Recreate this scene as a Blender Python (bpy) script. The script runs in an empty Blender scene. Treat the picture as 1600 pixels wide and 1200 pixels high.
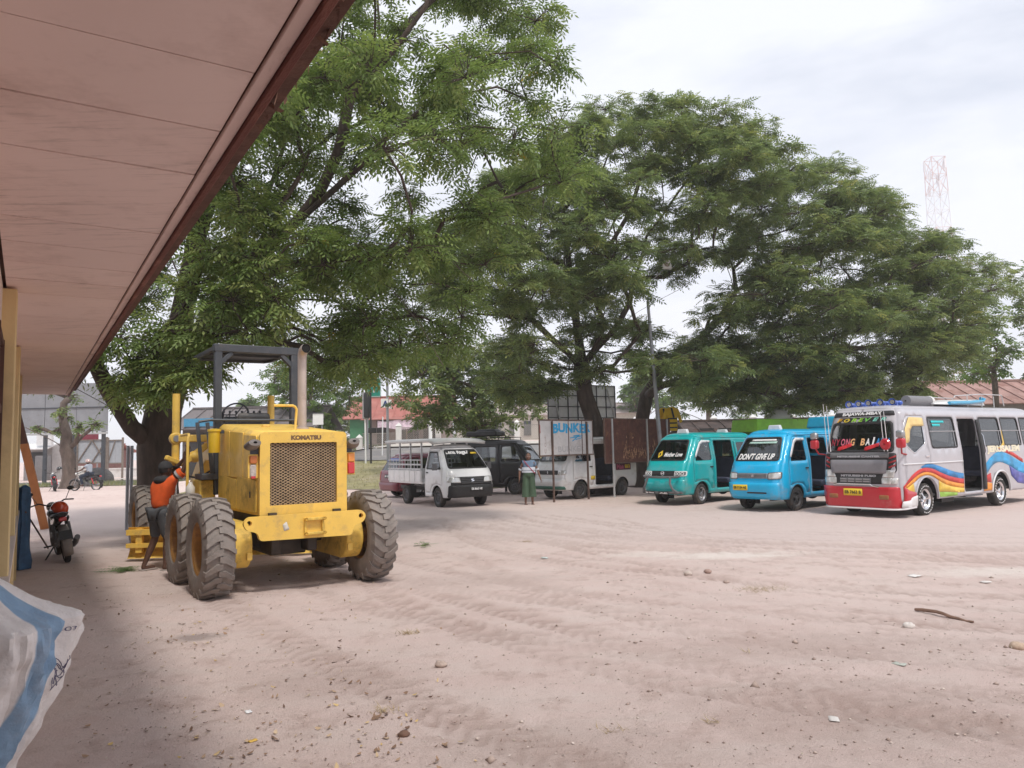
import bpy, bmesh, math, random
import numpy as np
from mathutils import Vector, Matrix
from mathutils.geometry import delaunay_2d_cdt
R = math.radians
scene = bpy.context.scene
COL = scene.collection
random.seed(7)
RNG = np.random.default_rng(7)

# ------------------------------------------------------------------ camera
FPX = 1180.0                      # focal length in pixels of the 1600 wide photograph
CAMH = 1.75
cam_data = bpy.data.cameras.new('camera')
cam_data.sensor_width = 36.0
cam_data.lens = 36.0 * FPX / 1600.0
cam_data.clip_end = 3000.0
cam_data.clip_start = 0.05
camera = bpy.data.objects.new('camera', cam_data)
COL.objects.link(camera)
CAMROT = Matrix.Rotation(R(90 + 4.85), 3, 'X') @ Matrix.Rotation(R(-1.3), 3, 'Z')
camera.matrix_world = Matrix.Translation((0, 0, CAMH)) @ CAMROT.to_4x4()
scene.camera = camera

# ------------------------------------------------------------------ light
SUN = Vector((0.25, -0.50, 1.0)).normalized()        # towards the sun
sun_data = bpy.data.lights.new('sun', 'SUN')
sun_data.energy = 1.85
sun_data.angle = R(9.0)
sun_data.color = (1.0, 0.955, 0.89)
sun = bpy.data.objects.new('sun', sun_data)
COL.objects.link(sun)
sun.rotation_euler = SUN.to_track_quat('Z', 'Y').to_euler()

world = bpy.data.worlds.new('World')
scene.world = world
world.use_nodes = True
wn = world.node_tree
for n in list(wn.nodes):
    wn.nodes.remove(n)
w_out = wn.nodes.new('ShaderNodeOutputWorld')
w_bg = wn.nodes.new('ShaderNodeBackground')
w_sky = wn.nodes.new('ShaderNodeTexSky')
w_sky.sky_type = 'NISHITA'
w_sky.sun_disc = False
w_sky.sun_elevation = math.asin(SUN.z)
w_sky.sun_rotation = math.atan2(SUN.x, SUN.y)
w_sky.air_density = 1.0
w_sky.dust_density = 1.5
w_bg.inputs['Strength'].default_value = 0.10
w_tc = wn.nodes.new('ShaderNodeTexCoord')
w_map = wn.nodes.new('ShaderNodeMapping')
w_map.inputs['Scale'].default_value = (1.3, 1.0, 4.5)
w_n1 = wn.nodes.new('ShaderNodeTexNoise')
w_n1.inputs['Scale'].default_value = 1.7
w_n1.inputs['Detail'].default_value = 9
w_n1.inputs['Roughness'].default_value = 0.55
w_n1.inputs['Distortion'].default_value = 0.5
w_r1 = wn.nodes.new('ShaderNodeValToRGB')
w_r1.color_ramp.elements[0].position = 0.30
w_r1.color_ramp.elements[0].color = (0.66, 0.66, 0.66, 1)
w_r1.color_ramp.elements[1].position = 0.56
w_r1.color_ramp.elements[1].color = (1, 1, 1, 1)
w_mix = wn.nodes.new('ShaderNodeMix')
w_mix.data_type = 'RGBA'
w_mix.inputs[7].default_value = (7.15, 7.4, 8.1, 1)       # thin bright cloud
wn.links.new(w_tc.outputs['Generated'], w_map.inputs['Vector'])
wn.links.new(w_map.outputs[0], w_n1.inputs['Vector'])
wn.links.new(w_n1.outputs['Fac'], w_r1.inputs['Fac'])
wn.links.new(w_r1.outputs['Color'], w_mix.inputs[0])
wn.links.new(w_sky.outputs[0], w_mix.inputs[6])
wn.links.new(w_mix.outputs[2], w_bg.inputs['Color'])
wn.links.new(w_bg.outputs[0], w_out.inputs['Surface'])

vs = scene.view_settings
vs.view_transform = 'Standard'
vs.look = 'None'
vs.gamma = 1.0
vs.exposure = 0.44
vs.use_curve_mapping = False
scene.cycles.diffuse_bounces = 8
scene.cycles.max_bounces = 14
scene.cycles.volume_bounces = 1
scene.cycles.transparent_max_bounces = 16

# ------------------------------------------------------------------ pixel helpers
def ray(px, py):
    return (CAMROT @ Vector(((px - 800) / FPX, (600 - py) / FPX, -1.0))).normalized()
def G(px, py, z=0.0):
    """photo pixel -> point where its ray meets the height z"""
    d = ray(px, py)
    t = (z - CAMH) / d.z
    return Vector((d.x * t, d.y * t, z))
def P(px, py, y):
    """photo pixel -> point at the distance y in front of the camera"""
    d = ray(px, py)
    t = y / d.y
    return Vector((d.x * t, y, CAMH + d.z * t))

# ------------------------------------------------------------------ objects
def tag(o, label=None, cat=None, group=None, kind=None):
    if label: o['label'] = label
    if cat: o['category'] = cat
    if group: o['group'] = group
    if kind: o['kind'] = kind
    return o
def thing(name, label, cat, loc=(0, 0, 0), rz=0.0, group=None):
    o = bpy.data.objects.new(name, None)
    COL.objects.link(o)
    o.empty_display_size = 0.2
    o.location = loc
    o.rotation_euler = (0, 0, rz)
    return tag(o, label, cat, group)
def copy_tree(o, parent=None):
    c = o.copy()
    COL.objects.link(c)
    c.parent = parent
    for ch in [x for x in bpy.data.objects if x.parent == o]:
        copy_tree(ch, c)
    return c

class MB:
    """collects shapes, then links them as ONE mesh object"""
    def __init__(s):
        s.v = []; s.f = []
    def add(s, vs, fs):
        k = len(s.v)
        s.v += [tuple(p) for p in vs]
        s.f += [tuple(i + k for i in f) for f in fs]
        return s
    def box(s, c, d, rot=None, taper=1.0):
        x, y, z = d[0] / 2, d[1] / 2, d[2] / 2
        vs = [Vector((sx * x * (taper if sz > 0 else 1), sy * y * (taper if sz > 0 else 1), sz * z))
              for sz in (-1, 1) for sx, sy in ((-1, -1), (1, -1), (1, 1), (-1, 1))]
        if rot is not None:
            vs = [rot @ p for p in vs]
        c = Vector(c)
        return s.add([p + c for p in vs],
                     [(3, 2, 1, 0), (4, 5, 6, 7), (0, 1, 5, 4), (1, 2, 6, 5), (2, 3, 7, 6), (3, 0, 4, 7)])
    def bar(s, a, b, w, h, up=(0, 0, 1)):
        """rectangular bar from a to b, w across, h along 'up'"""
        a = Vector(a); b = Vector(b); d = (b - a); L = d.length; d.normalize()
        up = Vector(up)
        if abs(d.dot(up)) > 0.98: up = Vector((1, 0, 0))
        sx = d.cross(up).normalized(); uz = sx.cross(d)
        m = Matrix((d, sx, uz)).transposed()
        return s.box((a + b) / 2, (L, w, h), m)
    def tube(s, path, rad, n=8, cap=True):
        path = [Vector(p) for p in path]
        if not isinstance(rad, (list, tuple)): rad = [rad] * len(path)
        rings = []
        prev = None
        for i, p in enumerate(path):
            t = (path[min(i + 1, len(path) - 1)] - path[max(i - 1, 0)])
            t = t.normalized() if t.length > 1e-9 else Vector((0, 0, 1))
            if prev is None:
                a = Vector((0, 0, 1)) if abs(t.z) < 0.9 else Vector((1, 0, 0))
                u = t.cross(a).normalized()
            else:
                u = (prev - t * prev.dot(t))
                u = u.normalized() if u.length > 1e-6 else t.orthogonal().normalized()
            prev = u
            w = t.cross(u)
            rings.append([p + (u * math.cos(2 * math.pi * k / n) + w * math.sin(2 * math.pi * k / n)) * rad[i] for k in range(n)])
        vs = [q for r in rings for q in r]
        fs = []
        for i in range(len(rings) - 1):
            for k in range(n):
                k2 = (k + 1) % n
                fs.append((i * n + k, i * n + k2, (i + 1) * n + k2, (i + 1) * n + k))
        if cap:
            fs.append(tuple(range(n - 1, -1, -1)))
            fs.append(tuple((len(rings) - 1) * n + k for k in range(n)))
        return s.add(vs, fs)
    def lathe(s, prof, n=24, axis='z', c=(0, 0, 0), close=False, a0=0.0, a1=2 * math.pi):
        """prof: list of (radius, height along the axis)"""
        full = abs(a1 - a0 - 2 * math.pi) < 1e-6
        m = n if full else n + 1
        vs = []
        for k in range(m):
            a = a0 + (a1 - a0) * k / n
            ca, sa = math.cos(a), math.sin(a)
            for r, h in prof:
                if axis == 'z': p = (r * ca, r * sa, h)
                elif axis == 'y': p = (r * ca, h, r * sa)
                else: p = (h, r * ca, r * sa)
                vs.append((p[0] + c[0], p[1] + c[1], p[2] + c[2]))
        L = len(prof); fs = []
        for k in range(n):
            k2 = (k + 1) % m
            for j in range(L if close else L - 1):
                j2 = (j + 1) % L
                fs.append((k * L + j, k2 * L + j, k2 * L + j2, k * L + j2))
        return s.add(vs, fs)
    def disc(s, r, h, n=24, axis='y', c=(0, 0, 0)):
        return s.lathe([(0.001, h), (r, h)], n, axis, c)
    def ball(s, c, r, n=12, m=8):
        r = (r, r, r) if not isinstance(r, (tuple, list)) else r
        c = Vector(c); vs = []; fs = []
        for j in range(m + 1):
            th = math.pi * j / m
            for k in range(n):
                a = 2 * math.pi * k / n
                vs.append(c + Vector((r[0] * math.sin(th) * math.cos(a), r[1] * math.sin(th) * math.sin(a), r[2] * math.cos(th))))
        for j in range(m):
            for k in range(n):
                k2 = (k + 1) % n
                fs.append((j * n + k, (j + 1) * n + k, (j + 1) * n + k2, j * n + k2))
        return s.add(vs, fs)
    def prism(s, poly, h, fn):
        """poly: 2D outline, extruded between offsets h[0], h[1]; fn(u, v, w) -> 3D"""
        n = len(poly)
        vs = [fn(u, v, h[0]) for u, v in poly] + [fn(u, v, h[1]) for u, v in poly]
        fs = [tuple(range(n - 1, -1, -1)), tuple(range(n, 2 * n))]
        fs += [(k, (k + 1) % n, n + (k + 1) % n, n + k) for k in range(n)]
        return s.add(vs, fs)
    def mesh(s, name, mat, smooth=False):
        me = bpy.data.meshes.new(name)
        me.from_pydata(s.v, [], s.f)
        if mat is not None: me.materials.append(mat)
        bm = bmesh.new(); bm.from_mesh(me)
        bmesh.ops.remove_doubles(bm, verts=bm.verts, dist=1e-5)
        bmesh.ops.recalc_face_normals(bm, faces=bm.faces)
        bm.to_mesh(me); bm.free()
        if smooth:
            me.polygons.foreach_set('use_smooth', [True] * len(me.polygons))
            try: me.set_sharp_from_angle(angle=R(smooth if smooth > 1 else 40))
            except Exception: pass
        return me
    def build(s, name, mat, parent=None, smooth=False, bevel=0.0, loc=None, rot=None, seg=2):
        me = s.mesh(name, mat, smooth)
        return link(name, me, parent, loc, rot, bevel, seg)

def link(name, me, parent=None, loc=None, rot=None, bevel=0.0, seg=2):
    o = bpy.data.objects.new(name, me)
    COL.objects.link(o)
    if parent is not None: o.parent = parent
    if loc is not None: o.location = loc
    if rot is not None: o.rotation_euler = rot
    if bevel:
        m = o.modifiers.new('bevel', 'BEVEL'); m.width = bevel; m.segments = seg
        m.limit_method = 'ANGLE'; m.angle_limit = R(35)
        for p in me.polygons: p.use_smooth = True
        try: me.set_sharp_from_angle(angle=R(50))
        except Exception: pass
    return o

# fast raw mesh for foliage and ground
def raw_mesh(name, verts, quads, mat, attr=None, tris=False, smooth=False):
    me = bpy.data.meshes.new(name)
    nv = len(verts); nf = len(quads); k = quads.shape[1]
    me.vertices.add(nv)
    me.vertices.foreach_set('co', np.ascontiguousarray(verts, dtype=np.float32).ravel())
    me.loops.add(nf * k)
    me.loops.foreach_set('vertex_index', np.ascontiguousarray(quads, dtype=np.int32).ravel())
    me.polygons.add(nf)
    me.polygons.foreach_set('loop_start', np.arange(0, nf * k, k, dtype=np.int32))
    me.polygons.foreach_set('loop_total', np.full(nf, k, dtype=np.int32))
    if smooth: me.polygons.foreach_set('use_smooth', np.ones(nf, dtype=bool))
    if attr is not None:
        for an, av in attr.items():
            a = me.attributes.new(an, 'FLOAT', 'POINT')
            a.data.foreach_set('value', np.ascontiguousarray(av, dtype=np.float32))
    me.update(calc_edges=True)
    if mat: me.materials.append(mat)
    return me

# ------------------------------------------------------------------ materials
def srgb(r, g, b):
    f = lambda c: (c / 255 / 12.92) if c / 255 <= 0.04045 else ((c / 255 + 0.055) / 1.055) ** 2.4
    return (f(r), f(g), f(b))
_M = {}
def new_mat(name):
    m = bpy.data.materials.new(name); m.use_nodes = True
    nt = m.node_tree
    b = nt.nodes['Principled BSDF']
    return m, nt, b
def N(nt, kind, **kw):
    n = nt.nodes.new(kind)
    for k, v in kw.items():
        if k in n.inputs: n.inputs[k].default_value = v
        else: setattr(n, k, v)
    return n
def mat(name, col, rough=0.6, metal=0.0, var=0.12, scale=6.0, bump=0.0, bscale=60.0, dirt=None, dirt_amt=0.0,
        dirt_scale=3.0, coat=0.0, spec=0.5, stretch=(1, 1, 1)):
    """base colour with noise variation, an optional dirt / wear layer and fine relief"""
    if name in _M: return _M[name]
    m, nt, b = new_mat(name)
    tc = N(nt, 'ShaderNodeTexCoord')
    mp = N(nt, 'ShaderNodeMapping'); mp.inputs['Scale'].default_value = stretch
    nt.links.new(tc.outputs['Object'], mp.inputs[0])
    no = N(nt, 'ShaderNodeTexNoise', Scale=scale, Detail=6.0, Roughness=0.6)
    nt.links.new(mp.outputs[0], no.inputs['Vector'])
    mix = N(nt, 'ShaderNodeMix', data_type='RGBA')
    lo = tuple(max(0, c * (1 - var)) for c in col) + (1,)
    hi = tuple(min(1, c * (1 + var)) for c in col) + (1,)
    mix.inputs[6].default_value = lo; mix.inputs[7].default_value = hi
    rp = N(nt, 'ShaderNodeMapRange'); rp.inputs[1].default_value = 0.3; rp.inputs[2].default_value = 0.7
    nt.links.new(no.outputs['Fac'], rp.inputs[0]); nt.links.new(rp.outputs[0], mix.inputs[0])
    last = mix.outputs[2]
    b.inputs['Roughness'].default_value = rough
    b.inputs['Metallic'].default_value = metal
    b.inputs['Specular IOR Level'].default_value = spec
    if coat:
        b.inputs['Coat Weight'].default_value = coat
        b.inputs['Coat Roughness'].default_value = 0.06
    if dirt is not None:
        n2 = N(nt, 'ShaderNodeTexNoise', Scale=dirt_scale, Detail=10.0, Roughness=0.72)
        nt.links.new(mp.outputs[0], n2.inputs['Vector'])
        r2 = N(nt, 'ShaderNodeMapRange')
        r2.inputs[1].default_value = 0.62 - 0.3 * dirt_amt; r2.inputs[2].default_value = 0.80 - 0.2 * dirt_amt
        nt.links.new(n2.outputs['Fac'], r2.inputs[0])
        mul = N(nt, 'ShaderNodeMath', operation='MULTIPLY'); mul.inputs[1].default_value = min(1.0, 0.4 + dirt_amt)
        nt.links.new(r2.outputs[0], mul.inputs[0])
        m2 = N(nt, 'ShaderNodeMix', data_type='RGBA')
        m2.inputs[7].default_value = tuple(dirt) + (1,)
        nt.links.new(mul.outputs[0], m2.inputs[0]); nt.links.new(last, m2.inputs[6])
        last = m2.outputs[2]
        mr = N(nt, 'ShaderNodeMix'); mr.inputs[2].default_value = rough; mr.inputs[3].default_value = 0.9
        nt.links.new(mul.outputs[0], mr.inputs[0]); nt.links.new(mr.outputs[0], b.inputs['Roughness'])
    nt.links.new(last, b.inputs['Base Color'])
    if bump:
        n3 = N(nt, 'ShaderNodeTexNoise', Scale=bscale, Detail=5.0, Roughness=0.6)
        nt.links.new(mp.outputs[0], n3.inputs['Vector'])
        bp = N(nt, 'ShaderNodeBump', Strength=bump, Distance=0.02)
        nt.links.new(n3.outputs['Fac'], bp.inputs['Height'])
        nt.links.new(bp.outputs[0], b.inputs['Normal'])
    _M[name] = m
    return m
def glass_mat(name, tint, refl=0.09):
    if name in _M: return _M[name]
    m, nt, b = new_mat(name)
    nt.nodes.remove(b)
    out = nt.nodes['Material Output']
    tr = N(nt, 'ShaderNodeBsdfTransparent'); tr.inputs[0].default_value = tuple(tint) + (1,)
    gl = N(nt, 'ShaderNodeBsdfGlossy'); gl.inputs['Roughness'].default_value = 0.03
    gl.inputs[0].default_value = (0.9, 0.93, 0.95, 1)
    lw = N(nt, 'ShaderNodeFresnel'); lw.inputs[0].default_value = 1.5
    ad = N(nt, 'ShaderNodeMath', operation='ADD', use_clamp=True); ad.inputs[1].default_value = refl
    nt.links.new(lw.outputs[0], ad.inputs[0])
    mx = N(nt, 'ShaderNodeMixShader')
    nt.links.new(ad.outputs[0], mx.inputs[0]); nt.links.new(tr.outputs[0], mx.inputs[1]); nt.links.new(gl.outputs[0], mx.inputs[2])
    nt.links.new(mx.outputs[0], out.inputs[0])
    _M[name] = m
    return m

# text as real, thin mesh lettering
def text_mesh(txt, size=1.0, bold=0.0, ext=0.0, shear=0.0, sx=1.0):
    cu = bpy.data.curves.new('lettering', 'FONT')
    cu.body = txt; cu.size = size; cu.offset = bold; cu.extrude = ext; cu.shear = shear
    cu.align_x = 'CENTER'; cu.align_y = 'CENTER'; cu.resolution_u = 3
    o = bpy.data.objects.new('lettering', cu)
    COL.objects.link(o)
    dg = bpy.context.evaluated_depsgraph_get()
    me = bpy.data.meshes.new_from_object(o.evaluated_get(dg))
    bpy.data.objects.remove(o); bpy.data.curves.remove(cu)
    for v in me.vertices: v.co.x *= sx
    me.name = 'lettering'
    return me
def lettering(txt, size, material, parent, fn, bold=0.0, shear=0.0, sx=1.0, width=None, name='lettering', sub=0):
    """fn(u, v) -> 3D position on the surface"""
    me = text_mesh(txt, size, bold, 0.0, shear, sx)
    xs = [v.co.x for v in me.vertices]
    if not xs: return None
    cx = (max(xs) + min(xs)) / 2
    k = (width / (max(xs) - min(xs))) if width else 1.0
    ys = [v.co.y for v in me.vertices]; cy = (max(ys) + min(ys)) / 2
    if sub:
        bm = bmesh.new(); bm.from_mesh(me)
        bmesh.ops.triangulate(bm, faces=bm.faces)
        bmesh.ops.subdivide_edges(bm, edges=[e for e in bm.edges if e.calc_length() > sub], cuts=2, use_grid_fill=False)
        bm.to_mesh(me); bm.free()
    for v in me.vertices:
        v.co = fn((v.co.x - cx) * k, v.co.y - cy)
    me.materials.clear(); me.materials.append(material)
    o = bpy.data.objects.new(name, me); COL.objects.link(o); o.parent = parent
    return o
# ================================================================== ground
def vnoise(x, y, seed=0):
    """smooth value noise, numpy"""
    xi = np.floor(x).astype(np.int64); yi = np.floor(y).astype(np.int64)
    xf = x - xi; yf = y - yi
    def h(a, b):
        n = (a * 374761393 + b * 668265263 + seed * 974711) & 0xffffffff
        n = ((n ^ (n >> 13)) * 1274126177) & 0xffffffff
        return ((n ^ (n >> 16)) & 0xffff) / 65535.0
    u = xf * xf * (3 - 2 * xf); v = yf * yf * (3 - 2 * yf)
    a = h(xi, yi); b = h(xi + 1, yi); c = h(xi, yi + 1); d = h(xi + 1, yi + 1)
    return (a + (b - a) * u) * (1 - v) + (c + (d - c) * u) * v - 0.5
def smooth01(t):
    t = np.clip(t, 0, 1); return t * t * (3 - 2 * t)
# wheel tracks pressed into the sand: (points, width, depth)
TRACKS = []; TRK_RAW = []
for pts, w, dpt in (
    ([(12.0, 4.6), (6.0, 6.3), (1.0, 8.8), (-2.2, 12.5), (-3.2, 17.0)], 0.30, 0.024),
    ([(12.5, 6.2), (6.6, 7.9), (2.0, 10.2), (-0.7, 13.5), (-1.6, 18.0)], 0.30, 0.022),
    ([(9.0, 3.0), (4.5, 3.9), (1.0, 5.6), (-1.2, 8.4), (-2.6, 12.0)], 0.34, 0.030),
    ([(9.5, 4.4), (5.0, 5.3), (2.1, 6.7), (0.2, 9.2), (-0.9, 13.0)], 0.34, 0.026),
    ([(14.0, 9.0), (7.0, 9.6), (1.5, 12.2), (-0.5, 16.0)], 0.22, 0.016),
    ([(14.0, 10.4), (7.4, 11.0), (2.7, 13.4), (0.9, 17.0)], 0.22, 0.016),
    ([(3.6, 1.2), (1.4, 3.2), (-0.9, 5.6), (-2.9, 8.3), (-3.9, 9.7)], 0.36, 0.026),
    ([(5.9, 1.6), (3.5, 3.9), (1.1, 6.6), (-1.1, 9.6), (-2.0, 10.8)], 0.36, 0.026),
):
    TRK_RAW.append((pts, w, dpt))
_r = random.Random(77)
for k in range(13):
    # vehicles turning in from the right and sweeping towards the lane
    y0 = _r.uniform(1.2, 11.5); b = _r.uniform(.15, .6); x1 = _r.uniform(-3.2, 2.5); w = _r.choice((.16, .19, .24, .30)); g_ = _r.uniform(1.25, 1.6)
    c1 = [(15, y0 + 1.0), (9, y0 + 1.2), (5, y0 + 2.0 + b), (2 + x1 * .4, y0 + 3.6 + b * 2), (x1, y0 + 6.5 + b * 3), (x1 - .8, y0 + 10)]
    TRK_RAW.append((c1, w, _r.uniform(.007, .014)))
    TRK_RAW.append(([(x + g_ * .35, y + g_ * .9) for x, y in c1], w, _r.uniform(.007, .014)))
for pts, w, dpt in TRK_RAW:
    p = np.array(pts, float)
    # smooth the polyline (Chaikin)
    for _ in range(3):
        q = [p[0]]
        for i in range(len(p) - 1):
            q += [p[i] * 0.75 + p[i + 1] * 0.25, p[i] * 0.25 + p[i + 1] * 0.75]
        q.append(p[-1]); p = np.array(q)
    TRACKS.append((p, w, dpt))
def terrain(x, y):
    """broad shape: the far side of the road lies higher"""
    rise = 2.4 * smooth01((y - 31) / 34.0) * smooth01((x + 24 - (y - 40) * 0.35) / 9.0)
    return rise
TRACK_MASK = None
def ground_h(x, y, mask=False):
    global TRACK_MASK
    x = np.asarray(x, float); y = np.asarray(y, float)
    z = terrain(x, y)
    near = np.clip(1.4 - np.maximum(y, 0) / 30.0, 0.15, 1.0)
    z = z + near * (0.045 * vnoise(x * 0.55, y * 0.55, 1) + 0.008 * vnoise(x * 2.1, y * 1.9, 2)
                    + 0.010 * vnoise(x * 5.3 + 3, y * 5.1, 3) + 0.011 * vnoise(x * 12, y * 12, 4) + 0.010 * vnoise(x * 27, y * 27, 8))
    sel = (y > 0) & (y < 20) & (np.abs(x) < 16)
    if np.any(sel):
        xs_ = x[sel]; ys_ = y[sel]; dz = np.zeros_like(xs_); tm_ = np.zeros_like(xs_)
        for p, w, dpt in TRACKS:
            best = np.full(xs_.shape, 1e9); arc = np.zeros_like(xs_); side = np.zeros_like(xs_)
            acc = 0.0
            for i in range(len(p) - 1):
                a = p[i]; d = p[i + 1] - a; L = math.hypot(*d)
                t = np.clip(((xs_ - a[0]) * d[0] + (ys_ - a[1]) * d[1]) / (L * L), 0, 1)
                ex = xs_ - a[0] - t * d[0]; ey = ys_ - a[1] - t * d[1]
                dd = np.hypot(ex, ey)
                m = dd < best
                best = np.where(m, dd, best); arc = np.where(m, acc + t * L, arc)
                side = np.where(m, (d[0] * ey - d[1] * ex) / L, side)
                acc += L
            u = best / (w * 0.5)
            wear = 0.35 + 0.9 * np.clip(vnoise(xs_ * 0.8, ys_ * 0.8, 9) + 0.5, 0, 1)
            inside = np.clip(1.25 - u, 0, 0.25) / 0.25
            tread = 0.5 + 0.5 * np.sign(np.sin((arc + np.abs(side) * 0.9) * 2 * np.pi / 0.16))
            dz += -0.75 * dpt * wear * inside * (0.55 + 0.6 * tread)
            tm_ = np.maximum(tm_, wear * inside * (0.35 + 0.65 * tread) * min(1.0, dpt / .018))
            rim = np.exp(-((u - 1.45) / 0.28) ** 2)
            dz += 0.16 * dpt * wear * rim
        z = z.copy(); z[sel] += dz
        if mask:
            TRACK_MASK = np.zeros(z.shape); TRACK_MASK[sel] = tm_
    return z
def gz(x, y):
    return float(ground_h(np.array([x]), np.array([y]))[0])
def axis_points(lo, hi, d0, grow, far):
    a = list(np.arange(lo, hi, d0)); s = d0; x = hi
    while x < far:
        a.append(x); s *= grow; x += s
    a.append(far)
    return a
_xr = axis_points(0, 7.5, 0.042, 1.045, 400); _xl = axis_points(0, 4.5, 0.042, 1.05, 400)
gx = np.array(sorted(set([-v for v in _xl[1:]] + _xr)))
_y = [-400, -200, -80, -30, -12, -6, -3, -1.5, -0.5, 0.2, 0.6, 0.9]
y = 1.2; s = 0.018
while y < 400:
    _y.append(y); s *= 1.0105; y += s
    if y > 40: s *= 1.03
_y.append(400)
gy = np.array(_y)
GX, GY = np.meshgrid(gx, gy)
GZ = ground_h(GX, GY, True)
gv = np.stack([GX.ravel(), GY.ravel(), GZ.ravel()], 1)
nx_, ny_ = len(gx), len(gy)
ii = (np.arange(ny_ - 1)[:, None] * nx_ + np.arange(nx_ - 1)[None, :]).ravel()
gq = np.stack([ii, ii + 1, ii + 1 + nx_, ii + nx_], 1)

SPOTS = []
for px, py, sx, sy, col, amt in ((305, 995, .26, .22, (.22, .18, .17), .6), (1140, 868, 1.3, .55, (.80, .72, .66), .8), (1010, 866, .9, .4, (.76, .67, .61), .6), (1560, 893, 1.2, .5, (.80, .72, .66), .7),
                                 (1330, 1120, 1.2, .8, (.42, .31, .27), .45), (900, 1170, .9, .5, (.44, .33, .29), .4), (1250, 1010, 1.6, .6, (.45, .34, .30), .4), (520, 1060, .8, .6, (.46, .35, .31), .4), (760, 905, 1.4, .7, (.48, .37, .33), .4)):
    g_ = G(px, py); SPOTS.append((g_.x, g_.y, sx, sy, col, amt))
def ground_material():
    m, nt, b = new_mat('sandy_earth')
    L = nt.links.new
    tc = N(nt, 'ShaderNodeTexCoord')
    def noise(sc, det=8.0, ro=0.6, st=(1, 1, 1), rz=0.0):
        mp = N(nt, 'ShaderNodeMapping'); mp.inputs['Scale'].default_value = st; mp.inputs['Rotation'].default_value = (0, 0, rz)
        L(tc.outputs['Object'], mp.inputs[0])
        n = N(nt, 'ShaderNodeTexNoise', Scale=sc, Detail=det, Roughness=ro); L(mp.outputs[0], n.inputs['Vector'])
        return n.outputs['Fac']
    def ramp(fac, a, bb):
        r = N(nt, 'ShaderNodeMapRange'); r.inputs[1].default_value = a; r.inputs[2].default_value = bb; L(fac, r.inputs[0]); return r.outputs[0]
    def mix(f, c1, c2):
        x = N(nt, 'ShaderNodeMix', data_type='RGBA')
        if isinstance(f, float): x.inputs[0].default_value = f
        else: L(f, x.inputs[0])
        for i, c in ((6, c1), (7, c2)):
            if isinstance(c, tuple): x.inputs[i].default_value = c + (1,)
            else: L(c, x.inputs[i])
        return x.outputs[2]
    base = mix(ramp(noise(0.35, 6), 0.35, 0.65), (0.64, 0.495, 0.45), (0.72, 0.585, 0.535))
    base = mix(ramp(noise(1.8, 9, 0.65, (0.5, 1.6, 1), R(24)), 0.42, 0.72), base, (0.68, 0.565, 0.515))
    base = mix(ramp(noise(2.6, 9, 0.7), 0.53, 0.74), base, (0.48, 0.35, 0.305))
    # packed grey driving lane in front of the parked vans
    sp = N(nt, 'ShaderNodeSeparateXYZ'); L(tc.outputs['Object'], sp.inputs[0])
    ln = N(nt, 'ShaderNodeMath', operation='MULTIPLY_ADD'); L(sp.outputs[0], ln.inputs[0]); ln.inputs[1].default_value = 0.32; L(sp.outputs[1], ln.inputs[2])
    wob = N(nt, 'ShaderNodeMath', operation='MULTIPLY_ADD'); L(noise(0.5, 6), wob.inputs[0]); wob.inputs[1].default_value = 5.0; L(ln.outputs[0], wob.inputs[2])
    up = N(nt, 'ShaderNodeMapRange', interpolation_type='SMOOTHSTEP'); up.inputs[1].default_value = 15.5; up.inputs[2].default_value = 18.5; L(wob.outputs[0], up.inputs[0])
    dn = N(nt, 'ShaderNodeMapRange', interpolation_type='SMOOTHSTEP'); dn.inputs[1].default_value = 27; dn.inputs[2].default_value = 23; L(wob.outputs[0], dn.inputs[0])
    lane = N(nt, 'ShaderNodeMath', operation='MULTIPLY'); L(up.outputs[0], lane.inputs[0]); L(dn.outputs[0], lane.inputs[1])
    l2 = N(nt, 'ShaderNodeMath', operation='MULTIPLY'); L(lane.outputs[0], l2.inputs[0]); l2.inputs[1].default_value = 0.6
    base = mix(l2.outputs[0], base, (0.63, 0.535, 0.505))
    ta = N(nt, 'ShaderNodeAttribute'); ta.attribute_name = 'track'
    tk = N(nt, 'ShaderNodeMath', operation='MULTIPLY'); L(ta.outputs['Fac'], tk.inputs[0]); tk.inputs[1].default_value = 0.5
    base = mix(tk.outputs[0], base, (0.40, 0.285, 0.245))
    geo = N(nt, 'ShaderNodeNewGeometry')
    spn = noise(3.5, 7, 0.7)
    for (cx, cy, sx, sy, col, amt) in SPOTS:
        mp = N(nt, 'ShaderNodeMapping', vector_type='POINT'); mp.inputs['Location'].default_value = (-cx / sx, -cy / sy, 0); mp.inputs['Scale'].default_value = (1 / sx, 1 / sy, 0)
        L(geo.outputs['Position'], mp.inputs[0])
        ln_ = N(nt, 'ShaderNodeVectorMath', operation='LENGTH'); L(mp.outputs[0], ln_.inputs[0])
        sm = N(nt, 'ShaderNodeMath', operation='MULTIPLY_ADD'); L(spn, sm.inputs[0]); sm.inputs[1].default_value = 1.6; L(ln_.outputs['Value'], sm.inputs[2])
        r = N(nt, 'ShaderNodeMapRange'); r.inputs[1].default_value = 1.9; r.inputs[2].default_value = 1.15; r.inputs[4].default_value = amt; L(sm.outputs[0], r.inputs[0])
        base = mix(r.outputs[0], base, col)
    # fine grit
    grit = noise(130, 3, 0.7)
    base = mix(ramp(grit, 0.60, 0.72), base, (0.33, 0.25, 0.22))
    base = mix(ramp(noise(75, 4, 0.7), 0.66, 0.74), base, (0.74, 0.66, 0.61))
    L(base, b.inputs['Base Color'])
    b.inputs['Roughness'].default_value = 0.95
    b.inputs['Specular IOR Level'].default_value = 0.15
    bp = N(nt, 'ShaderNodeBump', Strength=0.6, Distance=0.02); L(noise(24, 10, 0.72), bp.inputs['Height'])
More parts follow.
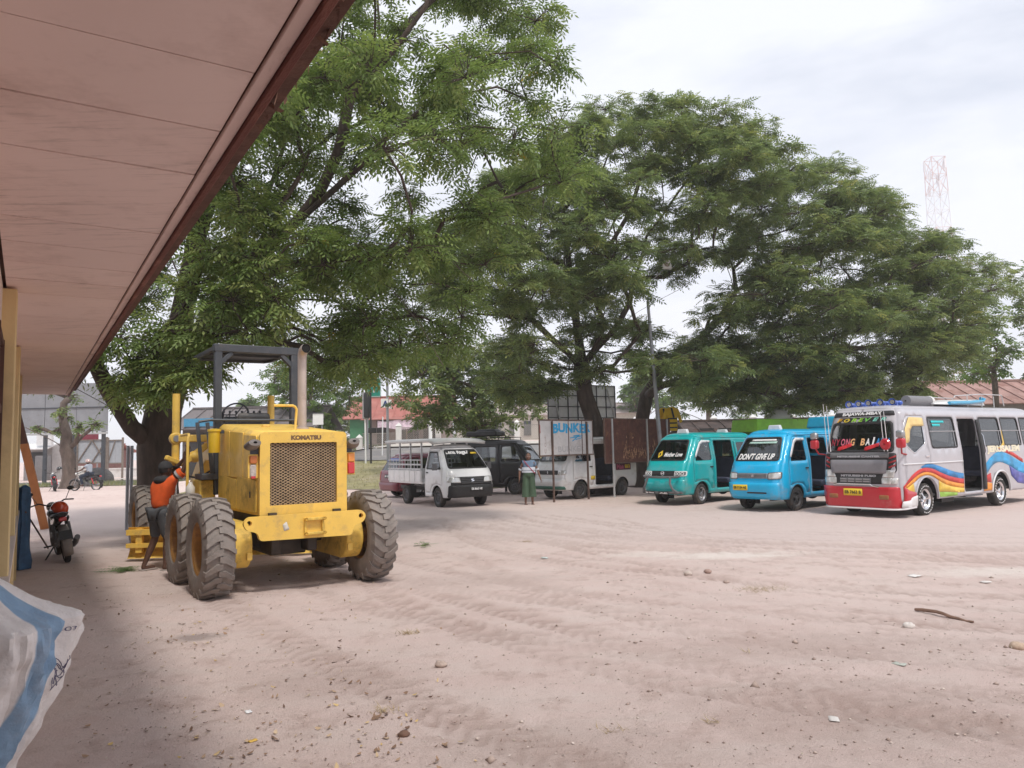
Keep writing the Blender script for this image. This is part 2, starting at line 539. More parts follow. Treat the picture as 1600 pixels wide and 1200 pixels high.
    bp3 = N(nt, 'ShaderNodeBump', Strength=1.0, Distance=0.02); L(noise(62, 8, 0.75), bp3.inputs['Height']); L(bp.outputs[0], bp3.inputs['Normal']); bp = bp3
    bp2 = N(nt, 'ShaderNodeBump', Strength=0.6, Distance=0.006); L(noise(140, 4, 0.7), bp2.inputs['Height']); L(bp.outputs[0], bp2.inputs['Normal'])
    L(bp2.outputs[0], b.inputs['Normal'])
    return m
M_GROUND = ground_material()
ground = link('ground', raw_mesh('ground', gv, gq, M_GROUND, {'track': TRACK_MASK.ravel()}, smooth=True))
tag(ground, 'pinkish sandy earth of the terminal yard with wheel tracks', 'ground', kind='structure')

def sheet(name, label, pts_fn, nu, nv, material, lift):
    vs = []; 
    for j in range(nv + 1):
        for i in range(nu + 1):
            x, yy = pts_fn(i / nu, j / nv)
            vs.append((x, yy, float(terrain(np.array([x]), np.array([yy]))[0]) + lift))
    q = [(j * (nu + 1) + i, j * (nu + 1) + i + 1, (j + 1) * (nu + 1) + i + 1, (j + 1) * (nu + 1) + i) for j in range(nv) for i in range(nu)]
    o = link(name, raw_mesh(name, np.array(vs), np.array(q), material, smooth=True))
    tag(o, label, name.replace('_', ' '), kind='structure')
    return o
M_ASPH = mat('old_asphalt', (0.21, 0.20, 0.195), 0.9, var=0.12, scale=1.2, bump=0.4, bscale=40, dirt=(0.40, 0.33, 0.28), dirt_amt=0.35, dirt_scale=0.6)
M_DRYG = mat('dry_turf', (0.27, 0.245, 0.12), 0.95, var=0.28, scale=2.2, bump=0.8, bscale=22, dirt=(0.42, 0.34, 0.27), dirt_amt=0.35, dirt_scale=0.5)
sheet('road', 'grey asphalt street beyond the grass verge', lambda u, v: (-70 + 160 * u, 47.5 + 7.5 * v), 120, 8, M_ASPH, 0.05)
def verge_pts(u, v):
    x = -15 + 60 * u
    return x, 33.5 + 1.2 * math.sin(x * 0.5) + (13.8 - 1.2 * math.sin(x * 0.5)) * v
sheet('grass_verge', 'dry yellowish grass strip between yard and street', verge_pts, 90, 24, M_DRYG, 0.03)
sheet('pavement', 'pale pavement strip along the far fence', lambda u, v: (-30 + 110 * u, 55.2 + 3.0 * v), 90, 4, mat('pale_paving', (0.50, 0.46, 0.41), 0.9, var=0.15, bump=0.3), 0.14)
def patch_pts(u, v):
    a = 2 * math.pi * u; r = 0.02 + v
    return -24 + 9.5 * r * math.cos(a) * (1 + .15 * math.sin(3 * a)), 49 + 3.0 * r * math.sin(a) * (1 + .2 * math.cos(2 * a))
sheet('grass_patch', 'worn grass patch under the forked tree beyond the building', patch_pts, 40, 6, M_DRYG, 0.045)

# grass blades: stuff
def blades(name, label, n, area, h, wd, material, seed):
    r = np.random.default_rng(seed)
    xy = area(r, n)
    z = terrain(xy[:, 0], xy[:, 1]) + 0.02
    a = r.uniform(0, 2 * np.pi, n); hh = h * r.uniform(0.5, 1.3, n); lean = r.normal(0, 0.35, (n, 2)) * hh[:, None]
    dx = np.cos(a) * wd; dy = np.sin(a) * wd
    v = np.zeros((n, 3, 3))
    v[:, 0] = np.stack([xy[:, 0] - dx, xy[:, 1] - dy, z], 1)
    v[:, 1] = np.stack([xy[:, 0] + dx, xy[:, 1] + dy, z], 1)
    v[:, 2] = np.stack([xy[:, 0] + lean[:, 0], xy[:, 1] + lean[:, 1], z + hh], 1)
    q = np.arange(n * 3).reshape(n, 3)
    o = link(name, raw_mesh(name, v.reshape(-1, 3), q, material, {'rnd': np.repeat(r.uniform(0, 1, n), 3)}))
    return tag(o, label, 'grass', kind='stuff')
# ================================================================== the building with the wide eave
BTH = R(32.7)
EAVE_Z = 3.0
bld = thing('terminal_building', 'cream walled building with a wide pinkish boarded eave and tiled roof', 'building', (0, 0, 0), BTH)
# local axes: x = outwards from the wall, y = along the wall away from the camera
WALL_A = -0.16
M_WALL = mat('cream_plaster', (0.62, 0.47, 0.24), 0.85, var=0.10, scale=2.0, bump=0.12, bscale=30, dirt=(0.34, 0.24, 0.13), dirt_amt=0.25, dirt_scale=1.2)
M_PINKW = mat('pale_plaster', (0.60, 0.50, 0.44), 0.85, var=0.08, scale=2.0, bump=0.1, dirt=(0.36, 0.26, 0.2), dirt_amt=0.2, dirt_scale=1.5)
def soffit_mat():
    m, nt, b = new_mat('soffit_paint')
    L = nt.links.new
    tc = N(nt, 'ShaderNodeTexCoord'); ge = N(nt, 'ShaderNodeNewGeometry')
    oi = N(nt, 'ShaderNodeObjectInfo')
    def noise(sc, st, det=6.0, ro=0.6):
        mp = N(nt, 'ShaderNodeMapping'); mp.inputs['Scale'].default_value = st
        L(ge.outputs['Position'], mp.inputs[0])
        mp.inputs['Rotation'].default_value = (0, 0, -BTH)
        n = N(nt, 'ShaderNodeTexNoise', Scale=sc, Detail=det, Roughness=ro); L(mp.outputs[0], n.inputs['Vector']); return n.outputs['Fac']
    def rng(f, a, c, lo=0.0, hi=1.0):
        r = N(nt, 'ShaderNodeMapRange'); r.inputs[1].default_value = a; r.inputs[2].default_value = c
        r.inputs[3].default_value = lo; r.inputs[4].default_value = hi; L(f, r.inputs[0]); return r.outputs[0]
    def mix(f, c1, c2):
        x = N(nt, 'ShaderNodeMix', data_type='RGBA'); L(f, x.inputs[0])
        for i, c in ((6, c1), (7, c2)):
            if isinstance(c, tuple): x.inputs[i].default_value = c + (1,)
            else: L(c, x.inputs[i])
        return x.outputs[2]
    c = mix(rng(noise(0.9, (1, 1, 1)), 0.3, 0.7), (0.86, 0.685, 0.64), (0.90, 0.73, 0.685))
    c = mix(rng(oi.outputs['Random'], 0, 1, 0, 0.35), c, (0.70, 0.53, 0.49))
    c = mix(rng(noise(1.5, (1, 1, 1), 8, 0.7), 0.54, 0.74, 0, 0.6), c, (0.52, 0.37, 0.33))
    # streaky wear along the boards, stronger in patches further along the building
    pat = rng(noise(0.35, (1, 1, 1), 2), 0.46, 0.62)
    st = rng(noise(7.0, (0.35, 3.2, 1), 8, 0.75), 0.52, 0.72)
    mu = N(nt, 'ShaderNodeMath', operation='MULTIPLY'); L(pat, mu.inputs[0]); L(st, mu.inputs[1])
    mu2 = N(nt, 'ShaderNodeMath', operation='MULTIPLY'); L(mu.outputs[0], mu2.inputs[0]); mu2.inputs[1].default_value = 0.75
    c = mix(mu2.outputs[0], c, (0.27, 0.185, 0.155))
    L(c, b.inputs['Base Color'])
    b.inputs['Roughness'].default_value = 0.75
    bp = N(nt, 'ShaderNodeBump', Strength=0.25, Distance=0.01); L(noise(9, (0.4, 2.0, 1), 6), bp.inputs['Height']); L(bp.outputs[0], b.inputs['Normal'])
    return m
M_SOFF = soffit_mat()
M_REDW = mat('red_brown_timber', (0.14, 0.04, 0.03), 0.7, var=0.3, scale=5, bump=0.3, bscale=50, dirt=(0.42, 0.24, 0.18), dirt_amt=0.25, dirt_scale=5, stretch=(1, 0.25, 1))
M_TILE = mat('clay_tile', (0.12, 0.06, 0.045), 0.85, var=0.35, scale=9, bump=0.3, bscale=40, dirt=(0.10, 0.06, 0.05), dirt_amt=0.4)
M_DARKW = mat('dark_timber', (0.085, 0.035, 0.025), 0.7, var=0.3, scale=6, bump=0.2)
# wall with pillars, windows recessed between them
wall = MB()
B0, B1 = -4.0, 17.3
wall.box((WALL_A - 0.12, (B0 + B1) / 2, 0.45), (0.2, B1 - B0, 0.9))
wall.box((WALL_A - 0.12, (B0 + B1) / 2, 2.8), (0.2, B1 - B0, 0.4))
bays = [(-4.0, 0.0), (0.35, 3.3), (3.65, 6.45), (6.8, 9.8), (10.15, 13.2), (13.55, 16.9)]
for k, (a, c) in enumerate(bays):
    nxt = bays[k + 1][0] if k + 1 < len(bays) else B1
    wall.box((WALL_A - 0.12, (c + nxt) / 2, 1.75), (0.2, nxt - c, 1.7))
wall.box((WALL_A - 3.2, B1 - 0.1, 1.5), (5.96, 0.2, 3.0))
wall.box((WALL_A - 3.2, B0 + 0.1, 1.5), (5.96, 0.2, 3.0))
wall.build('wall', M_PINKW, bld)
for (a, c) in bays[2:-1]:
    nxt = [q[0] for q in bays if q[0] > c][0]
    MB().box((WALL_A + 0.0, (c + nxt) / 2, 1.49), (0.14, nxt - c - 0.02, 2.98)).build('pillar', M_WALL, bld, bevel=0.008)
for (a, c) in bays:
    fr = MB()
    xw = WALL_A - 0.03
    for yy in np.linspace(a + 0.03, c - 0.03, 4):
        fr.box((xw, yy, 1.75), (0.07, 0.055, 1.69))
    for zz in (0.93, 2.1, 2.57):
        fr.box((xw, (a + c) / 2, zz), (0.06, c - a - 0.002, 0.05))
    w = fr.build('window', M_DARKW, bld)
    g = MB()
    for k in range(3):
        y0 = a + 0.06 + (c - a - 0.12) / 3 * k
        g.box((xw - 0.01, y0 + (c - a - 0.12) / 6, 1.5), (0.006, (c - a - 0.12) / 3 - 0.06, 1.1))
    g.build('pane', glass_mat('house_glass', (0.18, 0.2, 0.2)), w)
MB().box((WALL_A + 0.015, 8.0, 0.91), (0.13, 18.5, 0.05)).build('window_sill', M_PINKW, bld)
# soffit boards: each board a piece of its own
bw = 0.53
k = 0
bme = MB().box((0, 0, 0), (0.60 - WALL_A - 0.004, bw - 0.011, 0.018)).mesh('soffit_board', M_SOFF)
yb = 2.99 - bw * 13
while yb < B1 - 0.02:
    o = link('soffit_board', bme, bld, ((0.60 + WALL_A) / 2, yb + bw / 2, EAVE_Z + 0.009 + random.uniform(-0.0015, 0.003)),
             (random.uniform(-.004, .004), random.uniform(-.003, .003), random.uniform(-.002, .002)))
    yb += bw
MB().box((0.1, (yb + 2.99 - bw * 13) / 2, EAVE_Z + 0.045), (0.7, yb - 2.99 + bw * 13 + .1, 0.04)).build('soffit_joist', M_DARKW, bld)
ymin = 2.99 - bw * 13
Ly = B1 + 0.05 - ymin; yc = (B1 + 0.05 + ymin) / 2
MB().box((0.628, yc, EAVE_Z - 0.002), (0.044, Ly, 0.022)).build('trim_board', mat('trim_paint', (0.76, 0.585, 0.54), 0.75, var=0.1, scale=4, dirt=(0.25, 0.10, 0.08), dirt_amt=0.3, dirt_scale=7, stretch=(1, .3, 1)), bld, bevel=0.003)
MB().box((0.667, yc, EAVE_Z + 0.045), (0.028, Ly, 0.15)).build('fascia_board', M_REDW, bld, bevel=0.003)
# roof: sloping slab with a row of pan tiles ending along the eave
sl = R(24)
def roofp(a, b_, h):      # a from eave edge inwards
    return (0.805 - a * math.cos(sl) - h * math.sin(sl) * 0, b_, EAVE_Z + 0.10 + a * math.sin(sl) + h)
rs = MB()
rs.add([roofp(0.05, ymin, 0.0), roofp(0.05, B1 + .1, 0.0), roofp(4.2, B1 + .1, 0.0), roofp(4.2, ymin, 0.0),
        roofp(0.05, ymin, 0.05), roofp(0.05, B1 + .1, 0.05), roofp(4.2, B1 + .1, 0.05), roofp(4.2, ymin, 0.05)],
       [(0, 1, 2, 3), (4, 7, 6, 5), (0, 4, 5, 1), (1, 5, 6, 2), (2, 6, 7, 3), (3, 7, 4, 0)])
roof = rs.build('roof', M_TILE, bld)
rs2 = MB()
rs2.add([(-3.06, ymin, EAVE_Z + 1.79), (-3.06, B1 + .1, EAVE_Z + 1.79), (-6.9, B1 + .1, EAVE_Z + .05), (-6.9, ymin, EAVE_Z + .05)], [(0, 1, 2, 3)])
rs2.build('roof_back', M_TILE, bld)
MB().box((0.735, yc, EAVE_Z + 0.095), (0.10, Ly, 0.02)).build('eave_batten', M_TILE, roof)
# one tile (curved pan), shared by the eave rows
tm = MB()
tw, tl = 0.215, 0.36
npt = 8
for j in (0, 1):
    for i in range(npt + 1):
        t = i / npt
        h = 0.020 * math.sin(t * 2 * math.pi) + 0.022
        for th in (0, 0.013):
            p = roofp(j * tl, -tw / 2 + tw * t, 0.055 + h + th + (0.02 if j == 0 else 0))
            tm.v.append((p[0] - 0.805, p[1], p[2] - EAVE_Z - 0.10))
n2 = (npt + 1) * 2
for i in range(npt):
    a = i * 2
    tm.f += [(a, a + 2, n2 + a + 2, n2 + a), (a + 1, n2 + a + 1, n2 + a + 3, a + 3), (a, a + 1, a + 3, a + 2), (n2 + a, n2 + a + 2, n2 + a + 3, n2 + a + 1)]
tme = tm.mesh('tile', M_TILE, smooth=50)
yt = 1.2; tn = 0
while yt < B1 and tn < 110:
    for row in (0, 1):
        a = row * 0.30
        p = roofp(a, yt, 0.0)
        o = link('tile', tme, roof, (p[0] + random.uniform(-.012, .012), yt, p[2] - 0.02), (0, random.uniform(-.03, .03), random.uniform(-.03, .03)))
    yt += tw * 0.985; tn += 1
# broken rendering and dry debris caught at the eave edge
dm = MB()
rr = random.Random(4)
for k in range(60):
    yb = rr.uniform(1.85, 3.05)
    x = 0.715 + rr.uniform(0, 0.07)
    z = EAVE_Z + rr.uniform(0.09, 0.17)
    d = Vector((rr.uniform(-.01, .05), rr.uniform(-.10, .12), rr.uniform(-.045, .0)))
    w = rr.uniform(.008, .03)
    c = Vector((x, yb, z)); sd = Vector((rr.uniform(-.3, .3), 1, rr.uniform(-.6, .6))).normalized() * w
    dm.add([c - sd, c + sd, c + d + sd * .7, c + d - sd * .7], [(0, 1, 2, 3)])
deb = dm.build('dry_debris', mat('dry_debris', (0.26, 0.155, 0.11), 0.9, var=0.35, scale=20), None)
deb.rotation_euler = (0, 0, BTH)
tag(deb, 'dry leaf and plaster debris caught along the tile edge of the eave', 'debris')
# ================================================================== trees
def leaf_material(name, stops, transl=0.42, rough=0.45):
    m, nt, b = new_mat(name)
    L = nt.links.new
    at = N(nt, 'ShaderNodeAttribute'); at.attribute_name = 'rnd'
    cr = N(nt, 'ShaderNodeValToRGB')
    el = cr.color_ramp.elements
    el[0].position = stops[0][0]; el[0].color = stops[0][1] + (1,)
    el[1].position = stops[-1][0]; el[1].color = stops[-1][1] + (1,)
    for p, c in stops[1:-1]:
        e = el.new(p); e.color = c + (1,)
    L(at.outputs['Fac'], cr.inputs[0])
    L(cr.outputs[0], b.inputs['Base Color'])
    b.inputs['Roughness'].default_value = rough
    b.inputs['Specular IOR Level'].default_value = 0.4
    tr = N(nt, 'ShaderNodeBsdfTranslucent')
    hs = N(nt, 'ShaderNodeHueSaturation'); hs.inputs['Hue'].default_value = 0.485; hs.inputs['Saturation'].default_value = 1.1; hs.inputs['Value'].default_value = 1.35
    L(cr.outputs[0], hs.inputs['Color']); L(hs.outputs[0], tr.inputs[0])
    mx = N(nt, 'ShaderNodeMixShader'); mx.inputs[0].default_value = transl
    L(b.outputs[0], mx.inputs[1]); L(tr.outputs[0], mx.inputs[2])
    L(mx.outputs[0], nt.nodes['Material Output'].inputs[0])
    return m
M_LEAF_A = leaf_material('leaf_broad', [(0.0, (0.085, 0.135, 0.045)), (0.35, (0.14, 0.215, 0.065)), (0.75, (0.22, 0.30, 0.095)), (0.965, (0.31, 0.36, 0.13)), (0.975, (0.42, 0.30, 0.03)), (1.0, (0.48, 0.33, 0.04))])
M_LEAF_B = leaf_material('leaf_feathery', [(0.0, (0.095, 0.14, 0.062)), (0.45, (0.16, 0.225, 0.085)), (0.85, (0.25, 0.305, 0.105)), (1.0, (0.34, 0.35, 0.12))])
M_LEAF_C = leaf_material('leaf_pale', [(0.0, (0.07, 0.135, 0.035)), (0.6, (0.13, 0.22, 0.05)), (1.0, (0.24, 0.30, 0.10))])
M_BARK = mat('bark', (0.115, 0.085, 0.070), 0.95, var=0.40, scale=5, bump=1.0, bscale=16, dirt=(0.20, 0.165, 0.14), dirt_amt=0.35, dirt_scale=4, stretch=(1, 1, 0.35))
M_BARK2 = mat('bark_dark', (0.075, 0.055, 0.045), 0.95, var=0.40, scale=5, bump=1.0, bscale=16, dirt=(0.14, 0.11, 0.09), dirt_amt=0.3, dirt_scale=4, stretch=(1, 1, 0.35))

def frond(pairs, length, ll, lw, droop=0.25, ang=60, term=True):
    """pinnate leaf: list of quads (k,4,3), midrib along +x"""
    out = []
    a = R(ang)
    for i in range(pairs):
        t = (i + 0.6) / (pairs + 0.3)
        x = t * length; z = -droop * length * t * t
        sz = 1.0 - 0.35 * abs(t - 0.45)
        for s in (-1, 1):
            d = np.array([math.cos(a), s * math.sin(a), -0.35]); d /= np.linalg.norm(d)
            w = np.array([math.sin(a), -s * math.cos(a), 0.0])
            o = np.array([x, 0, z])
            out.append([o, o + d * ll * sz * .5 + w * lw * .5, o + d * ll * sz, o + d * ll * sz * .5 - w * lw * .5])
    if term:
        o = np.array([length, 0, -droop * length]); d = np.array([.85, 0, -.5]); w = np.array([0, 1, 0])
        out.append([o, o + d * ll * .5 + w * lw * .5, o + d * ll, o + d * ll * .5 - w * lw * .5])
    return np.array(out)

def in_poly(x, y, poly):
    c = False; n = len(poly); j = n - 1
    for i in range(n):
        xi, yi = poly[i]; xj, yj = poly[j]
        if (yi > y) != (yj > y) and x < (xj - xi) * (y - yi) / (yj - yi) + xi: c = not c
        j = i
    return c
def edge_dist(x, y, poly):
    b = 1e9
    for i in range(len(poly)):
        ax, ay = poly[i - 1]; bx, by = poly[i]
        dx, dy = bx - ax, by - ay
        t = max(0, min(1, ((x - ax) * dx + (y - ay) * dy) / (dx * dx + dy * dy + 1e-9)))
        b = min(b, math.hypot(x - ax - t * dx, y - ay - t * dy))
    return b

def pads_from_outline(poly, depth, thick, n, rpx, holes=(), seed=1, minsep=0.6, dens=None):
    """spread crown pads through the volume whose silhouette is the outline"""
    r = random.Random(seed)
    xs = [p[0] for p in poly]; ys = [p[1] for p in poly]
    emax = 0.45 * min(max(xs) - min(xs), max(ys) - min(ys))
    pads = []; tries = 0
    while len(pads) < n and tries < n * 60:
        tries += 1
        x = r.uniform(min(xs), max(xs)); y = r.uniform(min(ys), max(ys))
        if not in_poly(x, y, poly): continue
        if dens and r.random() > dens(x, y): continue
        if any(math.hypot(x - hx, (y - hy)) < hr for hx, hy, hr in holes): continue
        e = edge_dist(x, y, poly)
        if e < rpx * 0.35: continue
        hw = thick * math.sqrt(max(0.05, 1 - (1 - min(1, e / emax)) ** 2))
        yy = depth + r.uniform(-hw, hw)
        c = P(x, y, yy)
        rad = rpx * r.uniform(0.75, 1.25) * depth / FPX
        if any((c - q[0]).length < minsep * (rad + q[1]) * 0.5 for q in pads): continue
        pads.append((c, rad))
    return pads

def grow_tree(name, label, limbs, pads, trunk_r, leafmat, barkmat, tmpl, tips_per_pad, fronds_per_tip, flat=0.6,
              seed=1, droop=0.25, tip_up=0.15, group=None, cat='tree', rnd_bias=0.0, spread=1.0, min_twig=0.008, base_flare=1.5):
    """limbs: list of polylines (lists of points), the first is the trunk from the ground up"""
    r = random.Random(seed); g = np.random.default_rng(seed)
    base = Vector(limbs[0][0])
    pos = []; par = []; plen = []
    def addnode(p, pa):
        pos.append(Vector(p)); par.append(pa)
        plen.append(0.0 if pa < 0 else plen[pa] + (Vector(p) - pos[pa]).length)
        return len(pos) - 1
    for li, pl in enumerate(limbs):
        pl = [Vector(p) for p in pl]
        if li == 0:
            k = addnode(pl[0], -1); start = 1
        else:
            k = min(range(len(pos)), key=lambda i: (pos[i] - pl[0]).length); start = 1 if (pos[k] - pl[0]).length < 0.5 else 0
        for p in pl[start:]:
            d = p - pos[k]; m = max(1, int(d.length / 0.8))
            a = pos[k].copy(); kk = k
            for s in range(1, m + 1):
                q = a + d * s / m
                if s < m: q = q + Vector((r.gauss(0, .05), r.gauss(0, .05), r.gauss(0, .05)))
                kk = addnode(q, kk)
            k = kk
    ntr = len(pos)
    fork = pos[min(len(limbs[0]) - 1, ntr - 1)]
    order = sorted(pads, key=lambda q: (q[0] - fork).length)
    tips = []
    lowest = base.z + 0.35 * (Vector(limbs[0][-1]).z - base.z)
    for c, rad, *pb_ in order:
        best = None; bc = 1e9
        for i in range(len(pos)):
            if pos[i].z < lowest: continue
            d = (pos[i] - c).length
            up = max(0, pos[i].z - c.z)
            cost = d + 0.22 * plen[i] + 0.4 * up
            if cost < bc: bc = cost; best = i
        if best is None: best = ntr - 1
        a = pos[best].copy(); d = c - a; m = max(2, int(d.length / 0.55)); kk = best
        side = Vector((r.gauss(0, 1), r.gauss(0, 1), r.gauss(0, .6))) * 0.10 * d.length
        for s in range(1, m + 1):
            t = s / m
            q = a + d * t + side * math.sin(math.pi * t) + Vector((0, 0, 0.10 * d.length * math.sin(math.pi * t)))
            if s < m: q += Vector((r.gauss(0, .04), r.gauss(0, .04), r.gauss(0, .04)))
            kk = addnode(q, kk)
        for j in range(tips_per_pad):
            th = r.uniform(0, 2 * math.pi); zz = r.uniform(-0.55, 1.0)
            rr = (1 - zz * zz) ** 0.5 * r.uniform(0.75, 1.05) if abs(zz) < 1 else 0
            sc = r.uniform(0.45, 1.0) ** 0.6
            off = Vector((rr * math.cos(th) * rad, rr * math.sin(th) * rad, zz * rad * flat)) * sc * spread
            tip = c + off
            mid = c + off * 0.5 + Vector((r.gauss(0, .05), r.gauss(0, .05), 0.06))
            k2 = addnode(tip, addnode(mid, kk))
            tips.append((tip, (off.normalized() if off.length > 1e-6 else Vector((0, 0, 1))), pb_[0] if pb_ else 0.0))
    n = len(pos)
    cnt = [0] * n; child = [[] for _ in range(n)]
    for i in range(n - 1, -1, -1):
        if not child[i]: cnt[i] = 1
        if par[i] >= 0:
            cnt[par[i]] += cnt[i]; child[par[i]].append(i)
    total = cnt[0]
    rad_ = [max(min_twig, trunk_r * (c / total) ** 0.58) for c in cnt]
    # chains
    mb = MB()
    stack = [(0, None)]
    while stack:
        i, pa = stack.pop()
        path = []; rs = []
        if pa is not None:
            path.append(pos[pa] - base); rs.append(min(rad_[pa], rad_[i] * 1.25))
        j = i
        while True:
            path.append(pos[j] - base); rs.append(rad_[j])
            if not child[j]: break
            ch = sorted(child[j], key=lambda q: -cnt[q])
            for o in ch[1:]: stack.append((o, j))
            j = ch[0]
        if i == 0:
            # root flare
            path = [path[0] - Vector((0, 0, 0.25))] + [path[0] + Vector((0, 0, 0.05))] + [path[0] * 0.5 + path[1] * 0.5] + path[1:]
            rs = [rs[0] * base_flare * 1.15, rs[0] * base_flare, rs[0] * (1 + (base_flare - 1) * .35)] + rs[1:]
        big = rs[0]
        ns = 12 if big > 0.25 else (8 if big > 0.08 else (5 if big > 0.03 else 3))
        if len(path) > 1: mb.tube(path, rs, ns, cap=(ns > 5))
    root = thing(name, label, cat, base, 0, group)
    # organic bumps on the trunk and limbs
    me = bpy.data.meshes.new('trunk')
    vv = np.array(mb.v)
    rb = 0.05 * np.clip(1 - vv[:, 2] / 5.0, 0.05, 1)
    vv[:, 0] += rb * 1.6 * vnoise(vv[:, 1] * 2.3 + 7, vv[:, 2] * 1.5, seed) + rb * vnoise(vv[:, 0] * 6 + 7, vv[:, 2] * 3.5, seed)
    vv[:, 1] += rb * 1.6 * vnoise(vv[:, 0] * 2.3 + 3, vv[:, 2] * 1.5, seed + 5)
    me.from_pydata([tuple(p) for p in vv], [], mb.f)
    me.materials.append(barkmat)
    me.polygons.foreach_set('use_smooth', [True] * len(me.polygons))
    link('trunk', me, root)
    # leaves
    T = len(tips)
    tp = np.array([list(t[0] - base) for t in tips]); td = np.array([list(t[1]) for t in tips])
    m = fronds_per_tip
    F = T * m
    org = np.repeat(tp, m, 0) - np.repeat(td, m, 0) * (g.uniform(0, 0.32, F)[:, None]) + g.normal(0, 0.05, (F, 3))
    th = g.uniform(0, 2 * np.pi, F)
    d = np.stack([np.cos(th), np.sin(th), np.full(F, tip_up)], 1) + np.repeat(td, m, 0) * 0.75 + g.normal(0, 0.22, (F, 3))
    d[:, 2] -= droop
    d /= np.linalg.norm(d, axis=1, keepdims=True)
    up = np.tile(np.array([0, 0, 1.0]), (F, 1)) + g.normal(0, 0.35, (F, 3))
    yv = np.cross(up, d); yv /= np.linalg.norm(yv, axis=1, keepdims=True) + 1e-9
    zv = np.cross(d, yv)
    Rm = np.stack([d, yv, zv], 2)                                   # columns
    sc = g.uniform(0.7, 1.25, F)
    K = tmpl.shape[0]
    tv = tmpl.reshape(-1, 3)
    V = np.einsum('fij,kj->fki', Rm, tv) * sc[:, None, None] + org[:, None, :]
    V = V.reshape(-1, 3)
    Q = np.arange(F * K * 4).reshape(-1, 4)
    padr = np.repeat(g.uniform(0, 1, T) + np.array([t[2] for t in tips]) * 2, m)  # pad bias paints the sunlit-looking sprays in lighter leaf colour
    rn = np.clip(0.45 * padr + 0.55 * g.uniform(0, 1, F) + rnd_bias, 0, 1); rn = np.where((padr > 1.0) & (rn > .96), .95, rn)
    link('crown', raw_mesh('crown', V, Q, leafmat, {'rnd': np.repeat(rn, K * 4)}), root)
    return root

def pline(pts, dflt):
    return [P(p[0], p[1], p[2] if len(p) > 2 else dflt) for p in pts]
def trunk_line(px, y, pts):
    """trunk standing on the ground at pixel column px and distance y"""
    b = P(px, 700, y); gzv = float(terrain(np.array([b.x]), np.array([y]))[0])
    return [Vector((b.x, y, gzv))] + pline(pts, y)

# --- big broad-leaved tree beside the grader
F_A = frond(4, 0.34, 0.135, 0.044, 0.22, 58)
limbs = [
    trunk_line(250, 17.5, [(247, 760), (248, 700), (256, 640), (268, 590)]),
    pline([(246, 690, 17.4), (205, 668, 17.0), (165, 632, 16.6), (120, 608, 16.0), (40, 560, 15.5), (-60, 470, 15)], 17),
    pline([(200, 664, 17.0), (170, 610, 16.4), (150, 570, 16), (170, 500, 15.6)], 17),
    pline([(262, 610, 17.4), (330, 490, 16.8), (420, 385, 16.3), (500, 300, 15.8), (530, 235, 15.6), (547, 150, 15.3), (605, 92, 15), (665, 10, 14.8), (700, -90, 14.6), (720, -220, 14.5)], 16),
    pline([(440, 365, 16.2), (560, 262, 15.4), (650, 217, 15), (740, 197, 14.6), (805, 203, 14.4)], 15),
    pline([(575, 250, 15.3), (655, 175, 14.9), (730, 92, 14.6), (770, 84, 14.4)], 15),
    pline([(547, 150, 15.3), (595, 85, 15.6), (590, 0, 15.8), (560, -120, 16)], 15),
    pline([(268, 590, 17.4), (300, 420, 17.2), (340, 250, 17), (360, 80, 17), (370, -100, 17), (380, -260, 17)], 17),
    pline([(330, 490, 16.8), (420, 430, 15.4), (480, 405, 14.6), (560, 418, 13.8), (610, 450, 13.4), (655, 505, 13.1), (692, 572, 12.9)], 15),
    pline([(500, 405, 14.4), (590, 380, 13.9), (690, 395, 13.6), (740, 440, 13.4)], 15),
    pline([(300, 540, 17), (350, 470, 14.6), (370, 430, 13.6), (380, 400, 13)], 15),
    pline([(340, 420, 17.5), (420, 300, 19), (470, 150, 20), (500, 0, 20.5)], 19),
    pline([(300, 520, 17.4), (420, 480, 19), (520, 470, 20), (620, 500, 20.5)], 19),
]
outA = [(20, 200), (40, 560), (150, 615), (230, 640), (305, 605), (345, 545), (430, 545), (480, 585), (560, 600), (640, 575), (710, 560), (745, 500), (770, 430), (790, 375), (870, 335), (905, 270), (908, 200), (885, 120), (865, 40), (890, -60), (860, -220), (700, -360), (350, -420), (60, -320)]
holesA = [(515, 235, 26), (480, 180, 22), (600, 330, 24), (560, 360, 20), (540, 470, 24), (690, 345, 26), (585, 40, 16), (700, 620, 40), (640, 410, 20), (470, 480, 18)]
padsA = pads_from_outline(outA, 16.3, 4.6, 275, 45, holesA, seed=11, minsep=0.55, dens=lambda x, y: 1.0 if y > -60 else 0.35)
# low sprays in front of the trunk, leaf colour lightened as if sunlit
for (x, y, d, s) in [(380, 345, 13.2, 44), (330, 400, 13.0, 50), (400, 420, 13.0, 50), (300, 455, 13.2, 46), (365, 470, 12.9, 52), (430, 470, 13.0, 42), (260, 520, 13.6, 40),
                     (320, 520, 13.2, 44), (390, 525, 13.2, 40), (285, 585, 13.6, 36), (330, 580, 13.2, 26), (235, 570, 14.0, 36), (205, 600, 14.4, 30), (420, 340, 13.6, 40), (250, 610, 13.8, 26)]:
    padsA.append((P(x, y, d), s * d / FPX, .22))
for (x, y, d, s) in [(455, 560, 20, 38), (500, 590, 20.5, 38), (545, 560, 20, 40), (590, 585, 21, 38), (630, 555, 20.5, 40), (670, 540, 20, 38), (560, 520, 20, 42), (610, 515, 20.5, 42), (480, 520, 19.5, 40), (520, 545, 21, 38), (700, 510, 20, 36), (640, 490, 20, 40)]:
    padsA.append((P(x, y, d), s * d / FPX))
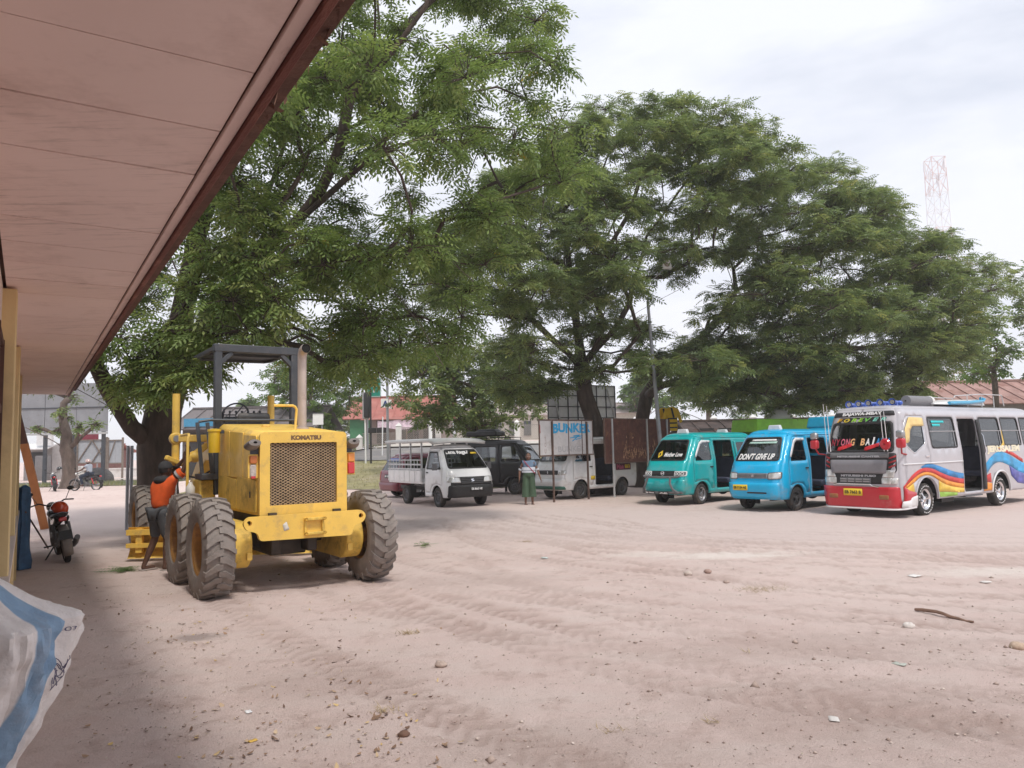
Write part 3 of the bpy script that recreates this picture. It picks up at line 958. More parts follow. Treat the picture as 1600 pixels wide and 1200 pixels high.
tree_a = grow_tree('broadleaf_tree', 'huge broad-leaved tree with thick dark leaning trunk behind the yellow grader', limbs, padsA, 0.46, M_LEAF_A, M_BARK2, F_A,
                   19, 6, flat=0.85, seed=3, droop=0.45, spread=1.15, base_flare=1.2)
# --- feathery rain trees
F_B = frond(4, 0.30, 0.135, 0.050, 0.30, 62)
limbs = [
    trunk_line(946, 28.0, [(940, 690), (930, 662), (914, 618), (908, 575)]),
    pline([(905, 572, 27.8), (865, 532, 27), (829, 497, 26.4), (812, 468, 26), (770, 420, 25.4), (715, 388, 25), (655, 375, 24.6)], 26),
    pline([(829, 497, 26.4), (785, 493, 25.6), (735, 490, 25)], 26),
    pline([(829, 497, 26.4), (847, 470, 26), (850, 430, 25.6), (842, 370, 25.2), (850, 310, 25)], 26),
    pline([(908, 575, 27.9), (900, 500, 28.4), (890, 430, 29), (880, 330, 29.6), (900, 240, 30)], 28),
    pline([(910, 570, 27.9), (945, 508, 27.4), (927, 460, 27), (877, 423, 26.6), (820, 383, 26.2), (765, 345, 26)], 27),
    pline([(927, 460, 27), (915, 438, 26.8), (957, 377, 26.6), (985, 330, 26.4), (1000, 280, 26.2), (990, 215, 26)], 27),
    pline([(912, 572, 28), (963, 512, 28.2), (997, 487, 28), (1060, 453, 27.6), (1095, 430, 27.4)], 28),
    pline([(963, 512, 28.2), (990, 440, 28.4), (1010, 370, 28.4), (1060, 300, 28.2), (1100, 240, 28), (1160, 205, 27.8)], 28),
    pline([(1010, 370, 28.4), (1080, 340, 28), (1140, 300, 27.4)], 28),
]
outB = [(640, 410), (690, 350), (740, 290), (800, 245), (870, 205), (895, 160), (930, 145), (985, 152), (1040, 150), (1090, 146), (1140, 152), (1195, 175), (1208, 205), (1240, 228), (1246, 275), (1200, 325), (1120, 385), (1080, 445), (1090, 520), (1160, 575), (1165, 612), (1060, 618), (985, 592), (930, 600), (860, 628), (800, 640), (770, 600), (720, 520), (660, 470)]
holesB = [(1042, 485, 40), (1035, 520, 26), (862, 520, 28), (775, 515, 34), (885, 468, 18), (1053, 345, 22), (948, 212, 18), (785, 345, 20), (850, 300, 16), (930, 320, 14), (985, 470, 18), (720, 450, 22), (1130, 480, 22), (870, 560, 20), (960, 545, 16), (1010, 440, 20)]
padsB = pads_from_outline(outB, 27.0, 5.2, 215, 41, holesB, seed=5, minsep=0.48)
tree_b = grow_tree('rain_tree', 'spreading rain tree rising behind the white graffitied sign panel', limbs, padsB, 0.31, M_LEAF_B, M_BARK2, F_B,
                   21, 8, flat=0.42, seed=8, droop=0.25, tip_up=0.1, spread=1.2)
limbs = [
    trunk_line(998, 32.0, [(1000, 670), (1010, 620), (1034, 578), (1064, 550), (1094, 530), (1131, 489)]),
    pline([(1131, 489, 31.6), (1150, 455, 31), (1200, 415, 30), (1300, 387, 29), (1372, 378, 28.5), (1440, 372, 28)], 30),
    pline([(1150, 455, 31), (1146, 420, 31), (1128, 375, 30.6), (1150, 330, 30.4), (1220, 290, 30.2), (1290, 265, 30)], 30),
    pline([(1131, 489, 31.6), (1230, 462, 29.6), (1300, 445, 28.4), (1400, 450, 27.6), (1480, 430, 27.4), (1530, 420, 27.4)], 30),
    pline([(1064, 550, 32), (1150, 545, 30.6), (1260, 540, 29), (1380, 540, 28), (1470, 545, 27.6)], 30),
    pline([(1131, 489, 31.6), (1230, 400, 33), (1330, 340, 34), (1400, 330, 34.5)], 33),
    pline([(1094, 530, 32), (1190, 570, 33), (1300, 590, 34), (1400, 600, 34)], 33),
]
outC = [(1080, 465), (1105, 385), (1160, 315), (1215, 250), (1280, 236), (1330, 268), (1385, 298), (1418, 325), (1430, 352), (1478, 352), (1492, 376), (1545, 384), (1566, 430), (1566, 468), (1535, 482), (1540, 525), (1522, 570), (1475, 598), (1430, 640), (1370, 656), (1250, 656), (1170, 652), (1100, 642), (1065, 605), (1058, 545), (1090, 500)]
holesC = [(1100, 455, 24), (1175, 430, 14), (1085, 500, 24), (1420, 560, 8), (1200, 385, 12), (1510, 520, 10)]
padsC = pads_from_outline(outC, 30.0, 5.0, 250, 41, holesC, seed=9, minsep=0.45)
tree_c = grow_tree('rain_tree', 'broad rain tree with a long low crown sweeping over the parked bus', limbs, padsC, 0.29, M_LEAF_B, M_BARK2, F_B,
                   21, 8, flat=0.42, seed=21, droop=0.25, tip_up=0.1, spread=1.2, rnd_bias=0.02)
# --- smaller trees behind
F_C = frond(2, 0.30, 0.24, 0.12, 0.3, 55)
def bg_tree(name, label, px, y, trunk_pts, outline, thick, n, rpx, tr, lm, seed, tips=14, fr=5, holes=(), flat=0.8, tm=F_C, group=None, rb=0.0):
    limbs = [trunk_line(px, y, trunk_pts)]
    pads = pads_from_outline(outline, y, thick, n, rpx, holes, seed=seed, minsep=0.55)
    return grow_tree(name, label, limbs, pads, tr, lm, M_BARK, tm, tips, fr, flat=flat, seed=seed, droop=0.3, group=group, rnd_bias=rb)
bg_tree('street_tree', 'dense dark low tree standing on the verge behind the white pickup', 745, 40, [(745, 660), (738, 620)],
        [(610, 560), (650, 540), (720, 535), (790, 550), (845, 590), (850, 640), (800, 672), (750, 690), (690, 688), (640, 665), (615, 620)], 3.2, 50, 34, 0.22, M_LEAF_B, 31, holes=[(640, 600, 14)], tips=18)
bg_tree('street_tree', 'light green roadside tree beside the green walled house', 505, 52, [(505, 680), (500, 640)],
        [(430, 560), (480, 540), (540, 560), (568, 600), (565, 640), (540, 668), (500, 690), (450, 690), (415, 650), (415, 600)], 4, 44, 32, 0.2, M_LEAF_C, 32)
bg_tree('street_tree', 'thin pale leaved tree beside the rusty roof behind the bus', 1555, 44, [(1555, 610), (1552, 570)],
        [(1490, 520), (1530, 480), (1570, 480), (1598, 505), (1600, 560), (1570, 600), (1510, 610), (1480, 580)], 3, 34, 26, 0.16, M_LEAF_C, 33, tips=9, fr=3)
bg_tree('street_tree', 'tree beside the bus yard reaching past the rusty roof end', 1640, 40, [(1640, 560), (1635, 500)],
        [(1582, 440), (1600, 405), (1680, 380), (1740, 430), (1750, 520), (1700, 600), (1610, 590), (1590, 520)], 3, 34, 30, 0.2, M_LEAF_B, 34)
# forked tree beyond the building, sparse
limbs = [trunk_line(109, 44, [(109, 740), (108, 715), (104, 703)]),
         pline([(104, 703, 44), (85, 690, 43.6), (62, 678, 43), (40, 668, 42.6)], 44),
         pline([(106, 706, 44), (118, 692, 44), (130, 680, 44.4), (150, 665, 44.4)], 44),
         pline([(104, 703, 44), (104, 680, 44), (98, 655, 44), (100, 630, 44)], 44)]
pads = [(P(x, y, 44 + dd), s * 44 / FPX) for x, y, dd, s in [(92, 672, 0, 12), (95, 645, -1, 16), (102, 655, .6, 14), (125, 668, -.8, 12), (150, 665, 0, 14), (60, 670, 0, 10), (110, 622, .5, 14), (80, 612, 0, 14), (95, 600, 0, 14)]]
grow_tree('forked_tree', 'small forked tree beside the motorbikes beyond the building', limbs, pads, 0.36, M_LEAF_A, M_BARK, F_C * .7, 12, 4, seed=40, flat=0.9)
# far trees closing the view along the street
FARLAB = ['beyond the pickup', 'behind the red roofed house', 'past the end of the red roofed house', 'behind the long pale building', 'over the pale building roof end', 'behind the rusty sign panel', 'behind the yellow jackets', 'behind the stall row', 'behind the stall row end', 'behind the rusty roofed house', 'behind the dark fronted shop']
far_specs = [(520, 95, 60), (575, 100, 66), (660, 92, 58), (760, 98, 62), (850, 90, 52), (1010, 84, 60), (1110, 80, 56), (1200, 86, 58), (1320, 82, 56), (1450, 90, 50), (390, 88, 60)]
far0 = None
for k, (px, y, hpx) in enumerate(far_specs):
    b = P(px, 700, y)
    zb = float(terrain(np.array([b.x]), np.array([float(y)]))[0])
    if far0 is None or k == 5:
        H = 7.5
        ol = []
        lim = [[Vector((b.x, y, zb)), Vector((b.x + .1, y, zb + 1.5)), Vector((b.x, y, zb + 2.6))]]
        r = random.Random(50 + k); pads = []
        for q in range(34):
            th = r.uniform(0, 6.28); u = r.uniform(0, 1) ** .5; zz = r.uniform(0.25, 1.0)
            w = 3.6 * math.sin(math.pi * min(1, 0.25 + zz * .7)) * u
            pads.append((Vector((b.x + w * math.cos(th), y + w * math.sin(th), zb + zz * H)), r.uniform(.8, 1.3)))
        far0 = grow_tree('far_tree', 'round leafy far tree ' + FARLAB[k], lim, pads, 0.25, M_LEAF_C if k else M_LEAF_A, M_BARK, F_C * 1.5, 12, 5, seed=60 + k, group='leafy trees beyond the street')
    else:
        c = copy_tree(far0); c['label'] = 'round leafy far tree ' + FARLAB[k]; c.location = (b.x, y, zb); c.rotation_euler = (0, 0, k * 1.3)
        s = random.uniform(.8, 1.2); c.scale = (s, s, s * random.uniform(.9, 1.1))
# ================================================================== vehicle toolkit
def interp(tbl, z):
    if z <= tbl[0][0]: return tbl[0][1]
    for (a, x), (b, y) in zip(tbl, tbl[1:]):
        if z <= b: return x + (y - x) * (z - a) / (b - a)
    return tbl[-1][1]
def smooth_tbl(tbl, it=2):
    """Chaikin rounding of a (z, x) profile so panels curve"""
    p = [tuple(q) for q in tbl]
    for _ in range(it):
        q = [p[0]]
        for a, b in zip(p, p[1:]):
            q += [(a[0] * .75 + b[0] * .25, a[1] * .75 + b[1] * .25), (a[0] * .25 + b[0] * .75, a[1] * .25 + b[1] * .75)]
        q.append(p[-1]); p = q
    return p
def densify(poly, d):
    out = []
    for i in range(len(poly)):
        a = poly[i]; b = poly[(i + 1) % len(poly)]
        L = math.hypot(b[0] - a[0], b[1] - a[1]); n = max(1, int(L / d))
        out += [(a[0] + (b[0] - a[0]) * k / n, a[1] + (b[1] - a[1]) * k / n) for k in range(n)]
    return out
def rpoly(pts, r=0.04, n=4):
    """round the corners of a polygon"""
    out = []
    m = len(pts)
    for i in range(m):
        p = Vector(pts[i]); a = Vector(pts[i - 1]); b = Vector(pts[(i + 1) % m])
        da = (a - p); db = (b - p)
        t = min(r, da.length * .45, db.length * .45)
        pa = p + da.normalized() * t; pb = p + db.normalized() * t
        for k in range(n + 1):
            u = k / n
            q = pa * (1 - u) ** 2 + p * 2 * u * (1 - u) + pb * u * u
            out.append((q.x, q.y))
    return out
def shrink(poly, d):
    """move the outline inwards by about d"""
    cx = sum(p[0] for p in poly) / len(poly); cy = sum(p[1] for p in poly) / len(poly)
    w = max(p[0] for p in poly) - min(p[0] for p in poly); h = max(p[1] for p in poly) - min(p[1] for p in poly)
    return [(cx + (p[0] - cx) * (1 - 2 * d / w), cy + (p[1] - cy) * (1 - 2 * d / h)) for p in poly]
def sheet_mesh(outline, holes, fn, grid=0.12, edge=0.07):
    """flat outline with holes -> triangulated surface bent by fn(u, v)"""
    o = densify(outline, edge); hs = [densify(h, edge) for h in holes]
    pts = []; edges = []
    for loop in [o] + hs:
        k = len(pts); pts += loop
        edges += [(k + i, k + (i + 1) % len(loop)) for i in range(len(loop))]
    x0 = min(p[0] for p in o); x1 = max(p[0] for p in o); y0 = min(p[1] for p in o); y1 = max(p[1] for p in o)
    if grid:
        j = 0; y = y0 + grid * .5
        while y < y1:
            x = x0 + grid * (.5 if j % 2 else .25)
            while x < x1:
                if in_poly(x, y, o) and not any(in_poly(x, y, h) for h in hs):
                    if min((p[0] - x) ** 2 + (p[1] - y) ** 2 for p in pts[:len(edges)]) > (grid * .35) ** 2:
                        pts.append((x, y))
                x += grid
            y += grid; j += 1
    v, e, f, *_ = delaunay_2d_cdt([Vector(p) for p in pts], edges, [], 0, 1e-6)
    fs = []
    for t in f:
        cx = sum(v[i].x for i in t) / len(t); cy = sum(v[i].y for i in t) / len(t)
        if in_poly(cx, cy, o) and not any(in_poly(cx, cy, h) for h in hs): fs.append(tuple(t))
    return [fn(p.x, p.y) for p in v], fs

class Shell:
    """car body: plan with rounded corners whose size changes with height"""
    def __init__(s, front, rear, width, r=0.22, rr=0.15):
        s.front = smooth_tbl(front); s.rear = smooth_tbl(rear, 1); s.width = smooth_tbl(width, 1); s.r = r; s.rr = rr
    def xf(s, z): return interp(s.front, z)
    def xr(s, z): return interp(s.rear, z)
    def w(s, z): return interp(s.width, z)
    @staticmethod
    def corner(d, r):
        if d >= r: return 0.0
        d = max(d, 0.0); return r - math.sqrt(max(0, r * r - (r - d) ** 2))
    def side(s, sg, off=0.0):
        def fn(x, z):
            c = s.corner(s.xf(z) - x, s.r) + s.corner(x - s.xr(z), s.rr)
            return (x, sg * (s.w(z) - c + off), z)
        return fn
    def frontf(s, off=0.0):
        return lambda y, z: (s.xf(z) - s.corner(s.w(z) - abs(y), s.r) + off, y, z)
    def rearf(s, off=0.0):
        return lambda y, z: (s.xr(z) + s.corner(s.w(z) - abs(y), s.rr) - off, y, z)
    def side_outline(s, zb, zt, arches=(), n=14):
        """(x, z) outline, clockwise from rear bottom; arches: (xc, radius, zc)"""
        k = 0.293
        pts = []
        x0 = s.xr(zb) + k * s.rr; x1 = s.xf(zb) - k * s.r
        pts.append((x0, zb))
        for xc, ra, zc in sorted(arches):
            h = math.sqrt(max(0, ra * ra - (zb - zc) ** 2))
            a0 = math.atan2(zb - zc, -h); 
            if a0 < 0: a0 += 2 * math.pi
            a1 = math.atan2(zb - zc, h)
            for i in range(n + 1):
                a = a0 + (a1 - a0) * i / n
                pts.append((xc + ra * math.cos(a), zc + ra * math.sin(a)))
        pts.append((x1, zb))
        m = 16
        for i in range(1, m + 1):
            z = zb + (zt - zb) * i / m
            pts.append((s.xf(z) - k * s.r, z))
        for i in range(m + 1):
            z = zt - (zt - zb) * i / m
            if i < m: pts.append((s.xr(z) + k * s.rr, z))
        return pts
    def front_outline(s, zb, zt, m=14):
        k = 0.293
        return [(-(s.w(zb + (zt - zb) * i / m) - k * s.r), zb + (zt - zb) * i / m) for i in range(m + 1)] + \
               [((s.w(zt - (zt - zb) * i / m) - k * s.r), zt - (zt - zb) * i / m) for i in range(m + 1)]
    def rear_outline(s, zb, zt, m=10):
        k = 0.293
        return [(-(s.w(zb + (zt - zb) * i / m) - k * s.rr), zb + (zt - zb) * i / m) for i in range(m + 1)] + \
               [((s.w(zt - (zt - zb) * i / m) - k * s.rr), zt - (zt - zb) * i / m) for i in range(m + 1)]
    def roof(s, zt, H, Rr=0.3, Rf=0.5, lift=None):
        """roof sheet closing the shell at zt, crown height H"""
        wt = s.w(zt); xf = s.xf(zt); xr = s.xr(zt)
        g = lambda d, r: math.sqrt(max(0.0, 1 - (1 - min(max(d / r, 0), 1)) ** 2))
        nu, nv = 34, 20
        vs = []; fs = []
        for i in range(nu + 1):
            u = i / nu; u = 0.5 - 0.5 * math.cos(math.pi * u) * (0.5 + 0.5) if True else u
            for j in range(nv + 1):
                v = j / nv; v = 0.5 - 0.5 * math.cos(math.pi * v)
                y = -wt + 2 * wt * v
                xa = xr + s.corner(wt - abs(y), s.rr); xb = xf - s.corner(wt - abs(y), s.r)
                x = xa + (xb - xa) * u
                z = zt + (H - zt) * g(wt - abs(y), Rr) * g(xb - x, Rf) * g(x - xa, Rr * .7) * (1 - 0.10 * (y / wt) ** 2)
                vs.append((x, y, z))
        for i in range(nu):
            for j in range(nv):
                a = i * (nv + 1) + j
                fs.append((a, a + 1, a + nv + 2, a + nv + 1))
        return vs, fs
def sheet_obj(name, parts, material, parent, thick=0.02, smooth=35, loc=None):
    """parts: list of (verts, faces) joined into one shell of real thickness"""
    mb = MB()
    for vs, fs in parts: mb.add(vs, fs)
    me = mb.mesh(name, material, smooth=smooth)
    o = link(name, me, parent, loc)
    if thick:
        m = o.modifiers.new('solid', 'SOLIDIFY'); m.thickness = thick; m.offset = 0 if thick < 0.008 else -1.0
    return o

M_RUB = mat('tyre_rubber', (0.030, 0.029, 0.028), 0.85, var=0.25, scale=8, dirt=(0.20, 0.155, 0.125), dirt_amt=0.35, dirt_scale=5, bump=0.15)
M_RIM = mat('wheel_steel', (0.42, 0.42, 0.43), 0.38, metal=0.85, var=0.1, dirt=(0.25, 0.2, 0.17), dirt_amt=0.2)
M_RIMD = mat('wheel_dark_steel', (0.10, 0.10, 0.105), 0.5, metal=0.5, var=0.15, dirt=(0.25, 0.2, 0.17), dirt_amt=0.25)
M_BLK = mat('black_plastic', (0.018, 0.018, 0.019), 0.55, var=0.2, scale=10, dirt=(0.12, 0.10, 0.09), dirt_amt=0.15)
M_CHROME = mat('chrome', (0.75, 0.75, 0.77), 0.16, metal=1.0, var=0.03)
M_GREYP = mat('grey_plastic', (0.13, 0.13, 0.135), 0.55, var=0.12)
M_SEAT = mat('seat_vinyl', (0.05, 0.06, 0.10), 0.6, var=0.2, scale=6)
M_FLOOR = mat('vehicle_floor', (0.05, 0.05, 0.05), 0.8, var=0.2)
M_LAMP = mat('headlamp', (0.62, 0.62, 0.60), 0.15, metal=0.35, var=0.12, scale=18, coat=1.0)
M_AMBER = mat('amber_lens', (0.72, 0.25, 0.03), 0.2, var=0.08, coat=0.8)
M_REDL = mat('red_lens', (0.55, 0.02, 0.03), 0.2, var=0.08, coat=0.8)
M_WHT = mat('white_print', (0.80, 0.80, 0.79), 0.5, var=0.03)
M_YEL = mat('plate_yellow', (0.75, 0.52, 0.03), 0.5, var=0.08)
M_BLKP = mat('black_print', (0.015, 0.015, 0.015), 0.5, var=0.05)
G_DARK = glass_mat('dark_glass', (0.27, 0.30, 0.31), 0.06)
G_MID = glass_mat('tinted_glass', (0.42, 0.46, 0.46), 0.06)

def wheel_meshes(r, w, rim_r, style='steel', rim_mat=None):
    """tyre and rim, axle along y, outer face at +y"""
    t = MB()
    h = w / 2
    t.lathe([(rim_r - .012, -h * .86), (rim_r + .02, -h * .96), ((r + rim_r) / 2, -h * 1.06), (r - .035, -h * .96), (r - .008, -h * .78), (r, -h * .45), (r - .006, -h * .42), (r - .006, -h * .36), (r + .001, -h * .33),
             (r + .002, h * .0), (r + .001, h * .33), (r - .006, h * .36), (r - .006, h * .42), (r, h * .45), (r - .008, h * .78), (r - .035, h * .96), ((r + rim_r) / 2, h * 1.06), (rim_r + .02, h * .96), (rim_r - .012, h * .86)], 36, 'y')
    tyre = t.mesh('tyre', M_RUB, smooth=40)
    m = MB()
    m.lathe([(rim_r - .005, -h * .9), (rim_r - .03, -h * .6), (rim_r - .035, h * .6), (rim_r - .012, h * .88), (rim_r, h * .9), (rim_r - .003, h * .84), (rim_r - .028, h * .72)], 32, 'y')
    fy = h * 0.45
    if style == 'steel':
        m.lathe([(rim_r - .03, h * .5), (rim_r * .8, h * .40), (rim_r * .62, h * .62), (rim_r * .40, h * .66), (rim_r * .34, h * .50), (0.003, h * .5)], 28, 'y')
        m.lathe([(rim_r * .24, h * .5), (rim_r * .2, h * .78), (0.003, h * .8)], 14, 'y')
        for k in range(5):
            a = 2 * math.pi * k / 5
            m.lathe([(.012, h * .5), (.012, h * .76), (.002, h * .78)], 6, 'y', (rim_r * .47 * math.cos(a), 0, rim_r * .47 * math.sin(a)))
    else:
        nsp = 5 if style == 'spoke5' else 3
        m.lathe([(rim_r * .30, h * .2), (rim_r * .30, h * .72), (rim_r * .22, h * .82), (0.003, h * .84)], 18, 'y')
        for k in range(nsp):
            a = 2 * math.pi * k / nsp + .4
            ww = .34 if nsp == 5 else .62
            pts = [(rim_r * .18, -ww * .5), (rim_r * .55, -ww * .34), (rim_r * .97, -ww * .40), (rim_r * .97, ww * .40), (rim_r * .55, ww * .34), (rim_r * .18, ww * .5)]
            def fn(u, v, hh, a=a):
                aa = a + v * (.5 if u > rim_r * .3 else 1.2)
                return (u * math.cos(aa), hh - (.02 if u > rim_r * .9 else 0), u * math.sin(aa))
            m.prism(pts, (h * .52, h * .74), fn)
        m.lathe([(rim_r - .03, h * .1), (rim_r * .5, h * .05), (.003, h * .05)], 20, 'y')
    rim = m.mesh('rim', rim_mat or M_RIM, smooth=35)
    return tyre, rim
def add_wheel(parent, meshes, x, y, r, steer=0.0, z=None):
    o = bpy.data.objects.new('wheel', None); COL.objects.link(o); o.parent = parent
    o.empty_display_size = .1
    o.location = (x, y, r if z is None else z)
    o.rotation_euler = (0, random.uniform(0, 6.28), (0 if y > 0 else math.pi) + steer)
    o.rotation_mode = 'XYZ'
    link('tyre', meshes[0], o); link('rim', meshes[1], o)
    return o
def plate(parent, fn, w, h, back, ink, txt, name='number_plate'):
    vs, fs = sheet_mesh(rpoly([(-w / 2, -h / 2), (w / 2, -h / 2), (w / 2, h / 2), (-w / 2, h / 2)], .012, 2), [], lambda u, v: fn(u, v, 0.0), grid=0, edge=.2)
    o = sheet_obj(name, [(vs, fs)], back, parent, thick=0.006)
    lettering(txt, h * .62, ink, o, lambda u, v: fn(u, v, 0.006), bold=0.003, width=w * .86)
    return o
def seat(parent, x, y, w, z0=0.45, depth=.45, hgt=.62, lean=.14, material=None):
    m = MB()
    m.box((x, y, z0), (depth, w, .16))
    rot = Matrix.Rotation(-lean, 3, 'Y')
    m.box((x - depth / 2 - .06, y, z0 + hgt / 2 + .05), (.12, w, hgt), rot)
    return m.build('seat', material or M_SEAT, parent, bevel=.04)
# ================================================================== minibuses (angkot)
def van_body(t, paint, opts):
    """small cab-over minibus; x forward (front bumper x=0), y left, z up, ground z=0"""
    S = Shell([(0.28, -0.06), (0.40, 0.0), (0.62, 0.01), (0.74, -0.02), (0.80, -0.035), (0.98, -0.075), (1.18, -0.18), (1.24, -0.23), (1.76, -0.60), (1.84, -0.68), (1.88, -0.76)],
              [(0.28, -3.56), (0.5, -3.60), (1.2, -3.60), (1.75, -3.50), (1.88, -3.44)],
              [(0.28, .70), (0.42, .735), (0.62, .75), (1.15, .745), (1.30, .73), (1.74, .655), (1.84, .625), (1.88, .60)], r=.26, rr=.16)
    zb, zt, H = 0.30, 1.88, 1.985
    fx, rx, ar = -0.78, -2.78, 0.335
    arch = [(fx, ar, .30), (rx, ar, .30)]
    # openings on the side, (x, z)
    wa = [(-.52, 1.20), (-1.28, 1.20), (-1.28, 1.72), (-.90, 1.74), (-.80, 1.70)]
    door = rpoly([(-.47, .62), (-.45, 1.16), (-.82, 1.79), (-1.36, 1.79), (-1.36, .42), (-1.22, .42), (-1.16, .55), (-1.02, .645), (-.78, .68), (-.55, .64)], .05)
    slide = rpoly([(-1.46, .42), (-1.46, 1.75), (-2.36, 1.75), (-2.36, .42)], .07)
    wrear = rpoly([(-2.46, 1.18), (-2.46, 1.72), (-3.38, 1.70), (-3.44, 1.18)], .07)
    wmid = rpoly([(-1.52, 1.18), (-1.52, 1.72), (-2.36, 1.72), (-2.36, 1.18)], .07)
    wdoor = rpoly(wa, .05)
    sideo = S.side_outline(zb, zt, arch)
    holes = [door, slide, wrear]
    parts = [sheet_mesh(sideo, holes, S.side(1)), sheet_mesh(sideo, [door, wmid, wrear], S.side(-1))]
    ws = rpoly([(-.60, 1.225), (.60, 1.225), (.485, 1.775), (-.485, 1.775)], .07)
    parts.append(sheet_mesh(S.front_outline(zb, zt), [ws], S.frontf()))
    wr = rpoly([(-.52, 1.2), (.52, 1.2), (.44, 1.70), (-.44, 1.70)], .07)
    parts.append(sheet_mesh(S.rear_outline(zb, zt), [wr], S.rearf()))
    parts.append(S.roof(zt, H, .32, .45))
    body = sheet_obj('body', parts, paint, t, thick=.022)
    for sg in (1, -1):
        d = sheet_obj('door', [sheet_mesh(shrink(door, .007), [wdoor], S.side(sg, .002))], paint, t, thick=.03)
        sheet_obj('window', [sheet_mesh(shrink(wdoor, -.004), [], S.side(sg, -.015))], G_MID, d, thick=0)
        MB().box((-1.24, sg * (S.w(1.0) + .012), 1.02), (.13, .022, .035)).build('handle', M_BLK, d, bevel=.008)
    fr = opts.get('visor')
    if fr:
        vis = [(-.50, 1.30), (-.60, 1.45), (-.80, 1.70), (-.92, 1.76), (-1.29, 1.75), (-1.29, 1.69), (-.95, 1.69), (-.84, 1.64), (-.66, 1.42), (-.57, 1.30)]
        sheet_obj('rain_visor', [sheet_mesh(vis, [], S.side(1, .02), grid=0)], fr, t, thick=.008)
    # glass
    sheet_obj('windscreen', [sheet_mesh(shrink(ws, -.004), [], S.frontf(-.012))], G_DARK, t, thick=0)
    wsb = shrink(ws, -.012)
    sheet_obj('windscreen_seal', [sheet_mesh(wsb, [shrink(ws, .022)], S.frontf(.003), grid=0)], M_BLK, t, thick=.006)
    for sg in (1, -1):
        sheet_obj('window', [sheet_mesh(shrink(wrear, -.004), [], S.side(sg, -.012))], G_DARK, t, thick=0)
    sheet_obj('window', [sheet_mesh(shrink(wmid, -.004), [], S.side(-1, -.012))], G_DARK, t, thick=0)
    sheet_obj('rear_window', [sheet_mesh(shrink(wr, -.004), [], S.rearf(-.012))], G_DARK, t, thick=0)
    # slid-back sliding door, standing proud of the rear side
    sd = rpoly([(-2.42, .44), (-2.42, 1.74), (-3.22, 1.73), (-3.30, .75), (-3.1, .70), (-2.60, .70), (-2.46, .44)], .06)
    if opts.get('slid', False):
        wsd = rpoly([(-2.50, 1.2), (-2.50, 1.68), (-3.16, 1.68), (-3.2, 1.2)], .06)
        d = sheet_obj('sliding_door', [sheet_mesh(sd, [wsd], S.side(1, .045))], paint, t, thick=.03)
        sheet_obj('window', [sheet_mesh(shrink(wsd, -.004), [], S.side(1, .03))], G_DARK, d, thick=0)
    # interior
    MB().box((-1.85, 0, .36), (3.3, 1.38, .05)).build('floor', M_FLOOR, t)
    MB().box((-.50, 0, 1.06), (.35, 1.20, .16)).build('dashboard', M_GREYP, t, bevel=.04)
    for y in (-.36, .36): seat(t, -1.12, y, .48, .62)
    seat(t, -2.45, 0, 1.2, .60); seat(t, -3.2, 0, 1.2, .60)
    sw = MB(); sw.tube([(0, .17 * math.cos(a), .17 * math.sin(a)) for a in np.linspace(0, 2 * math.pi, 17)], .013, 6)
    sw.build('steering_wheel', M_BLK, t, smooth=True, loc=(-.78, -.36, 1.12), rot=(0, R(-55), 0))
    # underbody
    ub = MB()
    for sg in (-1, 1): ub.box((-1.8, sg * .36, .31), (3.2, .07, .09))
    ub.box((fx, 0, .30), (.09, 1.25, .09)); ub.box((rx, 0, .28), (.10, 1.2, .10)); ub.ball((rx, 0, .28), (.13, .16, .13))
    ub.box((-1.75, -.1, .30), (.5, .4, .12)); ub.tube([(-1.4, .2, .26), (-2.6, .3, .26), (-3.55, .42, .28)], .03, 6)
    ub.build('chassis', M_BLK, t)
    for x in (fx, rx):
        for sg in (-1, 1):
            wl = MB()
            wl.lathe([(ar + .02, sg * .42), (ar + .02, sg * .71)], 16, 'y', (x, 0, .31), a0=0.05, a1=math.pi - .05)
            wl.lathe([(.02, sg * .42), (ar + .02, sg * .42)], 16, 'y', (x, 0, .31), a0=0.05, a1=math.pi - .05)
            wl.build('wheel_arch', M_BLK, t)
    wm = wheel_meshes(.292, .17, .185, opts.get('wheel', 'steel'), opts.get('rim'))
    for x in (fx, rx):
        for sg in (-1, 1): add_wheel(t, wm, x, sg * .64, .292, steer=opts.get('steer', 0) if x == fx else 0)
    for sg in (-1, 1):
        MB().box((fx - .38, sg * .63, .20), (.012, .2, .2)).build('mud_flap', M_BLK, t)
    # roof gutter
    for sg in (-1, 1):
        MB().tube([S.side(sg, .008)(x, 1.835) for x in np.linspace(-.75, -3.4, 14)], .012, 5).build('gutter', paint, t)
    return S

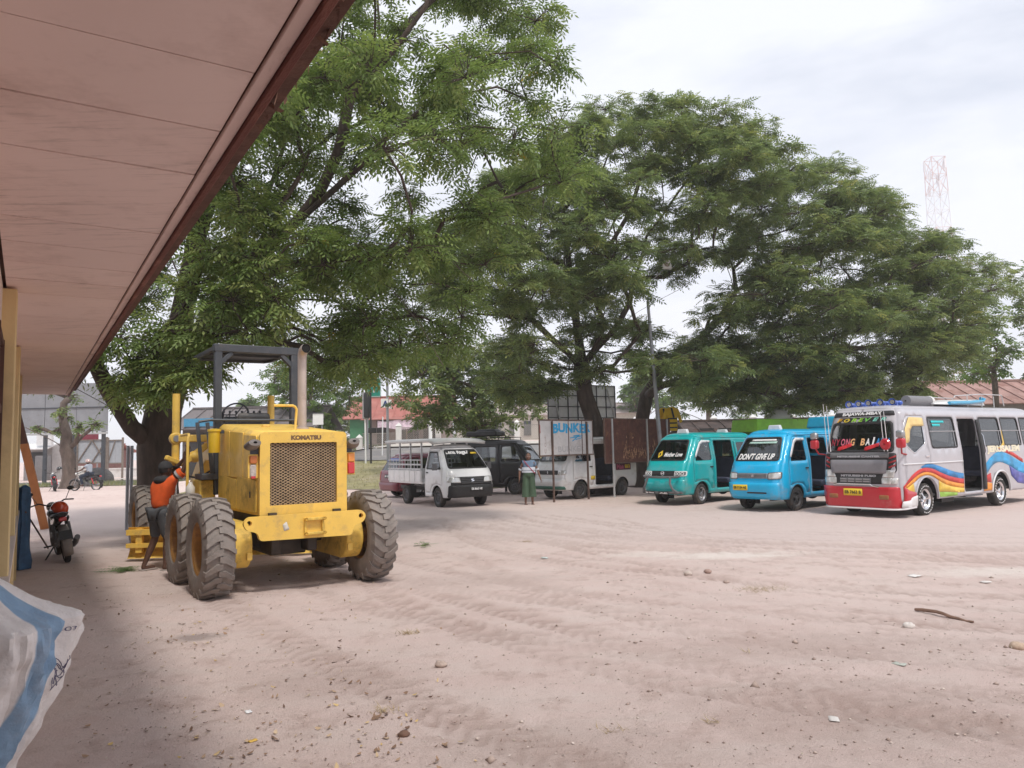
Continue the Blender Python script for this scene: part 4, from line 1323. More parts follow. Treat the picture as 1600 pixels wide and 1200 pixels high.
def van_front(t, S, paint, style):
    """lamps, grille and bumper for the different vans"""
    F = S.frontf
    if style == 'blue':
        gr = rpoly([(-.40, .80), (.40, .80), (.40, .925), (-.40, .925)], .02)
        g = sheet_obj('grille', [sheet_mesh(gr, [], F(.012))], mat('grille_silver', (0.30, .31, .33), .4, metal=.6, var=.15), t, thick=.014)
        for z in (.825, .85, .875, .90):
            MB().tube([F(.026)(y, z) for y in np.linspace(-.38, .38, 9)], .005, 4).build('grille_slat', M_GREYP, g)
        MB().box(F(.03)(0, .862), (.012, .07, .06)).build('emblem', M_CHROME, g, bevel=.01)
        for sg in (-1, 1):
            q = rpoly([(sg * .42, .79), (sg * .70, .80), (sg * .70, .945), (sg * .42, .925)], .035)
            h = sheet_obj('headlight', [sheet_mesh(q, [], F(.014), grid=.05)], M_LAMP, t, thick=.02)
            sheet_obj('bezel', [sheet_mesh(shrink(q, -.014), [shrink(q, .004)], F(.018), grid=0)], M_GREYP, h, thick=.012)
        bu = rpoly([(-.70, .33), (.70, .33), (.72, .70), (-.72, .70)], .05)
        sheet_obj('bumper', [sheet_mesh(bu, [], F(.035))], paint, t, thick=.05)
        sheet_obj('air_slot', [sheet_mesh(rpoly([(-.12, .44), (.40, .44), (.40, .475), (-.12, .475)], .01), [], F(.040), grid=0)], M_BLK, t, thick=.006)
        plate(t, lambda u, v, w: F(.05 + w)(u - .42 * 0 - .30, .58 + v), .40, .135, M_YEL, M_BLKP, 'EB 7134 AE')
    elif style == 'teal':
        gr = rpoly([(-.46, .80), (.46, .80), (.46, .94), (-.46, .94)], .02)
        g = sheet_obj('grille', [sheet_mesh(gr, [], F(.012))], M_BLK, t, thick=.014)
        e = MB(); e.tube([(0, .052 * math.cos(a), .052 * math.sin(a)) for a in np.linspace(0, 2 * math.pi, 17)], .008, 6); e.box((0, 0, 0), (.012, .085, .016))
        e.build('emblem', M_CHROME, g, loc=F(.035)(0, .87))
        for sg in (-1, 1):
            q = rpoly([(sg * .40, .80), (sg * .71, .81), (sg * .71, .925), (sg * .40, .925)], .03)
            h = sheet_obj('headlight', [sheet_mesh(q, [], F(.016), grid=.05)], M_GREYP, t, thick=.02)
            for yy in (.46, .545, .63):
                ring = MB().tube([F(.03)(sg * yy + .032 * math.cos(a), .865 + .036 * math.sin(a)) for a in np.linspace(0, 2 * math.pi, 13)], .009, 5)
                ring.build('lamp_ring', M_WHT, h)
            sheet_obj('bezel', [sheet_mesh(shrink(q, -.01), [shrink(q, .01)], F(.022), grid=0)], M_WHT, h, thick=.012)
        bu = rpoly([(-.70, .36), (.70, .36), (.72, .70), (-.72, .70)], .05)
        sheet_obj('bumper', [sheet_mesh(bu, [], F(.03))], paint, t, thick=.05)
        # bull bar
        bb = MB()
        bb.tube([F(.10)(-.62, .80), F(.16)(-.50, .78), F(.19)(0, .77), F(.16)(.50, .78), F(.10)(.62, .80)], .032, 8)
        bb.tube([F(.12)(-.66, .36), F(.16)(0, .35), F(.12)(.66, .36)], .036, 8)
        for sg in (-1, 1): bb.tube([F(.17)(sg * .38, .78), F(.20)(sg * .42, .60), F(.20)(sg * .50, .45), F(.16)(sg * .60, .35)], .032, 8)
        bb.build('bull_bar', M_GREYP, t, smooth=True)
        for yy, tx in ((-.30, 'EB 7044'), (.16, 'AE')):
            plate(t, lambda u, v, w, yy=yy: F(.205 + w)(u + yy, .35 + v), .34, .09, M_BLKP, M_WHT, tx)
    elif style in ('white', 'black'):
        gr = rpoly([(-.44, .80), (.44, .80), (.44, .93), (-.44, .93)], .02)
        g = sheet_obj('grille', [sheet_mesh(gr, [], F(.012))], M_BLK, t, thick=.014)
        MB().box(F(.03)(0, .865), (.014, .05, .08)).build('emblem', M_CHROME, g, bevel=.01)
        for z in (.83, .865, .90):
            MB().tube([F(.024)(y, z) for y in np.linspace(-.42, .42, 9)], .005, 4).build('grille_slat', M_GREYP, g)
        for sg in (-1, 1):
            q = rpoly([(sg * .45, .795), (sg * .71, .80), (sg * .71, .935), (sg * .45, .935)], .03)
            sheet_obj('headlight', [sheet_mesh(q, [], F(.014), grid=.05)], M_LAMP, t, thick=.02)
        bu = rpoly([(-.70, .33), (.70, .33), (.72, .66), (-.72, .66)], .05)
        sheet_obj('bumper', [sheet_mesh(bu, [], F(.03))], paint if style == 'white' else M_BLK, t, thick=.05)
        if style == 'white':
            sheet_obj('bumper_strip', [sheet_mesh(rpoly([(-.70, .33), (.70, .33), (.70, .43), (-.70, .43)], .03), [], F(.05))], mat('green_trim', (.05, .16, .12), .5), t, thick=.04)
def roof_marker(t, x, z):
    m = MB().box((0, 0, .06), (.13, .36, .12), taper=.8)
    return m.build('roof_sign', mat('roof_sign_white', (.66, .66, .68), .4, var=.05), t, bevel=.015, loc=(x, 0, z))
def place(px, py, deg, front_left_y=None):
    g = G(px, py); return g, deg
def heading(deg_from_toward_camera_left):
    """vehicle nose direction: 0 = straight at the camera side (-y), positive turns towards -x"""
    a = R(deg_from_toward_camera_left)
    return math.atan2(-math.cos(a), -math.sin(a))
def set_vehicle(t, wheel_px, local_xy, rz, s=1.0):
    """put the vehicle so that the ground point under its wheel falls on the pixel"""
    g = G(*wheel_px)
    lx, ly = local_xy
    c, sn = math.cos(rz), math.sin(rz)
    t.location = (g.x - s * (lx * c - ly * sn), g.y - s * (lx * sn + ly * c), gz(g.x, g.y) - 0.012)
    t.rotation_euler = (0, 0, rz)
    t.scale = (s, s, s)

def paintmat(name, col, dirt_amt=.26):
    return mat(name, col, .32, var=.06, scale=3, coat=.5, dirt=(.34, .27, .22), dirt_amt=dirt_amt, dirt_scale=2.2, bump=.02, bscale=5)
P_TEAL = paintmat('teal_paint', (.004, .42, .43)); P_BLUE = paintmat('sky_blue_paint', (.004, .42, .74))
P_WHITE = paintmat('white_paint', (.76, .76, .76)); P_BLACK = mat('black_paint', (.012, .012, .013), .4, var=.1, coat=.2)
M_VISOR = mat('white_visor', (.72, .72, .72), .35, var=.05)

# --- teal van
t = thing('minibus', 'teal minibus with a black bull bar parked next to the rusty sheet', 'minibus', group='minibuses parked in the yard')
S = van_body(t, P_TEAL, dict(visor=M_VISOR, wheel='spoke3', steer=.1, rim=M_RIM, slid=True))
van_front(t, S, P_TEAL, 'teal')
roof_marker(t, -1.0, 1.965); roof_marker(t, -2.9, 1.955)
F = S.frontf(.006)
lettering('Mother Love', .17, M_WHT, t, lambda u, v: F(u + .16, 1.38 + v * .9), bold=.006, shear=.25, width=.62)
em = MB().add([F(-.33, 1.29), F(-.22, 1.36), F(-.26, 1.50), F(-.37, 1.42)], [(0, 1, 2, 3)]).build('sticker', M_YEL, t)
MB().add([S.frontf(.009)(-.315, 1.345), S.frontf(.009)(-.27, 1.37), S.frontf(.009)(-.285, 1.44), S.frontf(.009)(-.33, 1.41)], [(0, 1, 2, 3)]).build('sticker_centre', M_BLKP, em)
set_vehicle(t, (1094.7, 788), (-.78, .66), heading(50), 1.06)
# --- sky blue van
t = thing('minibus', 'sky blue minibus with yellow plate between the teal minibus and the bus', 'minibus', group='minibuses parked in the yard')
S = van_body(t, P_BLUE, dict(visor=M_VISOR, wheel='spoke5', rim=M_RIMD, slid=True))
van_front(t, S, P_BLUE, 'blue')
roof_marker(t, -1.15, 1.97)
F = S.frontf(.006)
lettering("DON'T GIVE UP", .21, M_WHT, t, lambda u, v: F(u - .02, 1.315 + v * .95), bold=.008, shear=.2, width=.98)
sheet_obj('sticker_strip', [sheet_mesh([(-.30, 1.695), (.38, 1.695), (.37, 1.735), (-.28, 1.735)], [], F, grid=0)], M_WHT, t, thick=.003)
sheet_obj('sticker_strip', [sheet_mesh([(-.36, 1.63), (.40, 1.63), (.42, 1.675), (-.33, 1.675)], [], F, grid=0)], mat('sticker_pale_green', (.42, .62, .55), .5), t, thick=.003)
set_vehicle(t, (1243.5, 797.6), (-.78, .66), heading(50), 1.06)
# --- white van behind the sign panels
t = thing('minibus', 'white minibus with open side door behind the sign panels', 'minibus', group='minibuses parked in the yard')
S = van_body(t, P_WHITE, dict(wheel='steel', rim=M_RIMD))
van_front(t, S, P_WHITE, 'white')
sf = S.side(1, .008)
sheet_obj('side_sign', [sheet_mesh([(-2.45, .86), (-3.20, .86), (-3.20, 1.10), (-2.45, 1.10)], [], sf, grid=0)], mat('maroon_sticker', (.13, .02, .05), .5), t, thick=.004)
sf2 = S.side(1, .014)
lettering('Mae', .22, mat('pink_print', (.55, .12, .22), .5), t, lambda u, v: sf2(-2.66 - u, .98 + v), bold=.008, width=.34)
lettering('an', .22, M_YEL, t, lambda u, v: sf2(-3.02 - u, .98 + v), bold=.012, width=.26)
sheet_obj('sticker', [sheet_mesh([(-1.22, .60), (-1.42, .60), (-1.42, .72), (-1.22, .72)], [], S.side(1, .012), grid=0)], M_YEL, t, thick=.004)
set_vehicle(t, (906, 779), (-.78, .66), heading(49), 1.06)
wv = t
# --- black van between the pickup and the woman
t = thing('minibus', 'black minibus with a roof rack behind the woman', 'minibus', group='minibuses parked in the yard')
S = van_body(t, P_BLACK, dict(wheel='steel', rim=M_RIMD))
van_front(t, S, P_BLACK, 'black')
rk = MB()
for y in (-.5, .5): rk.tube([(-1.0, y, 2.06), (-3.3, y, 2.06)], .014, 6)
for x in np.linspace(-1.0, -3.3, 6):
    rk.tube([(x, -.5, 2.06), (x, .5, 2.06)], .012, 6)
    for y in (-.5, .5): rk.tube([(x, y, 2.06), (x, y, 1.95)], .012, 6)
rk.build('roof_rack', M_BLK, t, smooth=True)
g = P(846, 700, 29.2)
t.location = (g.x, g.y, -0.01); t.rotation_euler = (0, 0, heading(-68)); t.scale = (1.06,) * 3
bv = t
bu_ = MB(); bu_.box((0, 0, .12), (1.3, .95, .2)); bu_.box((.1, .05, .25), (.8, .6, .1))
lug = bu_.build('luggage_bundle', mat('black_tarp', (.02, .02, .022), .5, var=.3, bump=.6, bscale=8), None, bevel=.05)
lug.location = bv.matrix_basis @ Vector((-2.2, 0, 2.095)); lug.rotation_euler = bv.rotation_euler
tag(lug, 'black tarpaulin bundle tied on the roof rack of the black minibus', 'luggage')
# --- two more vans in the second row, mostly hidden
for (px, y, lab, col, hd, zs) in ((1150, 27.5, 'lime green minibus in the second row behind the teal minibus', (.20, .50, .03), 62, 1.10),
                                  (1262, 24.6, 'bright blue roofed minibus behind the sky blue minibus', (.01, .30, .50), 54, 1.14)):
    t = thing('minibus', lab, 'minibus', group='minibuses parked in the yard')
    pm = paintmat('paint_' + str(px), col)
    S = van_body(t, pm, dict(wheel='steel'))
    van_front(t, S, pm, 'white')
    g = P(px, 700, y)
    t.location = (g.x, g.y, -.01); t.rotation_euler = (0, 0, heading(hd)); t.scale = (1.06, 1.06, zs)
    if px == 1150:
        MB().box((0, 0, .21), (2.6, 1.25, .42), taper=.96).build('roof_box', mat('lime_tarp', (.24, .58, .04), .5, var=.12, bump=.2, bscale=6), t, bevel=.03, loc=(-1.7, 0, 1.95))
        sk = MB()
        sk.lathe([(.02, .56), (.10, .50), (.20, .40), (.34, .24), (.42, .08), (.40, .0), (.02, 0)], 18, 'z')
        s = sk.build('rice_sack', mat('woven_white', (.62, .60, .56), .8, var=.08, scale=30, bump=.3), None, smooth=60)
        vx = [v for v in s.data.vertices]
        for v in vx: v.co.x += .05 * math.sin(v.co.z * 7) ; v.co.y += .04 * math.cos(v.co.z * 9 + v.co.x * 3)
        s.location = t.matrix_basis @ Vector((-2.0, .1, 2.365)); s.scale = (1.15, 1.15, .8)
        tag(s, 'white peaked sack standing on the lime green minibus roof', 'sack')
    else:
        bx_ = MB().box((0, 0, .16), (2.2, 1.1, .32), taper=.92)
        b = bx_.build('roof_cover', mat('blue_tarp', (.012, .36, .60), .45, var=.1, bump=.3, bscale=6), t, bevel=.05, loc=(-1.9, 0, 1.93))

# small blue bundle on the white van
bn = MB().ball((0, 0, .12), (.5, .35, .17), 14, 8)
o = bn.build('cloth_bundle', mat('blue_grey_cloth', (.10, .14, .26), .8, var=.4, bump=.6, bscale=7), None, smooth=60)
o.location = wv.matrix_basis @ Vector((-1.4, .0, 1.985)); o.rotation_euler = wv.rotation_euler
tag(o, 'blue and grey cloth bundle on the white minibus roof', 'bundle')
# ================================================================== white pickup with canopy
t = thing('pickup_truck', 'white pickup truck with a slatted passenger bed and flat canopy', 'pickup')
S = Shell([(0.26, -0.05), (0.40, 0.0), (0.66, 0.01), (0.80, -0.02), (0.96, -0.06), (1.08, -0.13), (1.14, -0.20), (1.66, -0.70), (1.74, -0.80), (1.78, -0.90)],
          [(0.26, -1.62), (1.0, -1.62), (1.78, -1.56)],
          [(0.26, .77), (0.5, .80), (1.08, .79), (1.25, .76), (1.68, .665), (1.78, .60)], r=.26, rr=.10)
PW = paintmat('pickup_white', (.80, .80, .80), .14)
zb, zt, H = .30, 1.78, 1.865
arch = [(-.74, .35, .30)]
door = rpoly([(-.42, .62), (-.42, 1.10), (-.84, 1.68), (-1.48, 1.68), (-1.50, .42), (-1.16, .42), (-1.10, .56), (-.95, .66), (-.74, .69), (-.55, .66)], .05)
win = rpoly([(-.52, 1.15), (-1.40, 1.15), (-1.40, 1.62), (-.90, 1.62)], .05)
so = S.side_outline(zb, zt, arch)
ws = rpoly([(-.66, 1.15), (.66, 1.15), (.53, 1.69), (-.53, 1.69)], .08)
wr = rpoly([(-.5, 1.15), (.5, 1.15), (.45, 1.6), (-.45, 1.6)], .06)
sheet_obj('cab', [sheet_mesh(so, [door], S.side(1)), sheet_mesh(so, [door], S.side(-1)), sheet_mesh(S.front_outline(zb, zt), [ws], S.frontf()),
                  sheet_mesh(S.rear_outline(zb, zt), [wr], S.rearf()), S.roof(zt, H, .3, .4)], PW, t, thick=.022)
for sg in (1, -1):
    d = sheet_obj('door', [sheet_mesh(shrink(door, .007), [win], S.side(sg, .002))], PW, t, thick=.03)
    sheet_obj('window', [sheet_mesh(shrink(win, -.004), [], S.side(sg, -.012))], G_MID, d, thick=0)
    sheet_obj('window_frame', [sheet_mesh(shrink(win, -.03), [shrink(win, .005)], S.side(sg, .007), grid=0)], M_BLK, d, thick=.006)
    MB().box((-1.36, sg * (S.w(1.0) + .012), 1.02), (.12, .022, .035)).build('handle', M_BLK, d, bevel=.008)
    mi = MB().box((-.60, sg * .93, 1.20), (.08, .15, .20)); mi.bar((-.62, sg * .76, 1.17), (-.62, sg * .9, 1.17), .03, .03)
    mi.build('mirror', M_GREYP, t, bevel=.02)
sheet_obj('windscreen', [sheet_mesh(shrink(ws, -.004), [], S.frontf(-.012))], G_DARK, t, thick=0)
sheet_obj('windscreen_seal', [sheet_mesh(shrink(ws, -.015), [shrink(ws, .03)], S.frontf(.003), grid=0)], M_BLK, t, thick=.006)
F = S.frontf(.006)
lettering('Lena Raga7', .17, M_WHT, t, lambda u, v: F(u - .14, 1.61 + v * .85), bold=.008, width=.78)
sheet_obj('sticker', [sheet_mesh([(.30, 1.565), (.52, 1.565), (.50, 1.615), (.30, 1.615)], [], F, grid=0)], M_YEL, t, thick=.003)
FF = S.frontf
gb = rpoly([(-.70, .66), (.70, .66), (.66, .90), (-.66, .90)], .03)
g = sheet_obj('grille', [sheet_mesh(gb, [], FF(.010))], M_BLK, t, thick=.014)
for z in (.72, .77, .82, .865):
    MB().tube([FF(.024)(y, z) for y in np.linspace(-.36, .36, 9)], .007, 4).build('grille_slat', M_GREYP, g)
em = MB()
for pts in ([(-.05, .03), (.05, .045), (.0, .0), (-.05, .0)], [(.05, -.03), (-.05, -.045), (.0, .0), (.05, .0)]):
    em.prism(pts, (0, .012), lambda u, v, w: FF(.03 + w)(u, .80 + v))
em.build('emblem', M_CHROME, g)
for sg in (-1, 1):
    q = rpoly([(sg * .38, .735), (sg * .77, .75), (sg * .76, .90), (sg * .42, .885)], .03)
    sheet_obj('headlight', [sheet_mesh(q, [], FF(.02), grid=.05)], M_LAMP, t, thick=.02)
sheet_obj('bumper', [sheet_mesh(rpoly([(-.76, .30), (.76, .30), (.76, .655), (-.76, .655)], .05), [], FF(.035))], M_BLK, t, thick=.05)
plate(t, lambda u, v, w: FF(.05 + w)(u + .12, .545 + v), .42, .14, M_BLKP, M_WHT, 'EB 8663 HE')
MB().box((-.55, 0, 1.02), (.4, 1.3, .14)).build('dashboard', M_GREYP, t, bevel=.04)
for y in (-.38, .38): seat(t, -1.15, y, .5, .62)
sw = MB(); sw.tube([(0, .17 * math.cos(a), .17 * math.sin(a)) for a in np.linspace(0, 2 * math.pi, 17)], .013, 6)
sw.build('steering_wheel', M_BLK, t, smooth=True, loc=(-.80, -.38, 1.10), rot=(0, R(-55), 0))
MB().box((-1.0, 0, .42), (1.2, 1.5, .05)).build('floor', M_FLOOR, t)
# bed
bed = MB().box((-2.92, 0, .70), (2.46, 1.62, .06)).build('bed', PW, t)
M_GALV = mat('galvanised', (.55, .56, .57), .5, metal=.2, var=.12, dirt=(.3, .25, .22), dirt_amt=.2)
for sg in (-1, 1):
    m = MB(); m.box((-2.92, sg * .825, .90), (2.46, .035, .36))
    for x in np.linspace(-1.75, -4.1, 7): m.box((x, sg * .848, .90), (.05, .018, .34))
    m.build('side_board', PW, t, bevel=.006)
MB().box((-4.165, 0, .90), (.035, 1.6, .36)).build('tail_board', PW, t, bevel=.006)
posts_x = (-1.72, -2.5, -3.3, -4.12)
for sg in (-1, 1):
    for x in posts_x: MB().box((x, sg * .80, 1.515), (.045, .045, .93)).build('post', M_GALV, t)
    for z in (1.12, 1.26, 1.40): MB().box((-2.92, sg * .835, z), (2.44, .022, .05 if z < 1.4 else .03)).build('rail', M_GALV, t)
    for x in np.linspace(-1.95, -3.95, 10): MB().box((x, sg * .838, 1.25), (.022, .014, .34)).build('slat', M_GALV, t)
for x in posts_x: MB().box((x, 0, 1.985), (.035, 1.62, .03)).build('roof_beam', M_GALV, t)
cn = MB()
nn = 12
for i in range(nn + 1):
    y = -.90 + 1.8 * i / nn
    z = 2.035 + .045 * (1 - (2 * i / nn - 1) ** 2)
    for x, dz in ((-.72, -.10), (-1.05, -.02), (-4.30, 0)):
        cn.v.append((x, y, z + dz))
for i in range(nn):
    for j in range(2):
        a = i * 3 + j; cn.f.append((a, a + 1, a + 4, a + 3))
o = cn.build('canopy', mat('canopy_grey_white', (.60, .60, .585), .6, var=.06, dirt=(.35, .3, .27), dirt_amt=.25), t, smooth=60)
md = o.modifiers.new('s', 'SOLIDIFY'); md.thickness = .085
ub = MB()
for sg in (-1, 1): ub.box((-2.3, sg * .36, .50), (3.7, .07, .11))
ub.box((-2.95, 0, .30), (.1, 1.3, .1)); ub.ball((-2.95, 0, .30), (.13, .16, .13)); ub.box((-.74, 0, .32), (.1, 1.3, .1)); ub.box((-2.1, .3, .45), (.6, .4, .2))
ub.build('chassis', M_BLK, t)
wm = wheel_meshes(.30, .17, .19, 'steel', M_RIMD)
for x in (-.74, -2.95):
    for sg in (-1, 1):
        add_wheel(t, wm, x, sg * .69, .30)
        if x < -1: MB().box((x + .40, sg * .70, .45), (.015, .22, .3)).build('mud_flap', M_BLK, t)
for sg in (-1, 1):
    wl = MB(); wl.lathe([(.37, sg * .45), (.37, sg * .75)], 16, 'y', (-.74, 0, .31), a0=.05, a1=math.pi - .05)
    wl.build('wheel_arch', M_BLK, t)
set_vehicle(t, (685, 792), (-.74, -.75), heading(-33), 1.04)
pickup = t
# ================================================================== silver microbus
t = thing('microbus', 'silver microbus with rainbow swooshes, red bumper and blue roof horns', 'bus')
P_SIL = paintmat('silver_paint', (.47, .455, .48), .10)
S = Shell([(0.20, -0.03), (0.40, 0.0), (0.70, -0.005), (1.10, -0.03), (1.40, -0.075), (1.50, -0.10), (2.12, -0.27), (2.32, -0.325), (2.44, -0.36), (2.48, -.375)],
          [(0.20, -7.45), (1.0, -7.5), (2.3, -7.42), (2.48, -7.30)],
          [(0.20, .93), (0.5, .97), (1.4, .97), (1.55, .955), (2.25, .87), (2.40, .83), (2.48, .78)], r=.26, rr=.18)
zb, zt, H = .36, 2.48, 2.57
FX, RX, AR = -1.15, -4.95, .50
arch = [(FX, AR, .37), (RX, AR, .37)]
wdr = rpoly([(-.42, 1.62), (-.72, 1.44), (-1.25, 1.66), (-1.27, 2.20), (-.72, 2.22), (-.47, 1.95)], .06)
w2 = rpoly([(-1.55, 1.54), (-2.80, 1.54), (-2.80, 2.27), (-1.55, 2.27)], .09)
dop = rpoly([(-2.98, .45), (-3.92, .45), (-3.92, 2.24), (-2.98, 2.24)], .09)
w3 = rpoly([(-4.12, 1.54), (-5.22, 1.54), (-5.22, 2.27), (-4.12, 2.27)], .09)
w4 = rpoly([(-5.34, 1.54), (-6.36, 1.54), (-6.36, 2.27), (-5.34, 2.27)], .09)
w5 = rpoly([(-6.48, 1.54), (-7.26, 1.54), (-7.26, 2.27), (-6.48, 2.27)], .09)
w2r = rpoly([(-1.55, 1.54), (-3.95, 1.54), (-3.95, 2.27), (-1.55, 2.27)], .09)
cabdoor = rpoly([(-.30, .80), (-.34, 1.62), (-.42, 2.05), (-.62, 2.30), (-1.38, 2.30), (-1.40, .98), (-1.0, .98), (-.70, .80)], .06)
so = S.side_outline(zb, zt, arch)
ws = rpoly([(-.80, 1.50), (.80, 1.50), (.72, 2.16), (-.72, 2.16)], .08)
wr = rpoly([(-.7, 1.5), (.7, 1.5), (.62, 2.2), (-.62, 2.2)], .08)
sheet_obj('body', [sheet_mesh(so, [cabdoor, w2, dop, w3, w4, w5], S.side(1)), sheet_mesh(so, [cabdoor, w2r, w3, w4, w5], S.side(-1)),
                   sheet_mesh(S.front_outline(zb, zt), [ws], S.frontf()), sheet_mesh(S.rear_outline(zb, zt), [wr], S.rearf()),
                   S.roof(zt, H, .38, .45)], P_SIL, t, thick=.025)
for sg in (1, -1):
    d = sheet_obj('cab_door', [sheet_mesh(shrink(cabdoor, .007), [wdr], S.side(sg, .002))], P_SIL, t, thick=.03)
    sheet_obj('window', [sheet_mesh(shrink(wdr, -.004), [], S.side(sg, -.012))], G_MID, d, thick=0)
    sheet_obj('window_seal', [sheet_mesh(shrink(wdr, -.02), [shrink(wdr, .008)], S.side(sg, .006), grid=0)], M_CHROME if sg > 0 else M_BLK, d, thick=.008)
    MB().box((-1.27, sg * (S.w(1.3) + .012), 1.36), (.16, .025, .05)).build('handle', M_CHROME, d, bevel=.01)
    for ww in ((w2 if sg > 0 else w2r), w3, w4, w5):
        gl = sheet_obj('window', [sheet_mesh(shrink(ww, -.004), [], S.side(sg, -.012))], G_DARK, t, thick=0)
        sheet_obj('window_seal', [sheet_mesh(shrink(ww, -.012), [shrink(ww, .028)], S.side(sg, .004), grid=0)], M_BLK, gl, thick=.008)
        x0 = min(p[0] for p in ww); x1 = max(p[0] for p in ww)
        br = MB().tube([S.side(sg, -.004)(x, 1.93) for x in np.linspace(x0, x1, 6)], .016, 5)
        br.tube([S.side(sg, -.004)(x0 + .10, z) for z in (1.56, 1.75, 1.92)], .014, 5)
        br.build('window_bar', M_RIM, gl)
sheet_obj('windscreen', [sheet_mesh(shrink(ws, -.004), [], S.frontf(-.012))], G_DARK, t, thick=0)
sheet_obj('windscreen_seal', [sheet_mesh(shrink(ws, -.02), [shrink(ws, .035)], S.frontf(.004), grid=0)], M_BLK, t, thick=.008)
sheet_obj('rear_window', [sheet_mesh(shrink(wr, -.004), [], S.rearf(-.012))], G_DARK, t, thick=0)
FF = S.frontf
# route board and bands above the windscreen
sheet_obj('route_board', [sheet_mesh(rpoly([(-.76, 2.315), (.76, 2.315), (.72, 2.425), (-.72, 2.425)], .03), [], FF(.010))], M_BLK, t, thick=.016)
lettering('BAJAWA-MBAY', .115, M_WHT, t, lambda u, v: FF(.024)(u, 2.37 + v * .8), bold=.005, shear=.12, width=.98)
cols = [mat('print_orange', (.80, .42, .02), .5), mat('print_yellow', (.78, .60, .03), .5), mat('print_lime', (.30, .62, .05), .5), mat('print_lime', (.30, .62, .05), .5),
        mat('print_green', (.18, .60, .10), .5), mat('print_aqua', (.20, .62, .50), .5), mat('print_aqua', (.20, .62, .50), .5)]
lettering('FOREVER', .145, M_BLKP, t, lambda u, v: FF(.005)(u - .02, 2.235 + v * .82), bold=.020, shear=.35, width=1.24)
for k, ch in enumerate('FOREVER'):
    lettering(ch, .135, cols[k], t, lambda u, v, k=k: FF(.011)(u - .55 + .178 * k, 2.235 + v * .82), bold=.004, shear=.35, width=.15)
# big letters on the windscreen, each group in its colour
wcol = [mat('print_dark_red', (.32, .02, .04), .5), mat('print_dark_red', (.32, .02, .04), .5), mat('print_pink', (.60, .14, .20), .5), mat('print_pink', (.60, .14, .20), .5),
        mat('print_peach', (.80, .45, .20), .5), None, mat('print_peach', (.80, .45, .20), .5), M_WHT, M_WHT, mat('print_blue', (.03, .25, .55), .5), mat('print_blue', (.03, .25, .55), .5), mat('print_blue', (.03, .25, .55), .5)]
for k, ch in enumerate('NYONG BAJAWA'):
    if ch == ' ': continue
    lettering(ch, .24, wcol[k], t, lambda u, v, k=k: FF(.010)(u - .66 + .122 * k, 1.72 + v * .9), bold=.008, shear=.15, width=.108)
for x0 in (-.55, .12):
    sheet_obj('red_pennant', [sheet_mesh([(x0, 1.53), (x0 + .06, 1.52), (x0 + .36, 1.62), (x0 + .36, 1.70), (x0 + .02, 1.60)], [], FF(.016), grid=0)], mat('pennant_red', (.60, .02, .03), .5), t, thick=.004)
# black nose panel, grey board, lettering strip
sheet_obj('nose_panel', [sheet_mesh(rpoly([(-.88, 1.06), (-.62, .76), (.62, .76), (.88, 1.06), (.86, 1.46), (-.86, 1.46)], .05), [], FF(.006))], M_BLK, t, thick=.012)
np_ = sheet_obj('upper_strip', [sheet_mesh(rpoly([(-.72, 1.35), (.72, 1.35), (.72, 1.47), (-.72, 1.47)], .02), [], FF(.018))], M_GREYP, t, thick=.012)
lettering('MITSUBISHI CANTER', .05, mat('grey_print', (.4, .4, .42), .5), t, lambda u, v: FF(.030)(u, 1.385 + v), bold=.003, width=1.05)
sheet_obj('grey_board', [sheet_mesh(rpoly([(-.66, 1.0), (.66, 1.0), (.70, 1.31), (-.70, 1.31)], .04), [], FF(.035))], mat('board_grey', (.23, .22, .235), .45, var=.06, metal=.2), t, thick=.02)
lettering('MITSUBISHI FUSO', .06, mat('grey_print', (.4, .4, .42), .5), t, lambda u, v: FF(.022)(u, .945 + v), bold=.004, width=.86)
g = sheet_obj('grille', [sheet_mesh(rpoly([(-.46, .78), (.30, .78), (.30, .90), (-.46, .90)], .02), [], FF(.020))], M_GREYP, t, thick=.012)
for x in (-.36, -.17, .02, .2):
    for z in (.815, .865):
        MB().box(FF(.034)(x, z), (.012, .15, .026)).build('grille_slat', M_RIM, g)
mb = MB().tube([FF(.04)(-.60, .735), FF(.05)(-.50, .755), FF(.05)(.30, .755), FF(.05)(.36, .72), FF(.04)(.50, .70)], .016, 6)
mb.build('chrome_strip', M_CHROME, g)
for sg in (-1, 1):
    for (a, b_, z0, z1) in ((.56, .82, .91, 1.08), (.55, .76, .76, .90), (.775, .88, .76, .90)):
        q = rpoly([(sg * a, z0), (sg * b_, z0), (sg * (b_ + .03), z1), (sg * (a + (.08 if z0 > .85 else 0)), z1)], .02)
        sheet_obj('headlight', [sheet_mesh(q, [], FF(.016), grid=.05)], M_LAMP, t, thick=.02)
    # red flashes on the black corners
    for k in range(3):
        z = 1.12 + .10 * k
        sheet_obj('red_flash', [sheet_mesh([(sg * .72, z), (sg * .86, z + .05), (sg * .86, z + .09), (sg * .72, z + .035)], [], FF(.012), grid=0)], mat('flash_red', (.38, .015, .02), .4), t, thick=.005)
